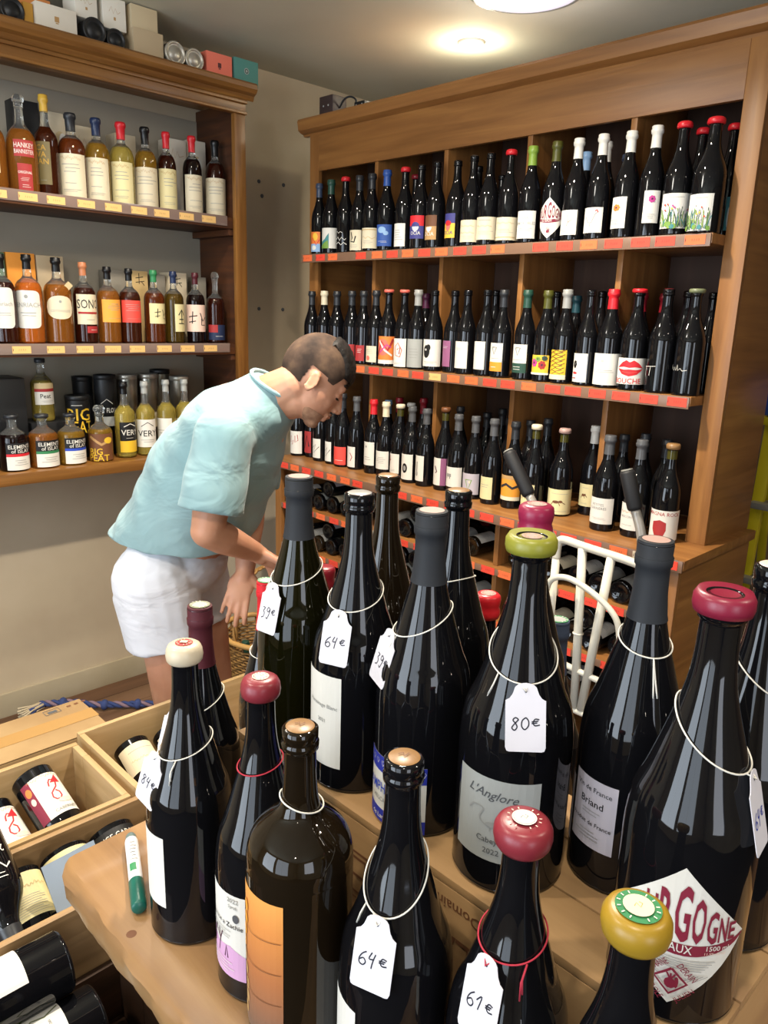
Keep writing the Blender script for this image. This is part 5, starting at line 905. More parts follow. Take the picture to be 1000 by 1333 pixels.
def flat_art(A, parent, o, ux, uy, nrm, name, lift=.0006, cap=None):
    bm = bmesh.new(); cols = []; ux, uy, nrm = Vector(ux), Vector(uy), Vector(nrm); o = Vector(o)
    for li, (col, vs, fs) in enumerate(A.items):
        if col not in cols: cols.append(col)
        bv = [bm.verts.new(o+ux*u+uy*v+nrm*(lift+.00008*li)) for u, v in vs]
        for f in fs:
            try: F = bm.faces.new([bv[i] for i in f]); F.material_index = cols.index(col)
            except ValueError: pass
    return link(name, finish(bm, name, [P(c, .7) for c in cols], False), parent)
A = Art(.6, .146)   # lettering is upside down because the crate is upturned
A.text('Domaine', .020, .019, .0125, 'brown', 0, .066)
A.text('LA', .022, .068, .032, 'brown', 0); A.text('VARENNE', -.085, .068, .032, 'brown', 0, .13)
for q in (((.150, .045), (.150, .09), (.180, .09), (.180, .078)), ((.150, .068), (.172, .068)), ((.150, .045), (.182, .045), (.182, .056)), ((.144, .038), (.188, .038), (.188, .098), (.144, .098), (.144, .038))): A.line(list(q), .0035, 'brown')
A.items = [(c, [(-u, .146-v) for u, v in vs], fs) for c, vs, fs in A.items]
flat_art(A, cf, (.785-.785+.405, 0, 0), (1, 0, 0), (0, 0, 1), (0, -1, 0), 'burnt_lettering')

# bench under the open crates
bn = thing('low_bench', 'low plank bench under the open wine crates', 'bench', (-1.45, .3, 0)); BO = Vector((1.45, -.3, 0))
def bpart(nm, *a, m_=None):
    bm = bmesh.new(); box(bm, *a, 0, .003); bmesh.ops.translate(bm, vec=BO, verts=bm.verts); link(nm, finish(bm, nm, m_ or wood('dark', 'y')), bn)
for k in range(5): bpart('bench_board', -1.745+.165*k, -1.745+.165*k+.163, -.45, 1.28, .415, .445)
for x in (-1.70, -1.00):
    for y in (-.4, 1.18): bpart('bench_leg', x, x+.05, y, y+.05, 0, .4145)
def open_crate(label, x0, x1, y0, y1, z0, z1, th=.014, mx=None, my=None):
    mx = mx or wood('pine', 'x'); my = my or wood('pine', 'y')
    t = thing('wine_crate', label, 'crate', (x0, y0, z0), group='open wine crates on the bench'); O = Vector((-x0, -y0, -z0))
    def p(nm, *a):
        bm = bmesh.new(); box(bm, *a[:6], 0, .0012); bmesh.ops.translate(bm, vec=O, verts=bm.verts); return link(nm, finish(bm, nm, a[6]), t)
    p('bottom_board', x0+th+.0005, x1-th-.0005, y0+th+.0005, y1-th-.0005, z0+.0004, z0+.009, my)
    p('long_side', x0, x0+th, y0, y1, z0+.0003, z1, my); p('long_side', x1-th, x1, y0, y1, z0+.0003, z1, my)
    for a, b in ((y0, y0+th), (y1-th, y1)):   # end panel made of a narrow and a wide board
        xm = x0+th+(x1-x0-2*th)*.22
        p('end_board', x0+th+.0004, xm-.0008, a, b, z0+.0003, z1-.001, mx); p('end_board', xm+.0008, x1-th-.0004, a, b, z0+.0003, z1, mx)
    return t
open_crate('open pine crate holding two bottles with red figure labels', -1.699, -1.411, .02, .645, .4455, .72)
open_crate('open pine crate behind, nearest the man, holding white labelled bottles', -1.731, -1.416, .661, 1.267, .4455, .726)
OP = wood('oldpine', 'x'); OPY = wood('oldpine', 'y')
open_crate('darker open crate beside the table corner, with black and cream labelled bottles', -1.4085, -1.173, .05, .697, .4455, .716, mx=OP, my=OPY)
gg = 'bottles lying in the open crates'
CABL = ('white', ('P', [(-1, 0), (-.62, 0), (-.62, 1), (-1, 1)], 'wine'), ('E', -.8, .78, .13, .10, 'orange'), ('E', -.80, .55, .10, .08, 'pinkish'), ('L', [(-.05, .66), (.0, .76), (.1, .82), (.22, .80), (.28, .72), (.2, .62), (.05, .56), (-.08, .50), (-.12, .40), (-.03, .33), (.12, .32), (.22, .38), (.22, .48), (.1, .54)], .04, 'red'), ('P', [(.05, .74), (.42, .92), (.50, .72)], 'red'), ('E', .3, .28, .32, .06, 'pinkish'), ('S', .95), T_('CABERNET', .15, .10, .07, 'grey'), ('ROT',))
lab = lambda w_=1.25, z0=.045, z1=.135, c=PI/2: (c-w_, c+w_, z0, z1)
UB = 'foil', 'charcoal'
lying('wine_bottle', 'upper of the two bottles with red figure labels', (-1.664, .525, .690), (.80, .10, -.42), .265, .0455, 'burg', 'black', UB, [(lab(1.25, .026, .135, PI/2-.1), CABL)], gg, 32)
lying('wine_bottle', 'lower of the two bottles with red figure labels', (-1.664, .430, .645), (.80, .10, -.40), .265, .0455, 'burg', 'black', UB, [(lab(1.25, .026, .135, PI/2-.1), CABL)], gg, 32)
lying('wine_bottle', 'white labelled bottle with pen script in the crate nearest the man', (-1.694, .782, .652), (.85, .0, -.42), .265, .0455, 'burg', 'black', UB, [(lab(1.3, .018, .095), ('cream', ('S', .6), ('N', .2, .3, 1)))], gg, 32)
lying('wine_bottle', 'bottle with white label half behind the leaning price tag', (-1.694, .889, .652), (.85, .0, -.42), .265, .0455, 'burg', 'black', UB, [(lab(1.3, .018, .095), ('cream', ('S', .6)))], gg, 32)
lying('wine_bottle', 'black bottle with white chalk lettering under the table corner', (-1.383, .580, .675), (.85, .0, -.50), .234, .047, 'burg', 'black', UB, [(lab(1.3, .012, .135), ('black', T_('ROUGE GARANCE', 0, .86, .10, 'white'), T_('LES SATINES', 0, .66, .10, 'white'), T_('Saint Vincent', 0, .47, .10, 'white'), T_('2021', .1, .25, .09, 'white'), ('ROT',)))], gg, 32)
lying('wine_bottle', 'bottle with yellowed label just behind the blue-grey card', (-1.383, .483, .673), (.85, .0, -.50), .234, .047, 'burg', 'black', UB, [(lab(1.3, .010, .10), ('paleyellow', ('N', .5, .95, 9), ('S', .3)))], gg, 32)
lying('wine_bottle', 'bottle with yellowed label beside the big black 2020 bottle', (-1.383, .387, .668), (.85, .0, -.50), .234, .046, 'burg', 'black', UB, [(lab(1.3, .012, .10), ('paleyellow', ('N', .5, .95, 9), ('S', .3)))], gg, 32)
lying('wine_bottle', 'big black bottle marked 2020 lying on the crate contents', (-1.400, .325, .782), (.85, .02, -.47), .236, .050, 'burg', 'black', UB, [((PI/2-.9, PI/2+.9, .02, .12), ('none', T_('2020', -.35, .40, .14, 'white'), ('L', [(-.8, .7), (-.55, .8), (-.3, .66), (0, .78), (.3, .68), (.5, .76)], .045, 'white'), ('N2', .85, 1, 2)))], gg, 32)
# blue-grey card standing in the crate
bm = bmesh.new(); box(bm, -.0009, .0009, 0, .105, 0, .10, 0, 0); o = link('card', finish(bm, 'card', mat('blue_card', '8b99aa', .5), False), loc=(-1.236, .415, .655)); o.rotation_euler = (0, -.60, .10); tag(o, 'blank blue-grey card leaning in the crate at the table corner', 'card')
# dark crate half under the table with two magnums
t = open_crate('dark crate half under the table corner with two lying bottles', -1.171, -.72, -.15, .50, .4455, .575, mx=wood('dark', 'x'), my=wood('dark', 'y')); del t['group']
COMB = ('white', T_('VARENNE', .12, .84, .09, 'olive'), T_('DE COMBRE', .12, .70, .085, 'olive'), ('L', [(-.8, .5), (-.4, .66), (0, .62), (.3, .42), (.5, .3)], .035, 'green'), ('L', [(-.6, .3), (-.2, .45), (0, .35), (-.1, .2), (.1, .02)], .03, 'moss'), T_('Chinon', -.5, .18, .05, 'grey'))
lying('magnum_bottle', 'bottle with white COMBRE label lying in the dark crate', (-1.052, .400, .600), (-.0, -1, 0), .35, .0515, 'mag', 'black', ('foilmag', 'charcoal'), [((PI/2-.9, PI/2+1.3, .056, .185), COMB)], 'bottles in the dark crate', 40)
lying('magnum_bottle', 'bottle with white label just above the COMBRE labelled bottle', (-1.113, .374, .684), (-.0, -1, 0), .35, .0515, 'mag', 'black', ('foilmag', 'charcoal'), [((PI/2-.9, PI/2+1.3, .068, .170), ('white', T_('2021', .3, .8, .1, 'grey'), ('N', .55, .65, 1)))], 'bottles in the dark crate', 40)
for x, z, y, l in ((-1.102, .508, .40, 'hidden dark bottle under the COMBRE bottle'), (-.997, .508, .41, 'dark bottle low in the dark crate beside the COMBRE bottle'), (-.892, .508, .40, 'unlabelled dark bottle at the bottom of the dark crate'), (-.787, .508, .41, 'unlabelled dark bottle against the far side of the dark crate'), (-.945, .600, .40, 'unlabelled dark bottle on top, beside the COMBRE bottle'), (-.840, .600, .405, 'unlabelled dark bottle on top, deep under the table')):
    lying('magnum_bottle', l, (x, y, z), (0, -1, 0), .35, .0515, 'mag', 'black', ('foilmag', 'charcoal'), [], 'bottles in the dark crate', 32)
bpart('bench_board', -.919, -.66, -.45, 1.28, .415, .445)
# cardboard box
t = thing('cardboard_box', 'closed brown cardboard box on the floor behind the open crates', 'box', (-1.85, .2, 0)); CBD = noisy('cardboard', '927754', 'a78b64', 5, (1, 1, 1), .8, 4, '9c815c', spec=.15)
bm = bmesh.new(); box(bm, -.085, .105, -.56, .555, .0004, .700, 0, .004); link('box_body', finish(bm, 'box_body', CBD), t)
for a, b in ((-.084, .009), (.011, .104)): boxo('flap', a, b, -.558, .553, .7005, .7035, CBD, t, .001)
boxo('tape', -.015, .035, -.56, .556, .7038, .7044, mat('tan_tape', 'a4804f', .25), t, 0)
A = Art(.3, .2)
A.line([(-.02, -.012), (-.02, .012), (.02, .012), (.02, -.012), (-.02, -.012)], .002, 'grey2'); A.rect(-.012, -.008, .012, .004, 'grey2')
for k in range(3): A.rect(.04+.02*k, -.005, .05+.02*k, .003, 'brown')
flat_art(A, t, (-.060, .47, .7036), (-.05, 1, 0), (-1, -.05, 0), (0, 0, 1), 'box_print')
# rope dog-toy style braided cord on the floor
pts = [(-3.20, 1.075, .052), (-3.17, 1.13, .05), (-3.13, 1.20, .045), (-3.08, 1.27, .03), (-3.03, 1.35, .022), (-2.98, 1.42, .02), (-2.93, 1.50, .016), (-2.86, 1.60, .014)]
sp = smoothpts(pts, 10); rt = thing('braided_rope', 'blue braided rope with cream tassel lying along the baseboard', 'rope', (-3.2, 1.075, 0)); RO = Vector((3.2, -1.075, 0))
ROPEM = [mat('rope_blue', '32406e', .9, bump=.3, bscale=200), mat('rope_mauve', '7c6672', .9), mat('rope_cream', 'b9a98c', .95)]
for k in range(3):
    q = []
    for i, p in enumerate(sp):
        a = i*.55+k*2*PI/3; f = (sp[min(i+1, len(sp)-1)]-sp[max(i-1, 0)]).normalized(); n = f.orthogonal().normalized(); s = f.cross(n); q.append(p+(n*math.cos(a)+s*math.sin(a))*.0085+RO)
    bm = bmesh.new(); tube(bm, q, .0075, 7); link('strand', finish(bm, 'strand', ROPEM[k % 2] if k else ROPEM[0]), rt)
for c in (14, 34, 50, 60):
    if c < len(sp):
        bm = bmesh.new(); f = (sp[c]-sp[c-1]).normalized(); tube(bm, [sp[c]+RO-f*.018, sp[c]+RO-f*.010, sp[c]+RO, sp[c]+RO+f*.010, sp[c]+RO+f*.018], [.010, .020, .024, .020, .010], 10); link('knot', finish(bm, 'knot', ROPEM[0]), rt)
random.seed(3)
for nm, mm, L_, sp_ in (('tassel', ROPEM[2], .10, .035), ('tassel_wrap', ROPEM[0], .055, .02)):
    bm = bmesh.new()
    for k in range(26):
        a = random.uniform(0, 2*PI); r = random.uniform(0, .014); e = sp[1]+Vector((.01, -L_*random.uniform(.8, 1.05), -.02))+Vector((math.cos(a), .1, math.sin(a)))*sp_*random.uniform(.3, 1); e.z = max(e.z, .006)
        tube(bm, [sp[3]+RO+Vector((math.cos(a)*r, 0, math.sin(a)*r)), (sp[1]+e)/2+RO, e+RO], .004 if nm == 'tassel' else .006, 5)
    o = link(nm, finish(bm, nm, mm), rt); o['kind'] = 'stuff'
# marker pen on the table
mp = thing('marker_pen', 'white barrelled paint marker with dark green cap on the table edge', 'marker', (-.735, .338, 1.0595)); d = Vector((-.866+.735, .392-.338, 0)); L_ = .138
mp.rotation_euler = (0, PI/2, math.atan2(d.y, d.x)); MG = mat('marker_green', '14584c', .35); MW = mat('marker_white', 'd4d4d8', .35)
bm = bmesh.new(); lathe(bm, [(0, 0), (.0075, 0), (.0088, .002), (.0092, .004), (.0092, .046), (.0088, .047)], 24); link('cap', finish(bm, 'cap', MG, True, .6), mp)
bm = bmesh.new(); lathe(bm, [(.0085, .0472), (.0085, .125), (.0078, .128)], 24); link('barrel', finish(bm, 'barrel', MW), mp)
bm = bmesh.new(); lathe(bm, [(.0078, .1282), (.0068, .136), (.005, .140), (0, .140)], 24); link('barrel_end', finish(bm, 'barrel_end', mat('marker_grey', '5d6d6c', .4)), mp)
A = Art(.016, .075); A.rect(-.006, .012, .002, .026, 'greenc'); A.noise(.03, .07, 6, 'grey'); bm, ms = art_mesh(A, .0085, PI, .0475, .0003, .3); link('barrel_print', finish(bm, 'barrel_print', ms, False), mp)

# ------------------------------------------------------------------ the big bottles
FB = dict(
 cream=(-.694, .387, 1.049, .35, .049, 'mag'), sticker=(-.575, .403, 1.049, .35, .049, 'mag'), cork=(-.476, .375, 1.049, .35, .0493, 'magbord'), cork64=(-.3815, .409, 1.049, .35, .051, 'mag'),
 red61=(-.281, .438, 1.049, .33, .050, 'mag'), yellow=(-.177, .419, 1.049, .33, .050, 'mag'), maroon=(-.778, .457, 1.049, .35, .0465, 'mag'),
 b39a=(-.722, .566, 1.206, .35, .0525, 'mag'), b64a=(-.615, .568, 1.206, .35, .0525, 'mag'), b39=(-.508, .571, 1.206, .35, .0520, 'mag'), b80=(-.389, .578, 1.206, .35, .0560, 'mag'),
 burg=(-.205, .565, 1.206, .35, .0520, 'mag'), rio=(-.306, .656, 1.206, .35, .0505, 'mag'), openb=(-.666, .663, 1.206, .35, .047, 'mag'), back=(-.556, .670, 1.206, .35, .048, 'mag'),
 pink=(-.452, .676, 1.206, .35, .047, 'mag'), farR=(-.205, .667, 1.206, .35, .048, 'mag'), redfoil=(-.845, .604, 1.049, .33, .042, 'mag'),
 redbulb=(-.606, .806, 1.049, .33, .044, 'mag'), reddome=(-.838, .705, 1.049, .33, .042, 'mag'), teal=(-.490, .803, 1.049, .33, .044, 'mag'))
F_ = dict(
 cream=('large dark bottle with cream wax top at the table end', 'black', ('waxmag', 'waxcream'), [((-2.75, -1.17, .048, .138), ('white',))]),
 sticker=('large bottle with dull red wax and pink dancing figures label', 'black', ('waxmag', 'waxred'), [((-2.55, -.98, .028, .130), ('white', ('P', [(-1, 0), (1, 0), (1, .30), (.5, .38), (0, .34), (-.5, .40), (-1, .38)], 'mediumpink'), ('L', [(.0, .22), (.08, .38), (.0, .5)], .02, 'plum'), ('L', [(-.1, .45), (.08, .38), (.2, .5)], .02, 'plum'), ('L', [(.3, .22), (.36, .36), (.42, .22)], .02, 'plum'), ('L', [(-.3, .25), (-.25, .4), (-.15, .5)], .03, 'plum'), T_('2022', .62, .94, .05, 'grey'), T_('Syrah', .62, .86, .05, 'grey'), T_('La ferme a Zachie', .2, .64, .055, 'charcoal'), ('E', .72, .74, .1, .05, 'grey2'), ('N', .46, .58, 4), ('N2', .05, .2, 4)))]),
 cork=('straight shouldered brown magnum with bare cork and orange label', 'brown', ('cork', 'corkc'), [((-2.75, -.96, .050, .203), ('ORANGE',))]),
 cork64=('large bottle with bare cork and 64 euro tag at the front of the table', 'black', ('cork', 'corkc'), [((-2.9, -1.51, .011, .129), ('white',))]),
 red61=('large bottle with bulbous dull red wax and white sticker at the front', 'black', ('bigbulb', 'waxred'), []),
 yellow=('large bottle with bulbous mustard wax and green sticker', 'black', ('bigbulb', 'waxyel'), [((-2.6, -1.7, .02, .12), ('white',))]),
 maroon=('large dark bottle with maroon foil and pale green top behind the cream waxed one', 'black', ('foilmag', 'maroon'), []),
 b39a=('tall olive glass bottle with long black foil on the crate', 'olive', ('foilmag', 'charcoal'), []),
 b64a=('large bottle with bare lip and plain white Hermitage label on the crate', 'black', ('cork', 'grey'), [((-2.25, -1.05, .031, .146), ('white', T_('Hermitage Blanc', .15, .66, .055, 'grey'), T_('2021', .15, .5, .04, 'grey')))]),
 b39=('large bottle with black foil and blue and white AMPHIBOLITE label', 'black', ('foilmag', 'charcoal'), [((-2.32, -.69, .004, .084), ('AMPHI',))]),
 b80=('widest bottle, with flat olive green wax disc and grey label on the crate', 'black', ('discmag', 'waxolive'), [((-2.03, -.47, .036, .125), ('silver2',))]),
 burg=('tall bottle with dark red wax disc and diamond BOURGOGNE label', 'black', ('discmag', 'wine'), []),
 rio=('large bottle with matt black foil and white Briand back label', 'black', ('foilmag', 'charcoal'), [((-2.26, -1.24, .044, .118), ('lavender', T_('Vin de France', 0, .85, .07, 'charcoal'), T_('Briand', 0, .66, .10, 'black'), ('N', .46, .56, 2), T_('Produit de France', 0, .36, .06, 'charcoal'), ('N', .1, .26, 3))), ((-2.64, -2.36, .030, .104), ('lavender', ('E', 0, .6, .3, .04, 'black'), ('N', .2, .4, 3)))]),
 openb=('brown glass bottle with bare cork standing behind the white labelled one', 'brown', ('cork', 'corkc'), []),
 back=('dark bottle with bare glossy lip behind the AMPHIBOLITE bottle', 'black', ('cork', 'corkc'), []),
 pink=('bottle with ribbed magenta wax directly behind the olive green waxed one', 'black', ('bulb2', 'waxpink'), []),
 farR=('dark bottle cut by the frame, behind the diamond label', 'black', ('cork', 'pinkish'), []),
 redfoil=('bottle with bright red foil and green top behind the crate', 'black', ('foilmag', 'red'), []),
 redbulb=('bottle with bright red wax and white sticker behind the crate', 'black', ('bulb2', 'red'), []),
 reddome=('bottle with dark red wax dome behind the tall olive glass bottle', 'black', ('bulb2', 'dkred'), []),
 teal=('bottle with grey-blue foil and pale green top beside the white frame', 'black', ('foilmag', 'slate'), []))
def label_plain(t, R, sp, col):
    return link('label', label_grid(R, *sp, col), t, label='blank %s label' % col if 0 else None)
for k, (txt, glass, cap, labs) in F_.items():
    x, y, z, H, R, kd = FB[k]
    t = bottle('magnum_bottle', txt, 'wine bottle', (x, y, z+.0003), H, R, kd, glass, cap, [], 'big bottles on the table and crate', 56)
    for sp, art in labs:
        if art == ('ORANGE',):
            lp = link('label', label_grid(R, *sp, 'orange'), t, label='orange to brown banded label'); W_ = (sp[1]-sp[0])*R; Hh = sp[3]-sp[2]; A = Art(W_, Hh)
            lm = lp.data.materials; lm.clear()
            gm = bpy.data.materials.new('orange_banded_paper'); gm.use_nodes = True; nt = gm.node_tree; tc = nt.nodes.new('ShaderNodeTexCoord'); sx = nt.nodes.new('ShaderNodeSeparateXYZ'); rp = nt.nodes.new('ShaderNodeValToRGB')
            mr = nt.nodes.new('ShaderNodeMapRange'); mr.inputs['From Min'].default_value = sp[2]; mr.inputs['From Max'].default_value = sp[3]
            e = rp.color_ramp.elements; e[0].color = (*hexc('6c5648'), 1); e[1].color = (*hexc('e09a4c'), 1); q = e.new(.45); q.color = (*hexc('a8683c'), 1); q = e.new(.8); q.color = (*hexc('cf8440'), 1)
            nt.links.new(tc.outputs['Object'], sx.inputs[0]); nt.links.new(sx.outputs['Z'], mr.inputs['Value']); nt.links.new(mr.outputs[0], rp.inputs[0]); nt.links.new(rp.outputs[0], nt.nodes['Principled BSDF'].inputs['Base Color']); lm.append(gm)
            for j in range(9): A.ell(-.08*W_+W_*.04*math.sin(j), Hh*(.10+.095*j), .0045, .0065, 'amberp' if j > 4 else 'tan', 14)
            for j in range(3): A.line([(-.3*W_, Hh*(.30+.22*j)), (.1*W_, Hh*(.28+.22*j)), (.48*W_, Hh*(.31+.22*j))], .0006, 'brown')
            A.rect(.22*W_, Hh*.04, .42*W_, Hh*.055, 'white'); bm, ms = art_mesh(A, R, (sp[0]+sp[1])/2, sp[2], .0007); link('label_print', finish(bm, 'label_print', ms, False), lp)
        elif art == ('AMPHI',):
            lp = link('label', label_grid(R, *sp, 'white'), t, label='blue and white label'); W_ = (sp[1]-sp[0])*R; Hh = sp[3]-sp[2]; A = Art(W_, Hh)
            A.rect(-W_/2, Hh*.76, W_/2, Hh, 'royal'); A.rect(-W_/2, 0, W_/2, Hh*.2, 'royal'); A.ell(.02*W_, Hh*.78, .010, .010, 'royal', 20)
            for j in range(9):
                u = -W_*.46+j*W_*.115
                if j == 4: continue
                A.line([(u, Hh*.86), (u-.0025, Hh*.92), (u-.001, Hh*.945), (u, Hh*.92), (u+.001, Hh*.945), (u+.0025, Hh*.92), (u, Hh*.86)], .0005, 'white')
            A.ell(.02*W_, Hh*.80, .005, .007, 'white', 14); A.ell(.02*W_, Hh*.80, .004, .006, 'royal', 14)
            A.text('AMPHIBOLITE', 0, Hh*.54, .0125, 'navyb', 0, W_*.84); A.text('MUSCADET SEVRE', 0, Hh*.36, .0055, 'grey', 0, W_*.6); A.text('de Landron', -.1*W_, Hh*.10, .0055, 'white')
            bm, ms = art_mesh(A, R, (sp[0]+sp[1])/2, sp[2], .0007); link('label_print', finish(bm, 'label_print', ms, False), lp)
        elif art == ('silver2',):
            lp = link('label', label_grid(R, *sp, 'silver'), t, label='pale grey label with a curled animal drawing'); W_ = (sp[1]-sp[0])*R; Hh = sp[3]-sp[2]; A = Art(W_, Hh)
            A.text("L'Anglore", -.02*W_, Hh*.80, .0125, 'grey2', -.05, W_*.72, 1, .38)
            c = smoothpts([(-.3*W_, Hh*.56, 0), (-.24*W_, Hh*.63, 0), (-.12*W_, Hh*.62, 0), (-.16*W_, Hh*.50, 0), (-.06*W_, Hh*.43, 0), (.12*W_, Hh*.45, 0), (.22*W_, Hh*.52, 0), (.32*W_, Hh*.50, 0)], 5)
            A.line([(p.x, p.y) for p in c], .0016, 'grey'); A.line([(-.02*W_, Hh*.43), (-.03*W_, Hh*.37)], .001, 'grey'); A.line([(.12*W_, Hh*.45), (.15*W_, Hh*.38)], .001, 'grey')
            A.ell(.02*W_, Hh*.455, .009, .003, 'grey', 14)
            A.text('Cabeyrol', 0, Hh*.25, .008, 'grey2'); A.text('2022', 0, Hh*.13, .006, 'grey2')
            bm, ms = art_mesh(A, R, (sp[0]+sp[1])/2, sp[2], .0007); link('label_print', finish(bm, 'label_print', ms, False), lp)
        else: add_label(t, R, sp, art)
    if k == 'burg': diamond_label(t, R, -1.19, .0835, .0625, .0565)
    # stickers and prints on the wax tops
    nr = neck_r(kd, R); H1 = {'bigbulb': H*.9335+.0243, 'waxmag': H*.946-.002+(H-H*.946+.002)*1.052, 'bulb2': H+.0032, 'discmag': H-.0004}.get(cap[0], H+.002)
    def disc(r, z, c, nm, art=None):
        bm = bmesh.new(); lathe(bm, [(r, z-.0004), (r*.97, z), (0, z+.0001)], 28); link(nm, finish(bm, nm, P(c, .5)), t)
    def stamp(fn):
        A = Art(.03, .03); fn(A); bm = bmesh.new(); cols = []
        for li, (col, vs, fs) in enumerate(A.items):
            if col not in cols: cols.append(col)
            bv = [bm.verts.new((u*.72-v*.69, u*.69+v*.72, H1+.0004+li*.00008)) for u, v in vs]
            for f in fs: F = bm.faces.new([bv[i] for i in f]); F.material_index = cols.index(col)
        link('stamp', finish(bm, 'stamp', [P(c, .6) for c in cols], False), t)
    def ringtext(A, r0, r1, c):
        for j in range(14):
            if j in (3, 10): continue
            a = 2*PI*j/14; A.line([(r0*math.cos(a), r0*math.sin(a)), (r1*math.cos(a), r1*math.sin(a))], .0009, c)
    squig = lambda A, c: A.line([(-.003, -.001), (-.001, .002), (.001, -.002), (.003, .0015), (.001, .003)], .0006, c)
    if k == 'cream': stamp(lambda A: (A.ell(0, 0, .0095, .0095, 'redb', 28), ringtext(A, .0065, .0085, 'waxcream'), A.rect(-.004, -.003, .004, .003, 'waxcream')))
    if k == 'sticker': stamp(lambda A: (A.ell(0, 0, .0085, .0085, 'pinkish', 28), ringtext(A, .006, .0076, 'waxred'), squig(A, 'waxred')))
    if k == 'red61': stamp(lambda A: (ringtext(A, .0115, .0135, 'pinkish'), A.ell(0, 0, .0095, .0095, 'white', 28), A.ell(0, 0, .0085, .0085, 'grey', 28), A.ell(0, 0, .0080, .0080, 'white', 28), squig(A, 'charcoal')))
    if k == 'yellow': stamp(lambda A: (A.ell(0, 0, .0150, .0150, 'greenc', 32), ringtext(A, .0115, .0140, 'white'), A.ell(0, 0, .0100, .0100, 'cream', 28), squig(A, 'gold')))
    if k in ('pink', 'redbulb'): stamp(lambda A: (A.ell(0, 0, .0105, .0105, 'blush', 28), ringtext(A, .007, .009, 'redb')))
    if k == 'b80': stamp(lambda A: (A.ell(0, 0, .0098, .0098, 'blush', 28), ringtext(A, .006, .008, 'waxolive')))
    if k in ('redfoil', 'maroon', 'teal'): stamp(lambda A: (A.ell(0, 0, .0125, .0125, 'greenc' if k != 'maroon' else 'moss', 28), A.ell(0, 0, .009, .009, 'silver', 24), ringtext(A, .009, .012, 'white')))
    if k in ('cork', 'cork64'): stamp(lambda A: (A.line([(-.005, .001), (-.001, .003), (0, -.002), (.004, .003)], .0012, 'brown'),))
MATS_dummy = 0

# ------------------------------------------------------------------ strings and price tags
STR = mat('white_string', 'd6d2c8', .8); REDS = mat('red_string', 'a8283a', .8)
def loop_pts(k, az_low, h_low, h_high, n=48, p=1.0, off=.0016):
    x, y, z, H, R, kd = FB[k]; out = []
    for i in range(n):
        a = 2*PI*i/n; c = (1+math.cos(a-az_low))/2; h = h_high-(h_high-h_low)*c**p; r = rad_at(kd, R, H, h)+off
        out.append(Vector((x+r*math.cos(a), y+r*math.sin(a), z+h)))
    return out
GLY = {'6': [[(.75, 1.0), (.35, .75), (.1, .35), (.2, .05), (.55, 0), (.75, .25), (.5, .48), (.15, .3)]], '4': [[(.35, 1), (.1, .5), (.6, .55)], [(.7, .95), (.5, .4), (.4, -.15)]],
 '8': [[(.75, .85), (.45, 1), (.2, .8), (.45, .55), (.6, .25), (.35, 0), (.1, .2), (.35, .5), (.75, .85)]], '0': [[(.5, .95), (.15, .7), (.1, .25), (.4, 0), (.75, .3), (.75, .7), (.5, .95)]],
 '3': [[(.2, .95), (.65, .9), (.35, .55), (.6, .35), (.5, -.05), (.1, -.2)]], '9': [[(.7, .85), (.35, .95), (.15, .6), (.5, .5), (.75, .85), (.65, .3), (.35, -.25), (.1, -.1)]],
 '1': [[(.1, .55), (.6, .95), (.35, 0)]], 'e': [[(.85, .75), (.45, .8), (.25, .4), (.45, .1), (.9, .2)], [(.1, .5), (.75, .6)], [(.1, .32), (.65, .4)]]}
TAGN = 0
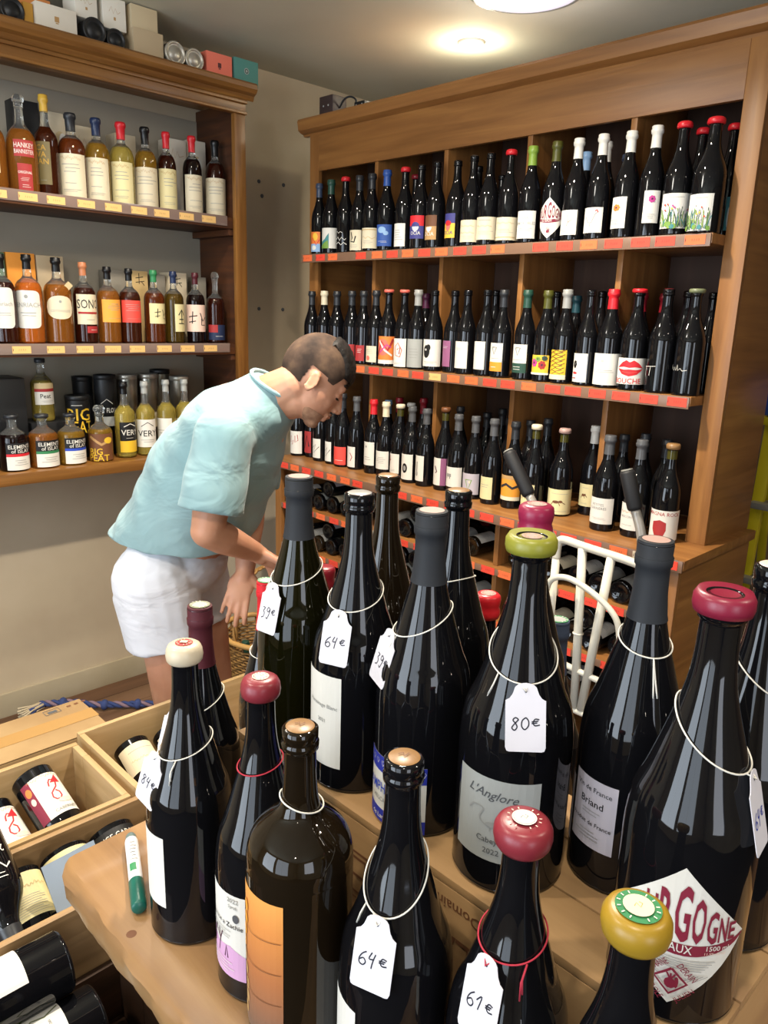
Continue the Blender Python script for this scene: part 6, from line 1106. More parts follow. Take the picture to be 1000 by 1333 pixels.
def price_tag(k, azt, ht, azb, hb, text, label, ink='pen', string='w', high=.03, tails=None, tilt=0, strloop=True, L_=.056, wd=.037):
    x, y, z, H, R, kd = FB[k]
    rt_ = rad_at(kd, R, H, ht)+.0035; rb = rad_at(kd, R, H, hb)+.0035
    T1 = Vector((x+rt_*math.cos(azt), y+rt_*math.sin(azt), z+ht)); B1 = Vector((x+rb*math.cos(azb), y+rb*math.sin(azb), z+hb))
    am = (azt+azb)/2; nrm = Vector((math.cos(am+tilt), math.sin(am+tilt), 0)); up = (T1-B1).normalized(); nrm = (nrm-up*nrm.dot(up)).normalized(); right = up.cross(nrm)
    t = thing('price_tag', label, 'price tag', T1, group='handwritten price tags'); Mx = Matrix((right, up, nrm)).transposed(); t.rotation_euler = Mx.to_euler()
    h = wd/2; sh = L_*.22
    out = [(-h*.55, .0)]
    for i in range(9): a = PI-PI*i/8; out.append((h*.58*math.cos(a), h*.36*math.sin(a)))
    out += [(h*.66, -.004), (h*.80, -.0075), (h, -.0095), (h, -L_+.004), (h*.93, -L_+.0008), (h*.8, -L_), (-h*.8, -L_), (-h*.93, -L_+.0008), (-h, -L_+.004), (-h, -.0095), (-h*.80, -.0075), (-h*.66, -.004)]
    out = out[1:]
    bm = bmesh.new(); vs = [bm.verts.new((u, v, 0)) for u, v in out]; f = bm.faces.new(vs)
    r = bmesh.ops.extrude_face_region(bm, geom=[f]); bmesh.ops.translate(bm, vec=(0, 0, .0006), verts=[v for v in r['geom'] if isinstance(v, bmesh.types.BMVert)])
    bmesh.ops.triangulate(bm, faces=bm.faces[:]); bmesh.ops.recalc_face_normals(bm, faces=bm.faces)
    card = link('tag_card', finish(bm, 'tag_card', mat('tag_paper', 'cccad2', .65), False), t)
    A = Art(wd, L_); cw = wd*.255; tot = cw*len(text)*.95; u0 = -tot/2
    for ch in text:
        s = .0115 if ch != 'e' else .0085
        for st in GLY[ch]:
            pp = smoothpts([(u0+a*cw, -L_*.63+b*s+(.002 if ch == 'e' else 0)+(u0)*.10, 0) for a, b in st], 4)
            A.line([(p.x, p.y) for p in pp], .00115, ink)
        u0 += cw*.95
    A.ell(0, -.0012, .0011, .0011, 'charcoal', 10)
    bm = bmesh.new(); cols = []
    for col, vs_, fs in A.items:
        if col not in cols: cols.append(col)
        bv = [bm.verts.new((u, v, .00085)) for u, v in vs_]
        for f in fs: F = bm.faces.new([bv[i] for i in f]); F.material_index = cols.index(col)
    link('handwriting', finish(bm, 'handwriting', [P(c, .6) for c in cols], False), card)
    if strloop:
        Mi_ = (Matrix.Translation(T1) @ Mx.to_4x4()).inverted()
        pts = [Mi_ @ q for q in loop_pts(k, azt, ht+.004, ht+high, 56, 1.0 if high < .05 else 1.5)]
        bm = bmesh.new(); tube(bm, pts, .00075, 6, closed=True)
        q0 = Mi_ @ (T1+nrm*.0012)
        tube(bm, [pts[int(56*((azt-.16) % (2*PI))/(2*PI))], q0+Vector((0, -.001, .0012)), pts[int(56*((azt+.16) % (2*PI))/(2*PI))]], .00075, 6)
        if tails:
            a0 = azt+tails; rr = rad_at(kd, R, H, ht+high*.4)+.003; b0 = Vector((x+rr*math.cos(a0), y+rr*math.sin(a0), z+ht+high*(1-((1+math.cos(tails))/2))+.003))
            for dx in (0, .006):
                rr2 = rad_at(kd, R, H, ht+high*.2-.015)+.003; e_ = Vector((x+rr2*math.cos(a0-.12-dx*8), y+rr2*math.sin(a0-.12-dx*8), b0.z-.022-dx)); tube(bm, [Mi_ @ b0, Mi_ @ ((b0+e_)/2+nrm*.003), Mi_ @ e_], .0008, 6)
        link('string', finish(bm, 'string', REDS if string == 'r' else STR), t, label='red string' if string == 'r' else None)
    return t
price_tag('b39a', -1.6, 0.2162, -1.52, 0.1661, '39e', 'tag reading 39 euros on the olive glass bottle', high=.028, tails=-.5)
price_tag('b64a', -1.29, 0.216, -1.25, 0.1668, '64e', 'tag reading 64 euros on the bottle with the Hermitage label', high=.030)
price_tag('b39', -2.22, 0.2139, -2.2, 0.1553, '39e', 'narrowly seen tag reading 39 euros on the AMPHIBOLITE bottle', high=.036, tilt=.28, tails=.25)
price_tag('b80', -0.84, 0.2144, -0.814, 0.1634, '80e', 'tag reading 80 euros on the widest bottle', high=.045, tails=-.75)
price_tag('maroon', -1.93, 0.21, -1.95, 0.1574, '6e', 'tag partly hidden behind the cream waxed bottle', high=.03, tilt=.35)
price_tag('cream', -1.93, 0.2187, -1.93, 0.1683, '84e', 'tag turned sideways on the cream waxed bottle', high=.022, tilt=.38, tails=1.0)
price_tag('cork64', -1.26, 0.2163, -1.235, 0.1629, '64e', 'biggest tag at the front, reads 64 euros, on the bare corked bottle', high=.050, tails=-.55)
price_tag('red61', -1.6, 0.219, -1.5, 0.175, '61e', 'tag on red string reading 61 euros, below the bulbous red wax', string='r', high=.020, tails=1.0, tilt=-.1)
price_tag('burg', 0.05, 0.2118, 0, 0.1639, '64e', 'blue ink tag hanging from the diamond label bottle', ink='penblue', high=.048, tilt=.1, wd=.034)
def loose_string(k, az, lo, hi, label, m_=STR, tail=None):
    pts = loop_pts(k, az, lo, hi, 56); bm = bmesh.new(); tube(bm, pts, .00075, 6, closed=True)
    if tail is not None:
        x, y, z, H, R, kd = FB[k]
        h0 = hi-(hi-lo)*((1+math.cos(tail-az))/2)
        for d_ in (0, .05):
            pp = []
            for j in range(6):
                h = h0-.007*j; r = rad_at(kd, R, H, h)+.0022; pp.append((x+r*math.cos(tail+d_*j*.4), y+r*math.sin(tail+d_*j*.4), z+h))
            tube(bm, pp, .0008, 6)
    tag(link('neck_string', finish(bm, 'neck_string', m_)), label, 'string', 'loose strings round bottle necks')
loose_string('rio', -.6, .245, .262, 'white string with a hanging tail round the Briand bottle', tail=-.75)
loose_string('cork', .9, .272, .283, 'white string round the neck of the orange labelled magnum')
loose_string('sticker', -2.0, .252, .262, 'thin red string round the neck of the pink dancing figures bottle', REDS)
loose_string('back', 3.0, .232, .250, 'white string round the bare lipped bottle behind the AMPHIBOLITE one')
loose_string('farR', 0.3, .235, .268, 'white string round the bottle cut by the frame')
loose_string('redfoil', -.9, .222, .232, 'white string round the bottle with bright red foil')

# ------------------------------------------------------------------ white tubular trolley
WT = mat('white_enamel', 'c9c4b6', .35); tr = thing('folding_trolley', 'white tubular folding trolley with two black rubber grips', 'trolley', (-1.0, 1.8, 0)); TRO = Vector((1.0, -1.8, 0))
def tt(nm, pts, r, m_=WT, smooth=6, par=None):
    pts = smoothpts(pts, smooth) if smooth else [Vector(p) for p in pts]
    return tubeo(nm, [p+TRO for p in pts], r, m_, par or tr, 14)
tt('top_rail', [(-1.125, 1.80, 1.10), (-1.122, 1.80, 1.145), (-1.105, 1.80, 1.159), (-1.04, 1.80, 1.155), (-.90, 1.80, 1.147), (-.872, 1.80, 1.138), (-.868, 1.80, 1.10)], .0115)
tt('upright', [(-1.125, 1.80, 1.10), (-1.13, 1.80, .6), (-1.13, 1.80, .06)], .0115, smooth=0); tt('upright', [(-.868, 1.80, 1.10), (-.875, 1.80, .6), (-.875, 1.80, .06)], .0115, smooth=0)
tt('strut', [(-1.045, 1.80, 1.150), (-1.022, 1.80, .68)], .0125, smooth=0); tt('strut', [(-.957, 1.80, 1.146), (-1.000, 1.80, .68)], .0125, smooth=0)
bm = bmesh.new(); lathe(bm, [(.0125, 0), (.0155, .001), (.0155, .004), (.0125, .005)], 16, ctr=(-1.033+1.0, 0, .90)); link('collar', finish(bm, 'collar', WT), tr)
tt('arch', [(-1.135, 1.775, .99), (-1.115, 1.77, 1.045), (-1.06, 1.765, 1.066), (-.98, 1.765, 1.045), (-.915, 1.77, 1.0), (-.895, 1.775, .94), (-.89, 1.78, .85)], .0085)
tt('cross_bar', [(-1.13, 1.80, .80), (-.875, 1.80, .78)], .009, smooth=0); tt('cross_bar', [(-1.13, 1.80, .67), (-.875, 1.80, .67)], .010, smooth=0)
tt('foot_plate', [(-1.13, 1.80, .06), (-1.13, 1.62, .02), (-.875, 1.62, .02), (-.875, 1.80, .06)], .010, smooth=0)
GT = mat('grey_handle_tube', 'a09a92', .35, metal=.3); RB = mat('black_rubber', '17171a', .6)
for P1, P2, P3, P4 in (((-1.316, 1.80, 1.378), (-1.232, 1.80, 1.262), (-1.175, 1.80, 1.19), (-1.126, 1.80, 1.14)), ((-.940, 1.80, 1.383), (-.905, 1.80, 1.285), (-.880, 1.80, 1.22), (-.869, 1.80, 1.13))):
    tt('handle_tube', [P2, P3, P4], .0125, GT)
    a, b = Vector(P1)+TRO, Vector(P2)+TRO; d_ = (b-a)
    bm = bmesh.new(); tube(bm, [a, a+d_*.03, a+d_*.08, a+d_*.92, a+d_*.97, b], [.012, .018, .0195, .0195, .018, .015], 20); g = link('grip', finish(bm, 'grip', RB), tr)
    q = Vector((0, 0, 1)).rotation_difference(-d_.normalized()).to_matrix().to_4x4(); bm = bmesh.new(); lathe(bm, [(.015, 0), (.0145, .0035), (.007, .0035), (.006, -.002), (0, -.002)], 20, M=Matrix.Translation(a) @ q, mat_of=lambda p_, q_: 1 if q_ < 0 else 0)
    link('grip_end', finish(bm, 'grip_end', [mat('grip_cap', '8a8880', .5), RB]), g)
for x in (-1.10, -.905):
    bm = bmesh.new(); lathe(bm, [(0, -.018), (.05, -.018), (.062, -.012), (.062, .012), (.05, .018), (0, .018)], 24, M=Matrix.Translation((x+1.0, .09, .063)) @ Matrix.Rotation(PI/2, 4, 'Y')); link('wheel', finish(bm, 'wheel', RB), tr)

# ------------------------------------------------------------------ wicker basket with bottles
bk = thing('wicker_basket', 'open wicker basket with pale wooden rim on the floor beside the man', 'basket', (-2.62, 1.86, 0)); WK = mat('wicker', '8f6a38', .6); WKD = mat('wicker_dark', '6d4d26', .65); RW, RH = .21, .37
def bas(z, a, add=0):
    k = .78+.22*z/RH; return Vector((math.cos(a)*RW*k*1.0+math.cos(a)*add, math.sin(a)*RW*.85*k+math.sin(a)*add, z))
bm = bmesh.new(); n = 26
for j in range(24):
    z = .02+j*(RH-.04)/24; tube(bm, [bas(z, 2*PI*i/(2*n), .004*(1 if (i+j) % 2 else -1)) for i in range(2*n)], .0055, 5, closed=True)
o = link('weave', finish(bm, 'weave', WK), bk, kind='stuff')
bm = bmesh.new()
for i in range(n): tube(bm, [bas(.01, 2*PI*i/n), bas(RH-.01, 2*PI*i/n)], .0045, 5)
o = link('stake', finish(bm, 'stake', WKD), bk, kind='stuff')
tubeo('rim', [bas(RH, 2*PI*i/40) for i in range(40)], .012, mat('rim_wood', 'b98f52', .5), bk, 8, True); tubeo('foot_ring', [bas(.014, 2*PI*i/40) for i in range(40)], .012, WK, bk, 8, True)
bm = bmesh.new(); lathe(bm, [(0, .010), (RW*.74, .010), (RW*.74, .018), (0, .018)], 24); link('basket_bottom', finish(bm, 'basket_bottom', WKD), bk)
hp = smoothpts([(-.02, .17, .36), (-.02, .15, .52), (-.01, .08, .64), (0, 0, .67), (.01, -.08, .64), (.02, -.15, .52), (.02, -.17, .36)], 8)
bm = bmesh.new()
for s in range(3): tube(bm, [p+Vector((.008*math.cos(i*.8+s*2.1), .008*math.sin(i*.8+s*2.1), 0)) for i, p in enumerate(hp)], .006, 6)
link('handle', finish(bm, 'handle', WK), bk)
for i, (dx, dy, c, l) in enumerate(((.06, -.05, 'red', 'bottle with red capsule standing in the wicker basket'), (-.04, .05, 'charcoal', 'dark capped bottle at the back of the wicker basket'), (.07, .06, 'gold', 'bottle with gold capsule standing in the wicker basket'), (-.06, -.06, 'dkgreen', 'green capped bottle in the wicker basket'))):
    bottle('wine_bottle', l, 'wine bottle', (-2.62+dx, 1.86+dy, .0185), .30, .037, 'burg', 'black', ('foil', c), [], 'bottles in the wicker basket', 20)

# ------------------------------------------------------------------ yellow step ladder behind the cabinet's right side
ld = thing('step_ladder', 'yellow step ladder standing behind the wine cabinet', 'ladder', (-.72, 2.95, 0)); YL = mat('yellow_rail', 'c2b01c', .45); LO = Vector((.72, -2.95, 0))
def lad(nm, a, b, s=.02, m_=YL):
    a, b = Vector(a)+LO, Vector(b)+LO; bm = bmesh.new(); d_ = b-a; q = Vector((0, 0, 1)).rotation_difference(d_.normalized()).to_matrix().to_4x4(); box(bm, -s, s, -s*.6, s*.6, 0, d_.length, 0, .002); bmesh.ops.transform(bm, matrix=Matrix.Translation(a) @ q, verts=bm.verts); link(nm, finish(bm, nm, m_), ld)
lad('front_rail', (-.995, 2.86, 0), (-.965, 2.86, 1.42)); lad('front_rail', (-.60, 2.86, 0), (-.63, 2.86, 1.42)); lad('rear_rail', (-1.04, 3.35, 0), (-.975, 2.90, 1.40), .014); lad('rear_rail', (-.58, 3.35, 0), (-.62, 2.90, 1.40), .014)
for z in (.28, .56, .84, 1.12): boxo('tread', -.985+.72, -.61+.72, -.14, -.06, z, z+.022, mat('tread_grey', '77746c', .5), ld)
boxo('ladder_top', -1.0+.72, -.60+.72, -.14, .0, 1.42, 1.445, YL, ld)
bm = bmesh.new(); box(bm, -.13, .13, -.045, .045, .0003, .11, 0, .02); box(bm, -.05, .05, -.01, .01, .11, .135, 0, .004); t_ = link('blue_bag', finish(bm, 'blue_bag', mat('blue_bag', '2e4c9a', .6)), loc=(-.87, 2.88, 1.4455)); tag(t_, 'blue bag on top of the yellow step ladder', 'bag')

# ------------------------------------------------------------------ the man
def v(*a): return Vector(a)
def capsule(bm, p0, r0, p1, r1, seg=18):
    p0, p1 = Vector(p0), Vector(p1); d = p1-p0; L = d.length
    if L < 1e-6: return
    prof = [(r0*math.cos(a), -r0*math.sin(a)) for a in [PI/2*(1-i/5) for i in range(6)]]
    prof = [(0 if i == 0 else r, z) for i, (r, z) in enumerate(prof)]
    prof += [(r1*math.cos(PI/2*i/5), L+r1*math.sin(PI/2*i/5)) for i in range(5)]+[(0, L+r1)]
    q = Vector((0, 0, 1)).rotation_difference(d.normalized()).to_matrix().to_4x4()
    lathe(bm, prof, seg, M=Matrix.Translation(p0) @ q)
def cone(bm, p0, r0, p1, r1, seg=28, sx=1, xdir=None):
    p0, p1 = Vector(p0), Vector(p1); d = p1-p0; z = d.normalized(); x = (Vector(xdir)-z*z.dot(Vector(xdir))).normalized() if xdir else z.orthogonal().normalized(); y = z.cross(x)
    M_ = Matrix((x*sx, y, z)).transposed().to_4x4(); M_.translation = p0
    lathe(bm, [(0, 0), (r0, 0), ((r0+r1)/2, d.length/2), (r1, d.length), (0, d.length)], seg, M=M_)
def ellip(bm, c, ax, rad, seg=3):
    r = bmesh.ops.create_icosphere(bm, subdivisions=seg, radius=1); M_ = Matrix([Vector(a)*k for a, k in zip(ax, rad)]).transposed().to_4x4(); M_.translation = Vector(c)
    bmesh.ops.transform(bm, matrix=M_, verts=r['verts'])
def remesh(bm, name, vox, mats, smooth=4, fac=.5, adapt=0):
    bmesh.ops.recalc_face_normals(bm, faces=bm.faces)
    me = bpy.data.meshes.new(name); bm.to_mesh(me); bm.free(); o = bpy.data.objects.new('tmp', me); COL.objects.link(o)
    r = o.modifiers.new('r', 'REMESH'); r.mode = 'VOXEL'; r.voxel_size = vox; r.adaptivity = adapt
    s = o.modifiers.new('s', 'SMOOTH'); s.factor = fac; s.iterations = smooth
    bpy.context.view_layer.update(); e = o.evaluated_get(bpy.context.evaluated_depsgraph_get()); out = bpy.data.meshes.new_from_object(e)
    out.name = name; bpy.data.objects.remove(o); bpy.data.meshes.remove(me)
    for m_ in mats: out.materials.append(m_)
    for p in out.polygons: p.use_smooth = True
    return out
def skin_mat():
    m = bpy.data.materials.new('skin'); m.use_nodes = True; nt = m.node_tree; b = nt.nodes['Principled BSDF']; L = nt.links.new
    tc = nt.nodes.new('ShaderNodeTexCoord'); n = nt.nodes.new('ShaderNodeTexNoise'); n.inputs['Scale'].default_value = 9; n.inputs['Detail'].default_value = 5
    r = nt.nodes.new('ShaderNodeValToRGB'); e = r.color_ramp.elements; e[0].position = .3; e[1].position = .7; e[0].color = (*hexc('b57f63'), 1); e[1].color = (*hexc('cb977b'), 1)
    L(tc.outputs['Object'], n.inputs['Vector']); L(n.outputs['Fac'], r.inputs[0]); L(r.outputs[0], b.inputs['Base Color'])
    b.inputs['Roughness'].default_value = .5; b.inputs['Subsurface Weight'].default_value = .12; b.inputs['Subsurface Radius'].default_value = (.02, .008, .004); b.inputs['Specular IOR Level'].default_value = .35
    return m
SKIN = skin_mat()
FW = v(.80, .60, 0).normalized(); LT = v(-FW.y, FW.x, 0)     # body heading, his left
PELV = v(-2.05, 1.13, 1.02); BEL = v(-1.942, 1.170, 1.245); CH = v(-1.828, 1.220, 1.430); NB = v(-1.752, 1.275, 1.545)
SPN = (NB-PELV).normalized(); FRT = LT.cross(SPN).normalized()*-1
if FRT.z > 0: FRT = -FRT
HU = (CR*.63+(-CD)*.775); HF = (CR*.775-(-CD)*.63+CF*.22).normalized(); HU = (HU-HF*HU.dot(HF)).normalized(); HS = HU.cross(HF)   # head axes: up, forward, his left
if HS.dot(CF) < 0: HS = -HS
HC = v(-1.650, 1.356, 1.572)
def hp_(f, u, s): return HC+HF*f+HU*u+HS*s
bm = bmesh.new()
# torso core, neck
capsule(bm, PELV, .13, BEL, .13); capsule(bm, BEL, .13, CH, .13); capsule(bm, CH, .12, NB-SPN*.05, .075)
capsule(bm, NB-SPN*.06, .080, hp_(-.040, -.055, 0), .060); capsule(bm, NB-SPN*.02+FRT*.03, .06, hp_(-.005, -.075, 0), .050)
# head
AXH = (HF, HS, HU)
ellip(bm, hp_(-.018, .024, 0), AXH, (.094, .076, .096), 4); ellip(bm, hp_(.022, -.030, 0), AXH, (.062, .064, .082)); ellip(bm, hp_(.030, -.066, 0), AXH, (.050, .053, .042)); ellip(bm, hp_(.056, -.098, 0), AXH, (.022, .026, .017))
capsule(bm, hp_(.064, .022, -.030), .013, hp_(.064, .022, .030), .013)                      # brow
capsule(bm, hp_(.076, .004, 0), .009, hp_(.097, -.030, 0), .0115); 
for s in (-1, 1):
    ellip(bm, hp_(.088, -.036, .012*s), AXH, (.010, .008, .008), 2); ellip(bm, hp_(.046, -.034, .034*s), AXH, (.028, .022, .028), 3)     # nostrils, cheekbones
    ellip(bm, hp_(.0655, -.001, .030*s), AXH, (.012, .015, .0105), 2)                        # lids over lowered eyes
    ellip(bm, hp_(-.012, -.020, .079*s), AXH, (.014, .0055, .022), 2)                         # ear base
    pts = [hp_(-.012+.0135*math.cos(a)*(1.0), -.018+.025*math.sin(a), (.083+.003*math.cos(a+.5))*s) for a in [(-2.3+4.9*i/12) for i in range(13)]]
    for a, b in zip(pts, pts[1:]): capsule(bm, a, .0038, b, .0038, 8)
    ellip(bm, hp_(-.008, -.040, .079*s), AXH, (.007, .005, .009), 2)
capsule(bm, hp_(.081, -.060, -.019), .0065, hp_(.081, -.060, .019), .0065, 10); capsule(bm, hp_(.079, -.073, -.016), .0075, hp_(.079, -.073, .016), .0075, 10); capsule(bm, hp_(.088, -.060, -.006), .0055, hp_(.088, -.060, .006), .0055, 10)
# arms
RSH, REL, RWR = v(-1.700, 1.085, 1.435), v(-1.690, 1.022, 1.190), v(-1.740, 1.205, 1.085); RTP = v(-1.745, 1.330, .990)
LSH, LEL, LWR = v(-1.915, 1.330, 1.420), v(-1.895, 1.300, 1.180), v(-1.835, 1.235, 1.000); LTP = v(-1.790, 1.150, .86)
def arm(sh, el, wr):
    capsule(bm, sh, .060, sh.lerp(el, .5), .054); capsule(bm, sh.lerp(el, .5), .054, el, .043)
    m_ = el.lerp(wr, .3); capsule(bm, el, .044, m_, .045); capsule(bm, m_, .045, wr, .029)
def hand(wr, tip, palmn, thumb_side, curl):
    d = (tip-wr).normalized(); n = (Vector(palmn)-d*d.dot(Vector(palmn))).normalized(); s = d.cross(n)*thumb_side      # s points to the thumb
    pc = wr+d*.052
    capsule(bm, wr, .027, wr+d*.025, .027); ellip(bm, pc, (d, s, n), (.050, .040, .017))
    for i, (off, L_, r) in enumerate(((.028, .078, .0088), (.009, .086, .0090), (-.011, .080, .0086), (-.030, .062, .0078))):
        b = wr+d*.088+s*off-d*(abs(off)*.25); p = b; dd = (d+s*off*4).normalized(); capsule(bm, wr+d*.055+s*off*.8, r*1.15, b, r*1.1, 10)
        for k in range(3):
            c = curl*(.55+.25*i/3); dd = (dd*math.cos(c)+n*math.sin(c)).normalized(); q = p+dd*L_*(.42, .31, .27)[k]; capsule(bm, p, r*(1.05-.06*k), q, r*(1-.08*k), 10); p = q
    b = wr+d*.022+s*.026; q1 = b+(d*.55+s*.8+n*.25).normalized()*.040; q2 = q1+(d*.9+s*.30+n*.35).normalized()*.032; q3 = q2+(d*.95+n*.35).normalized()*.024
    capsule(bm, wr+d*.015+s*.008, .017, b, .0155, 10); capsule(bm, b, .0150, q1, .0115, 10); capsule(bm, q1, .0112, q2, .0102, 10); capsule(bm, q2, .0100, q3, .0085, 10)
arm(RSH, REL, RWR); arm(LSH, LEL, LWR)
hand(RWR, RTP, (.2, .1, -1), -1, .42); hand(LWR, LTP, (-.5, .5, .1), 1, .35)
# legs
RHP, RKN = v(-1.985, 1.040, .985), v(-1.965, 1.060, .545); LHP, LKN = v(-2.105, 1.215, .985), v(-2.075, 1.262, .545)
for hp, kn, dn in ((RHP, RKN, v(-.10, -.035, -.455)), (LHP, LKN, v(-.075, -.02, -.455))):
    an = kn+dn; cf = kn.lerp(an, .30)-FW*.022
    capsule(bm, hp, .095, kn, .062); capsule(bm, kn, .060, cf, .062); capsule(bm, cf, .062, an, .036)
    capsule(bm, an, .038, an-FW*.035+v(0, 0, -.055), .030); toe = an+FW*.17; toe.z = .03; capsule(bm, an+v(0, 0, -.02), .036, toe, .026); capsule(bm, an-FW*.03+v(0, 0, -.055), .030, toe, .030)
man = thing('person', 'bending man in pale aqua t-shirt and white shorts', 'person', (-2.05, 1.13, 0)); MO = -v(-2.05, 1.13, 0)
def mlink(nm, me, label=None, parent=None):
    me.transform(Matrix.Translation(MO)); return link(nm, me, parent or man, None, None, label)
mlink('body', remesh(bm, 'body', .0046, [SKIN], 3, .5))
# shirt
def cloth(name, c1, c2, sc=5):
    m = noisy(name, c1, c2, sc, (1, 1, 1), .85, 5, None, bump=0, spec=.15); nt = m.node_tree; b = nt.nodes['Principled BSDF']
    t_ = nt.nodes.new('ShaderNodeTexCoord'); n = nt.nodes.new('ShaderNodeTexNoise'); n.inputs['Scale'].default_value = 5.5; n.inputs['Detail'].default_value = 3; n.inputs['Distortion'].default_value = 1.0
    mp = nt.nodes.new('ShaderNodeMapping'); mp.inputs['Scale'].default_value = (1, 1, 1.8); nt.links.new(t_.outputs['Object'], mp.inputs[0]); nt.links.new(mp.outputs[0], n.inputs['Vector'])
    bp = nt.nodes.new('ShaderNodeBump'); bp.inputs['Strength'].default_value = .35; bp.inputs['Distance'].default_value = .03; nt.links.new(n.outputs['Fac'], bp.inputs['Height']); nt.links.new(bp.outputs[0], b.inputs['Normal']); b.inputs['Sheen Weight'].default_value = .2
    return m
SHIRT = cloth('aqua_cotton', '7fa0a6', '8eacb1'); SHORT = cloth('white_shorts_cloth', 'd2d4dc', 'dcdee6')
bm = bmesh.new(); AXT = (LT, FRT, SPN)
HEM = PELV-SPN*.02
def sec(c, rl, rf): return (Vector(c), rl, rf)
rings = [sec(PELV-SPN*.11-FRT*.0, .195, .185), sec(PELV+SPN*.02, .200, .185), sec(BEL-SPN*.06+FRT*.012, .198, .185), sec(BEL+SPN*.02+FRT*.010, .196, .178), sec(CH-SPN*.09+FRT*.005, .200, .165), sec(CH-SPN*.02-FRT*.002, .208, .150), sec(CH+SPN*.045-FRT*.005, .205, .125), sec(NB-SPN*.045, .150, .100), sec(NB-SPN*.012, .098, .080), sec(NB+SPN*.012+FRT*.006, .082, .072)]
prev = None; N_ = 40; first = None
for c, rl, rf in rings:
    ring = [bm.verts.new(c+LT*(rl*math.cos(2*PI*i/N_))+FRT*(rf*math.sin(2*PI*i/N_))) for i in range(N_)]
    if prev:
        for i in range(N_): bm.faces.new((prev[i], prev[(i+1) % N_], ring[(i+1) % N_], ring[i]))
    else: bm.faces.new(ring[::-1])
    prev = ring
bm.faces.new(prev)
for sh, el, s in ((RSH, REL, -1), (LSH, LEL, 1)):
    inn = sh+(CH-sh)*.35; capsule(bm, inn, .085, sh+v(0, 0, -.01), .078); ep = sh.lerp(el, .80); cone(bm, sh+(sh-el)*.02, .076, ep, .088)
    capsule(bm, sh.lerp(el, .02), .078, sh.lerp(el, .45), .080)
# drooping belly cloth and back fullness
ellip(bm, BEL+FRT*.06-SPN*.03, AXT, (.155, .135, .16)); ellip(bm, BEL-FRT*.045+SPN*.02, AXT, (.17, .14, .2)); ellip(bm, PELV-FRT*.030+SPN*.04, AXT, (.195, .175, .24)); ellip(bm, PELV-FRT*.040-SPN*.06, AXT, (.19, .175, .14))
me = remesh(bm, 'shirt', .0065, [SHIRT], 10, .5)
bm = bmesh.new(); bm.from_mesh(me); r = bmesh.ops.bisect_plane(bm, geom=bm.verts[:]+bm.edges[:]+bm.faces[:], plane_co=(0, 0, 1.035), plane_no=(.04, .03, 1), clear_inner=True)
bmesh.ops.holes_fill(bm, edges=[e for e in bm.edges if e.is_boundary], sides=0); bm.to_mesh(me); bm.free()
for vv in me.vertices:      # soft folds across the flank and the sleeve
    c = vv.co; n = vv.normal; u = (c-PELV).dot(SPN); f = (c-PELV).dot(FRT)
    w_ = .0045*math.sin(38*u+16*f+2*math.sin(11*f))*max(0, 1-abs(u-.16)/.22)+.0025*math.sin(55*c.z+20*c.x)*max(0, 1-abs(u-.35)/.2)
    vv.co = c+n*w_
shirt = mlink('t_shirt', me, 'pale aqua cotton t-shirt')
def seam(pts, name, m_, r=.0022): tubeo(name, [p+MO for p in smoothpts(pts, 6, True)], r, m_, shirt, 6, True)
# collar ring, sleeve hems
seam([NB+SPN*.014+FRT*.006+LT*.083*math.cos(a)+FRT*.073*math.sin(a) for a in [2*PI*i/16 for i in range(16)]], 'collar', SHIRT, .006)
# shorts
bm = bmesh.new(); ellip(bm, PELV+v(.0, 0, -.02), (FW, LT, v(0, 0, 1)), (.155, .175, .12)); ellip(bm, PELV-FW*.055+v(0, 0, -.05), (FW, LT, v(0, 0, 1)), (.11, .165, .12))
for hp, kn, s in ((RHP, RKN, -1), (LHP, LKN, 1)):
    e = hp.lerp(kn, .49); capsule(bm, hp+v(0, 0, .02)-FW*.012, .105, hp-v(0, 0, .05)-FW*.016, .118); cone(bm, hp-v(0, 0, .05)-FW*.018, .118, e-FW*.012-LT*.0+v(0, 0, 0), .108, 32, 1.10, FW); capsule(bm, hp+v(0, 0, -.02)-FW*.02, .125, hp.lerp(kn, .25)-FW*.01, .118)
me = remesh(bm, 'shorts', .006, [SHORT], 5, .5)
for vv in me.vertices:
    c = vv.co; vv.co = c+vv.normal*(.0035*math.sin(30*(c.x+c.y)+8*c.z)*max(0, min(1, (.98-c.z)/.15)))
mlink('shorts', me, 'white knee-length shorts')
# shoes
for kn, dn, l in ((RKN, v(-.10, -.035, -.455), ''), (LKN, v(-.075, -.02, -.455), '')):
    an = kn+dn; bm = bmesh.new(); h_ = an-FW*.05; t_ = an+FW*.19
    capsule(bm, v(h_.x, h_.y, .043), .040, v(t_.x, t_.y, .036), .034); capsule(bm, v(an.x, an.y, .075), .046, v(an.x+FW.x*.09, an.y+FW.y*.09, .05), .040)
    mlink('shoe', remesh(bm, 'shoe', .006, [mat('grey_shoe', '5a5c60', .7)], 3), None)
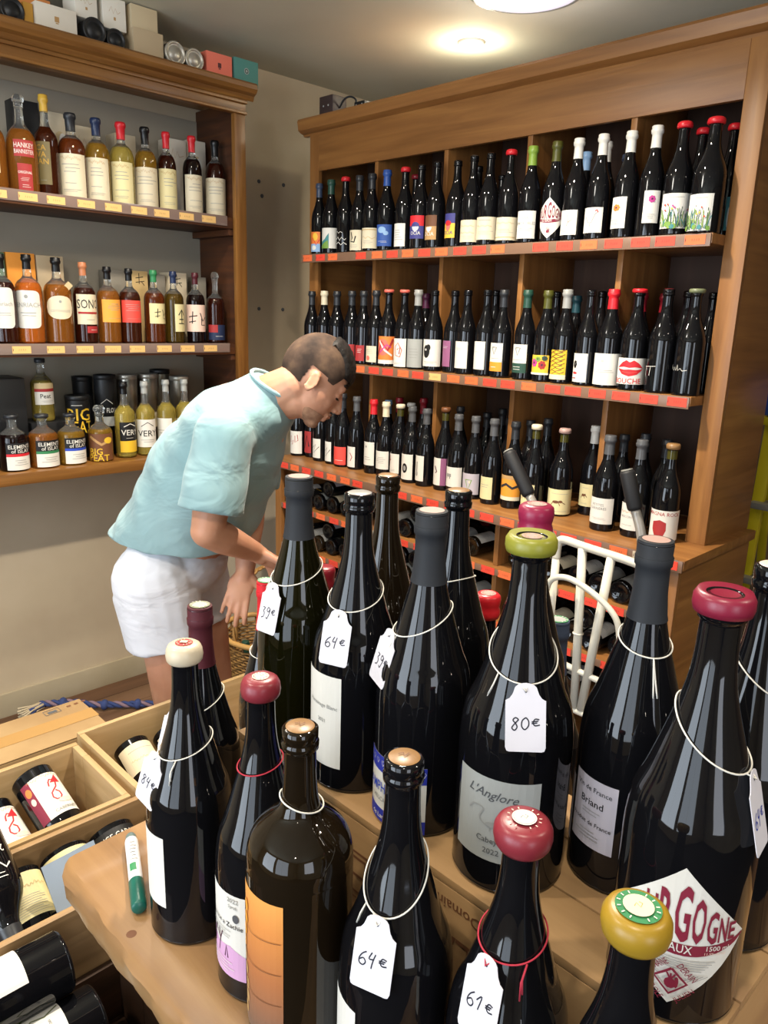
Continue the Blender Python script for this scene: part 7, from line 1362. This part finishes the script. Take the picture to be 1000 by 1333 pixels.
# hair: shaved sides, darker longer top
HAIR = noisy('shaved_hair', '2e241f', '66503f', 22, (1, 1, 1), .8, 6, '4a3a30', bump=.3, spec=.2, lo=.3, hi=.75); HTOP = noisy('dark_hair', '0a0807', '1d1613', 60, (1, 1, 1), .6, 6, None, bump=.8, spec=.3)
def scalp(name, keep, thick, m_, rough=0, seg=5):
    bm = bmesh.new(); bmesh.ops.create_icosphere(bm, subdivisions=seg, radius=1)
    kill = []
    for q in bm.verts:
        f, s, u = q.co.x*(.094), q.co.y*.076, q.co.z*.096; F, U = f-.018, u+.024
        k = keep(F, U, s)
        if k <= 0: kill.append(q); continue
        t_ = thick*min(1, k*3); nse = rough*(math.sin(F*420+s*130)*.5+math.sin(s*610+U*90)*.5)
        d_ = q.co.normalized(); e = 1.0+(t_+nse)/.09; q.co = hp_(-.018+f*e, .024+u*e, s*e)
    bmesh.ops.delete(bm, geom=kill, context='VERTS'); return mlink(name, finish(bm, name, m_, True, 3), None)
def buzz(F, U, s):
    line = .070 if U > .07 else (.045+(U-.02)*.35 if U > .01 else .012+(U)*.4)
    k = (line-F)/.02; k = min(k, (U+.062+max(0, (-F-.03))*-.15)/.02)
    if abs(F+.010) < .024 and U < .018: k = min(k, (U-.016)/.01)
    return k
scalp('hair', buzz, .0028, HAIR)
scalp('hair_top', lambda F, U, s: min((U-.052-(.03-F)*.45)/.02, (F+.035)/.03, (.074-F)/.012, (.056-abs(s))/.015), .010, HTOP, .002)
# stubble and brow
def patch(name, pts, r, m_):
    bm = bmesh.new()
    for a, b in zip(pts, pts[1:]): capsule(bm, a, r, b, r, 8)
    mlink(name, finish(bm, name, m_, True, 3))
for s in (-1, 1): patch('eyebrow', [hp_(.0745, .030, .012*s), hp_(.0755, .034, .026*s), hp_(.066, .033, .042*s)], .0035, HTOP); patch('eyelashes', [hp_(.0745, -.008, .020*s), hp_(.0775, -.0085, .030*s), hp_(.070, -.008, .040*s)], .0016, HTOP)
bm = bmesh.new(); ellip(bm, hp_(.030, -.066, 0), AXH, (.0512, .0542, .0432), 4); ellip(bm, hp_(.056, -.098, 0), AXH, (.0232, .0272, .0182), 3)
me = remesh(bm, 'beard', .003, [noisy('stubble', '8c6650', 'a67e63', 60, (1, 1, 1), .8, 6, '98725a', bump=.2, spec=.2)], 2)
bm = bmesh.new(); bm.from_mesh(me); bmesh.ops.bisect_plane(bm, geom=bm.verts[:]+bm.edges[:]+bm.faces[:], plane_co=hp_(.0, -.078, 0), plane_no=HU+HF*-.15, clear_outer=True); bm.to_mesh(me); bm.free()
mlink('beard', me, 'short dark stubble along the jaw')
bm = bmesh.new(); capsule(bm, hp_(.0845, -.0525, -.017), .0040, hp_(.0885, -.0515, 0), .0040, 8); capsule(bm, hp_(.0885, -.0515, 0), .0040, hp_(.0845, -.0525, .017), .0040, 8); mlink('moustache', finish(bm, 'moustache', MATS['stubble'], True, 3))
for s in (-1, 1):
    bm = bmesh.new(); ellip(bm, hp_(.0665, -.0075, .030*s), AXH, (.0105, .0125, .006), 2); mlink('eye', finish(bm, 'eye', mat('eye_dark', '2a1c16', .2), True, 3))
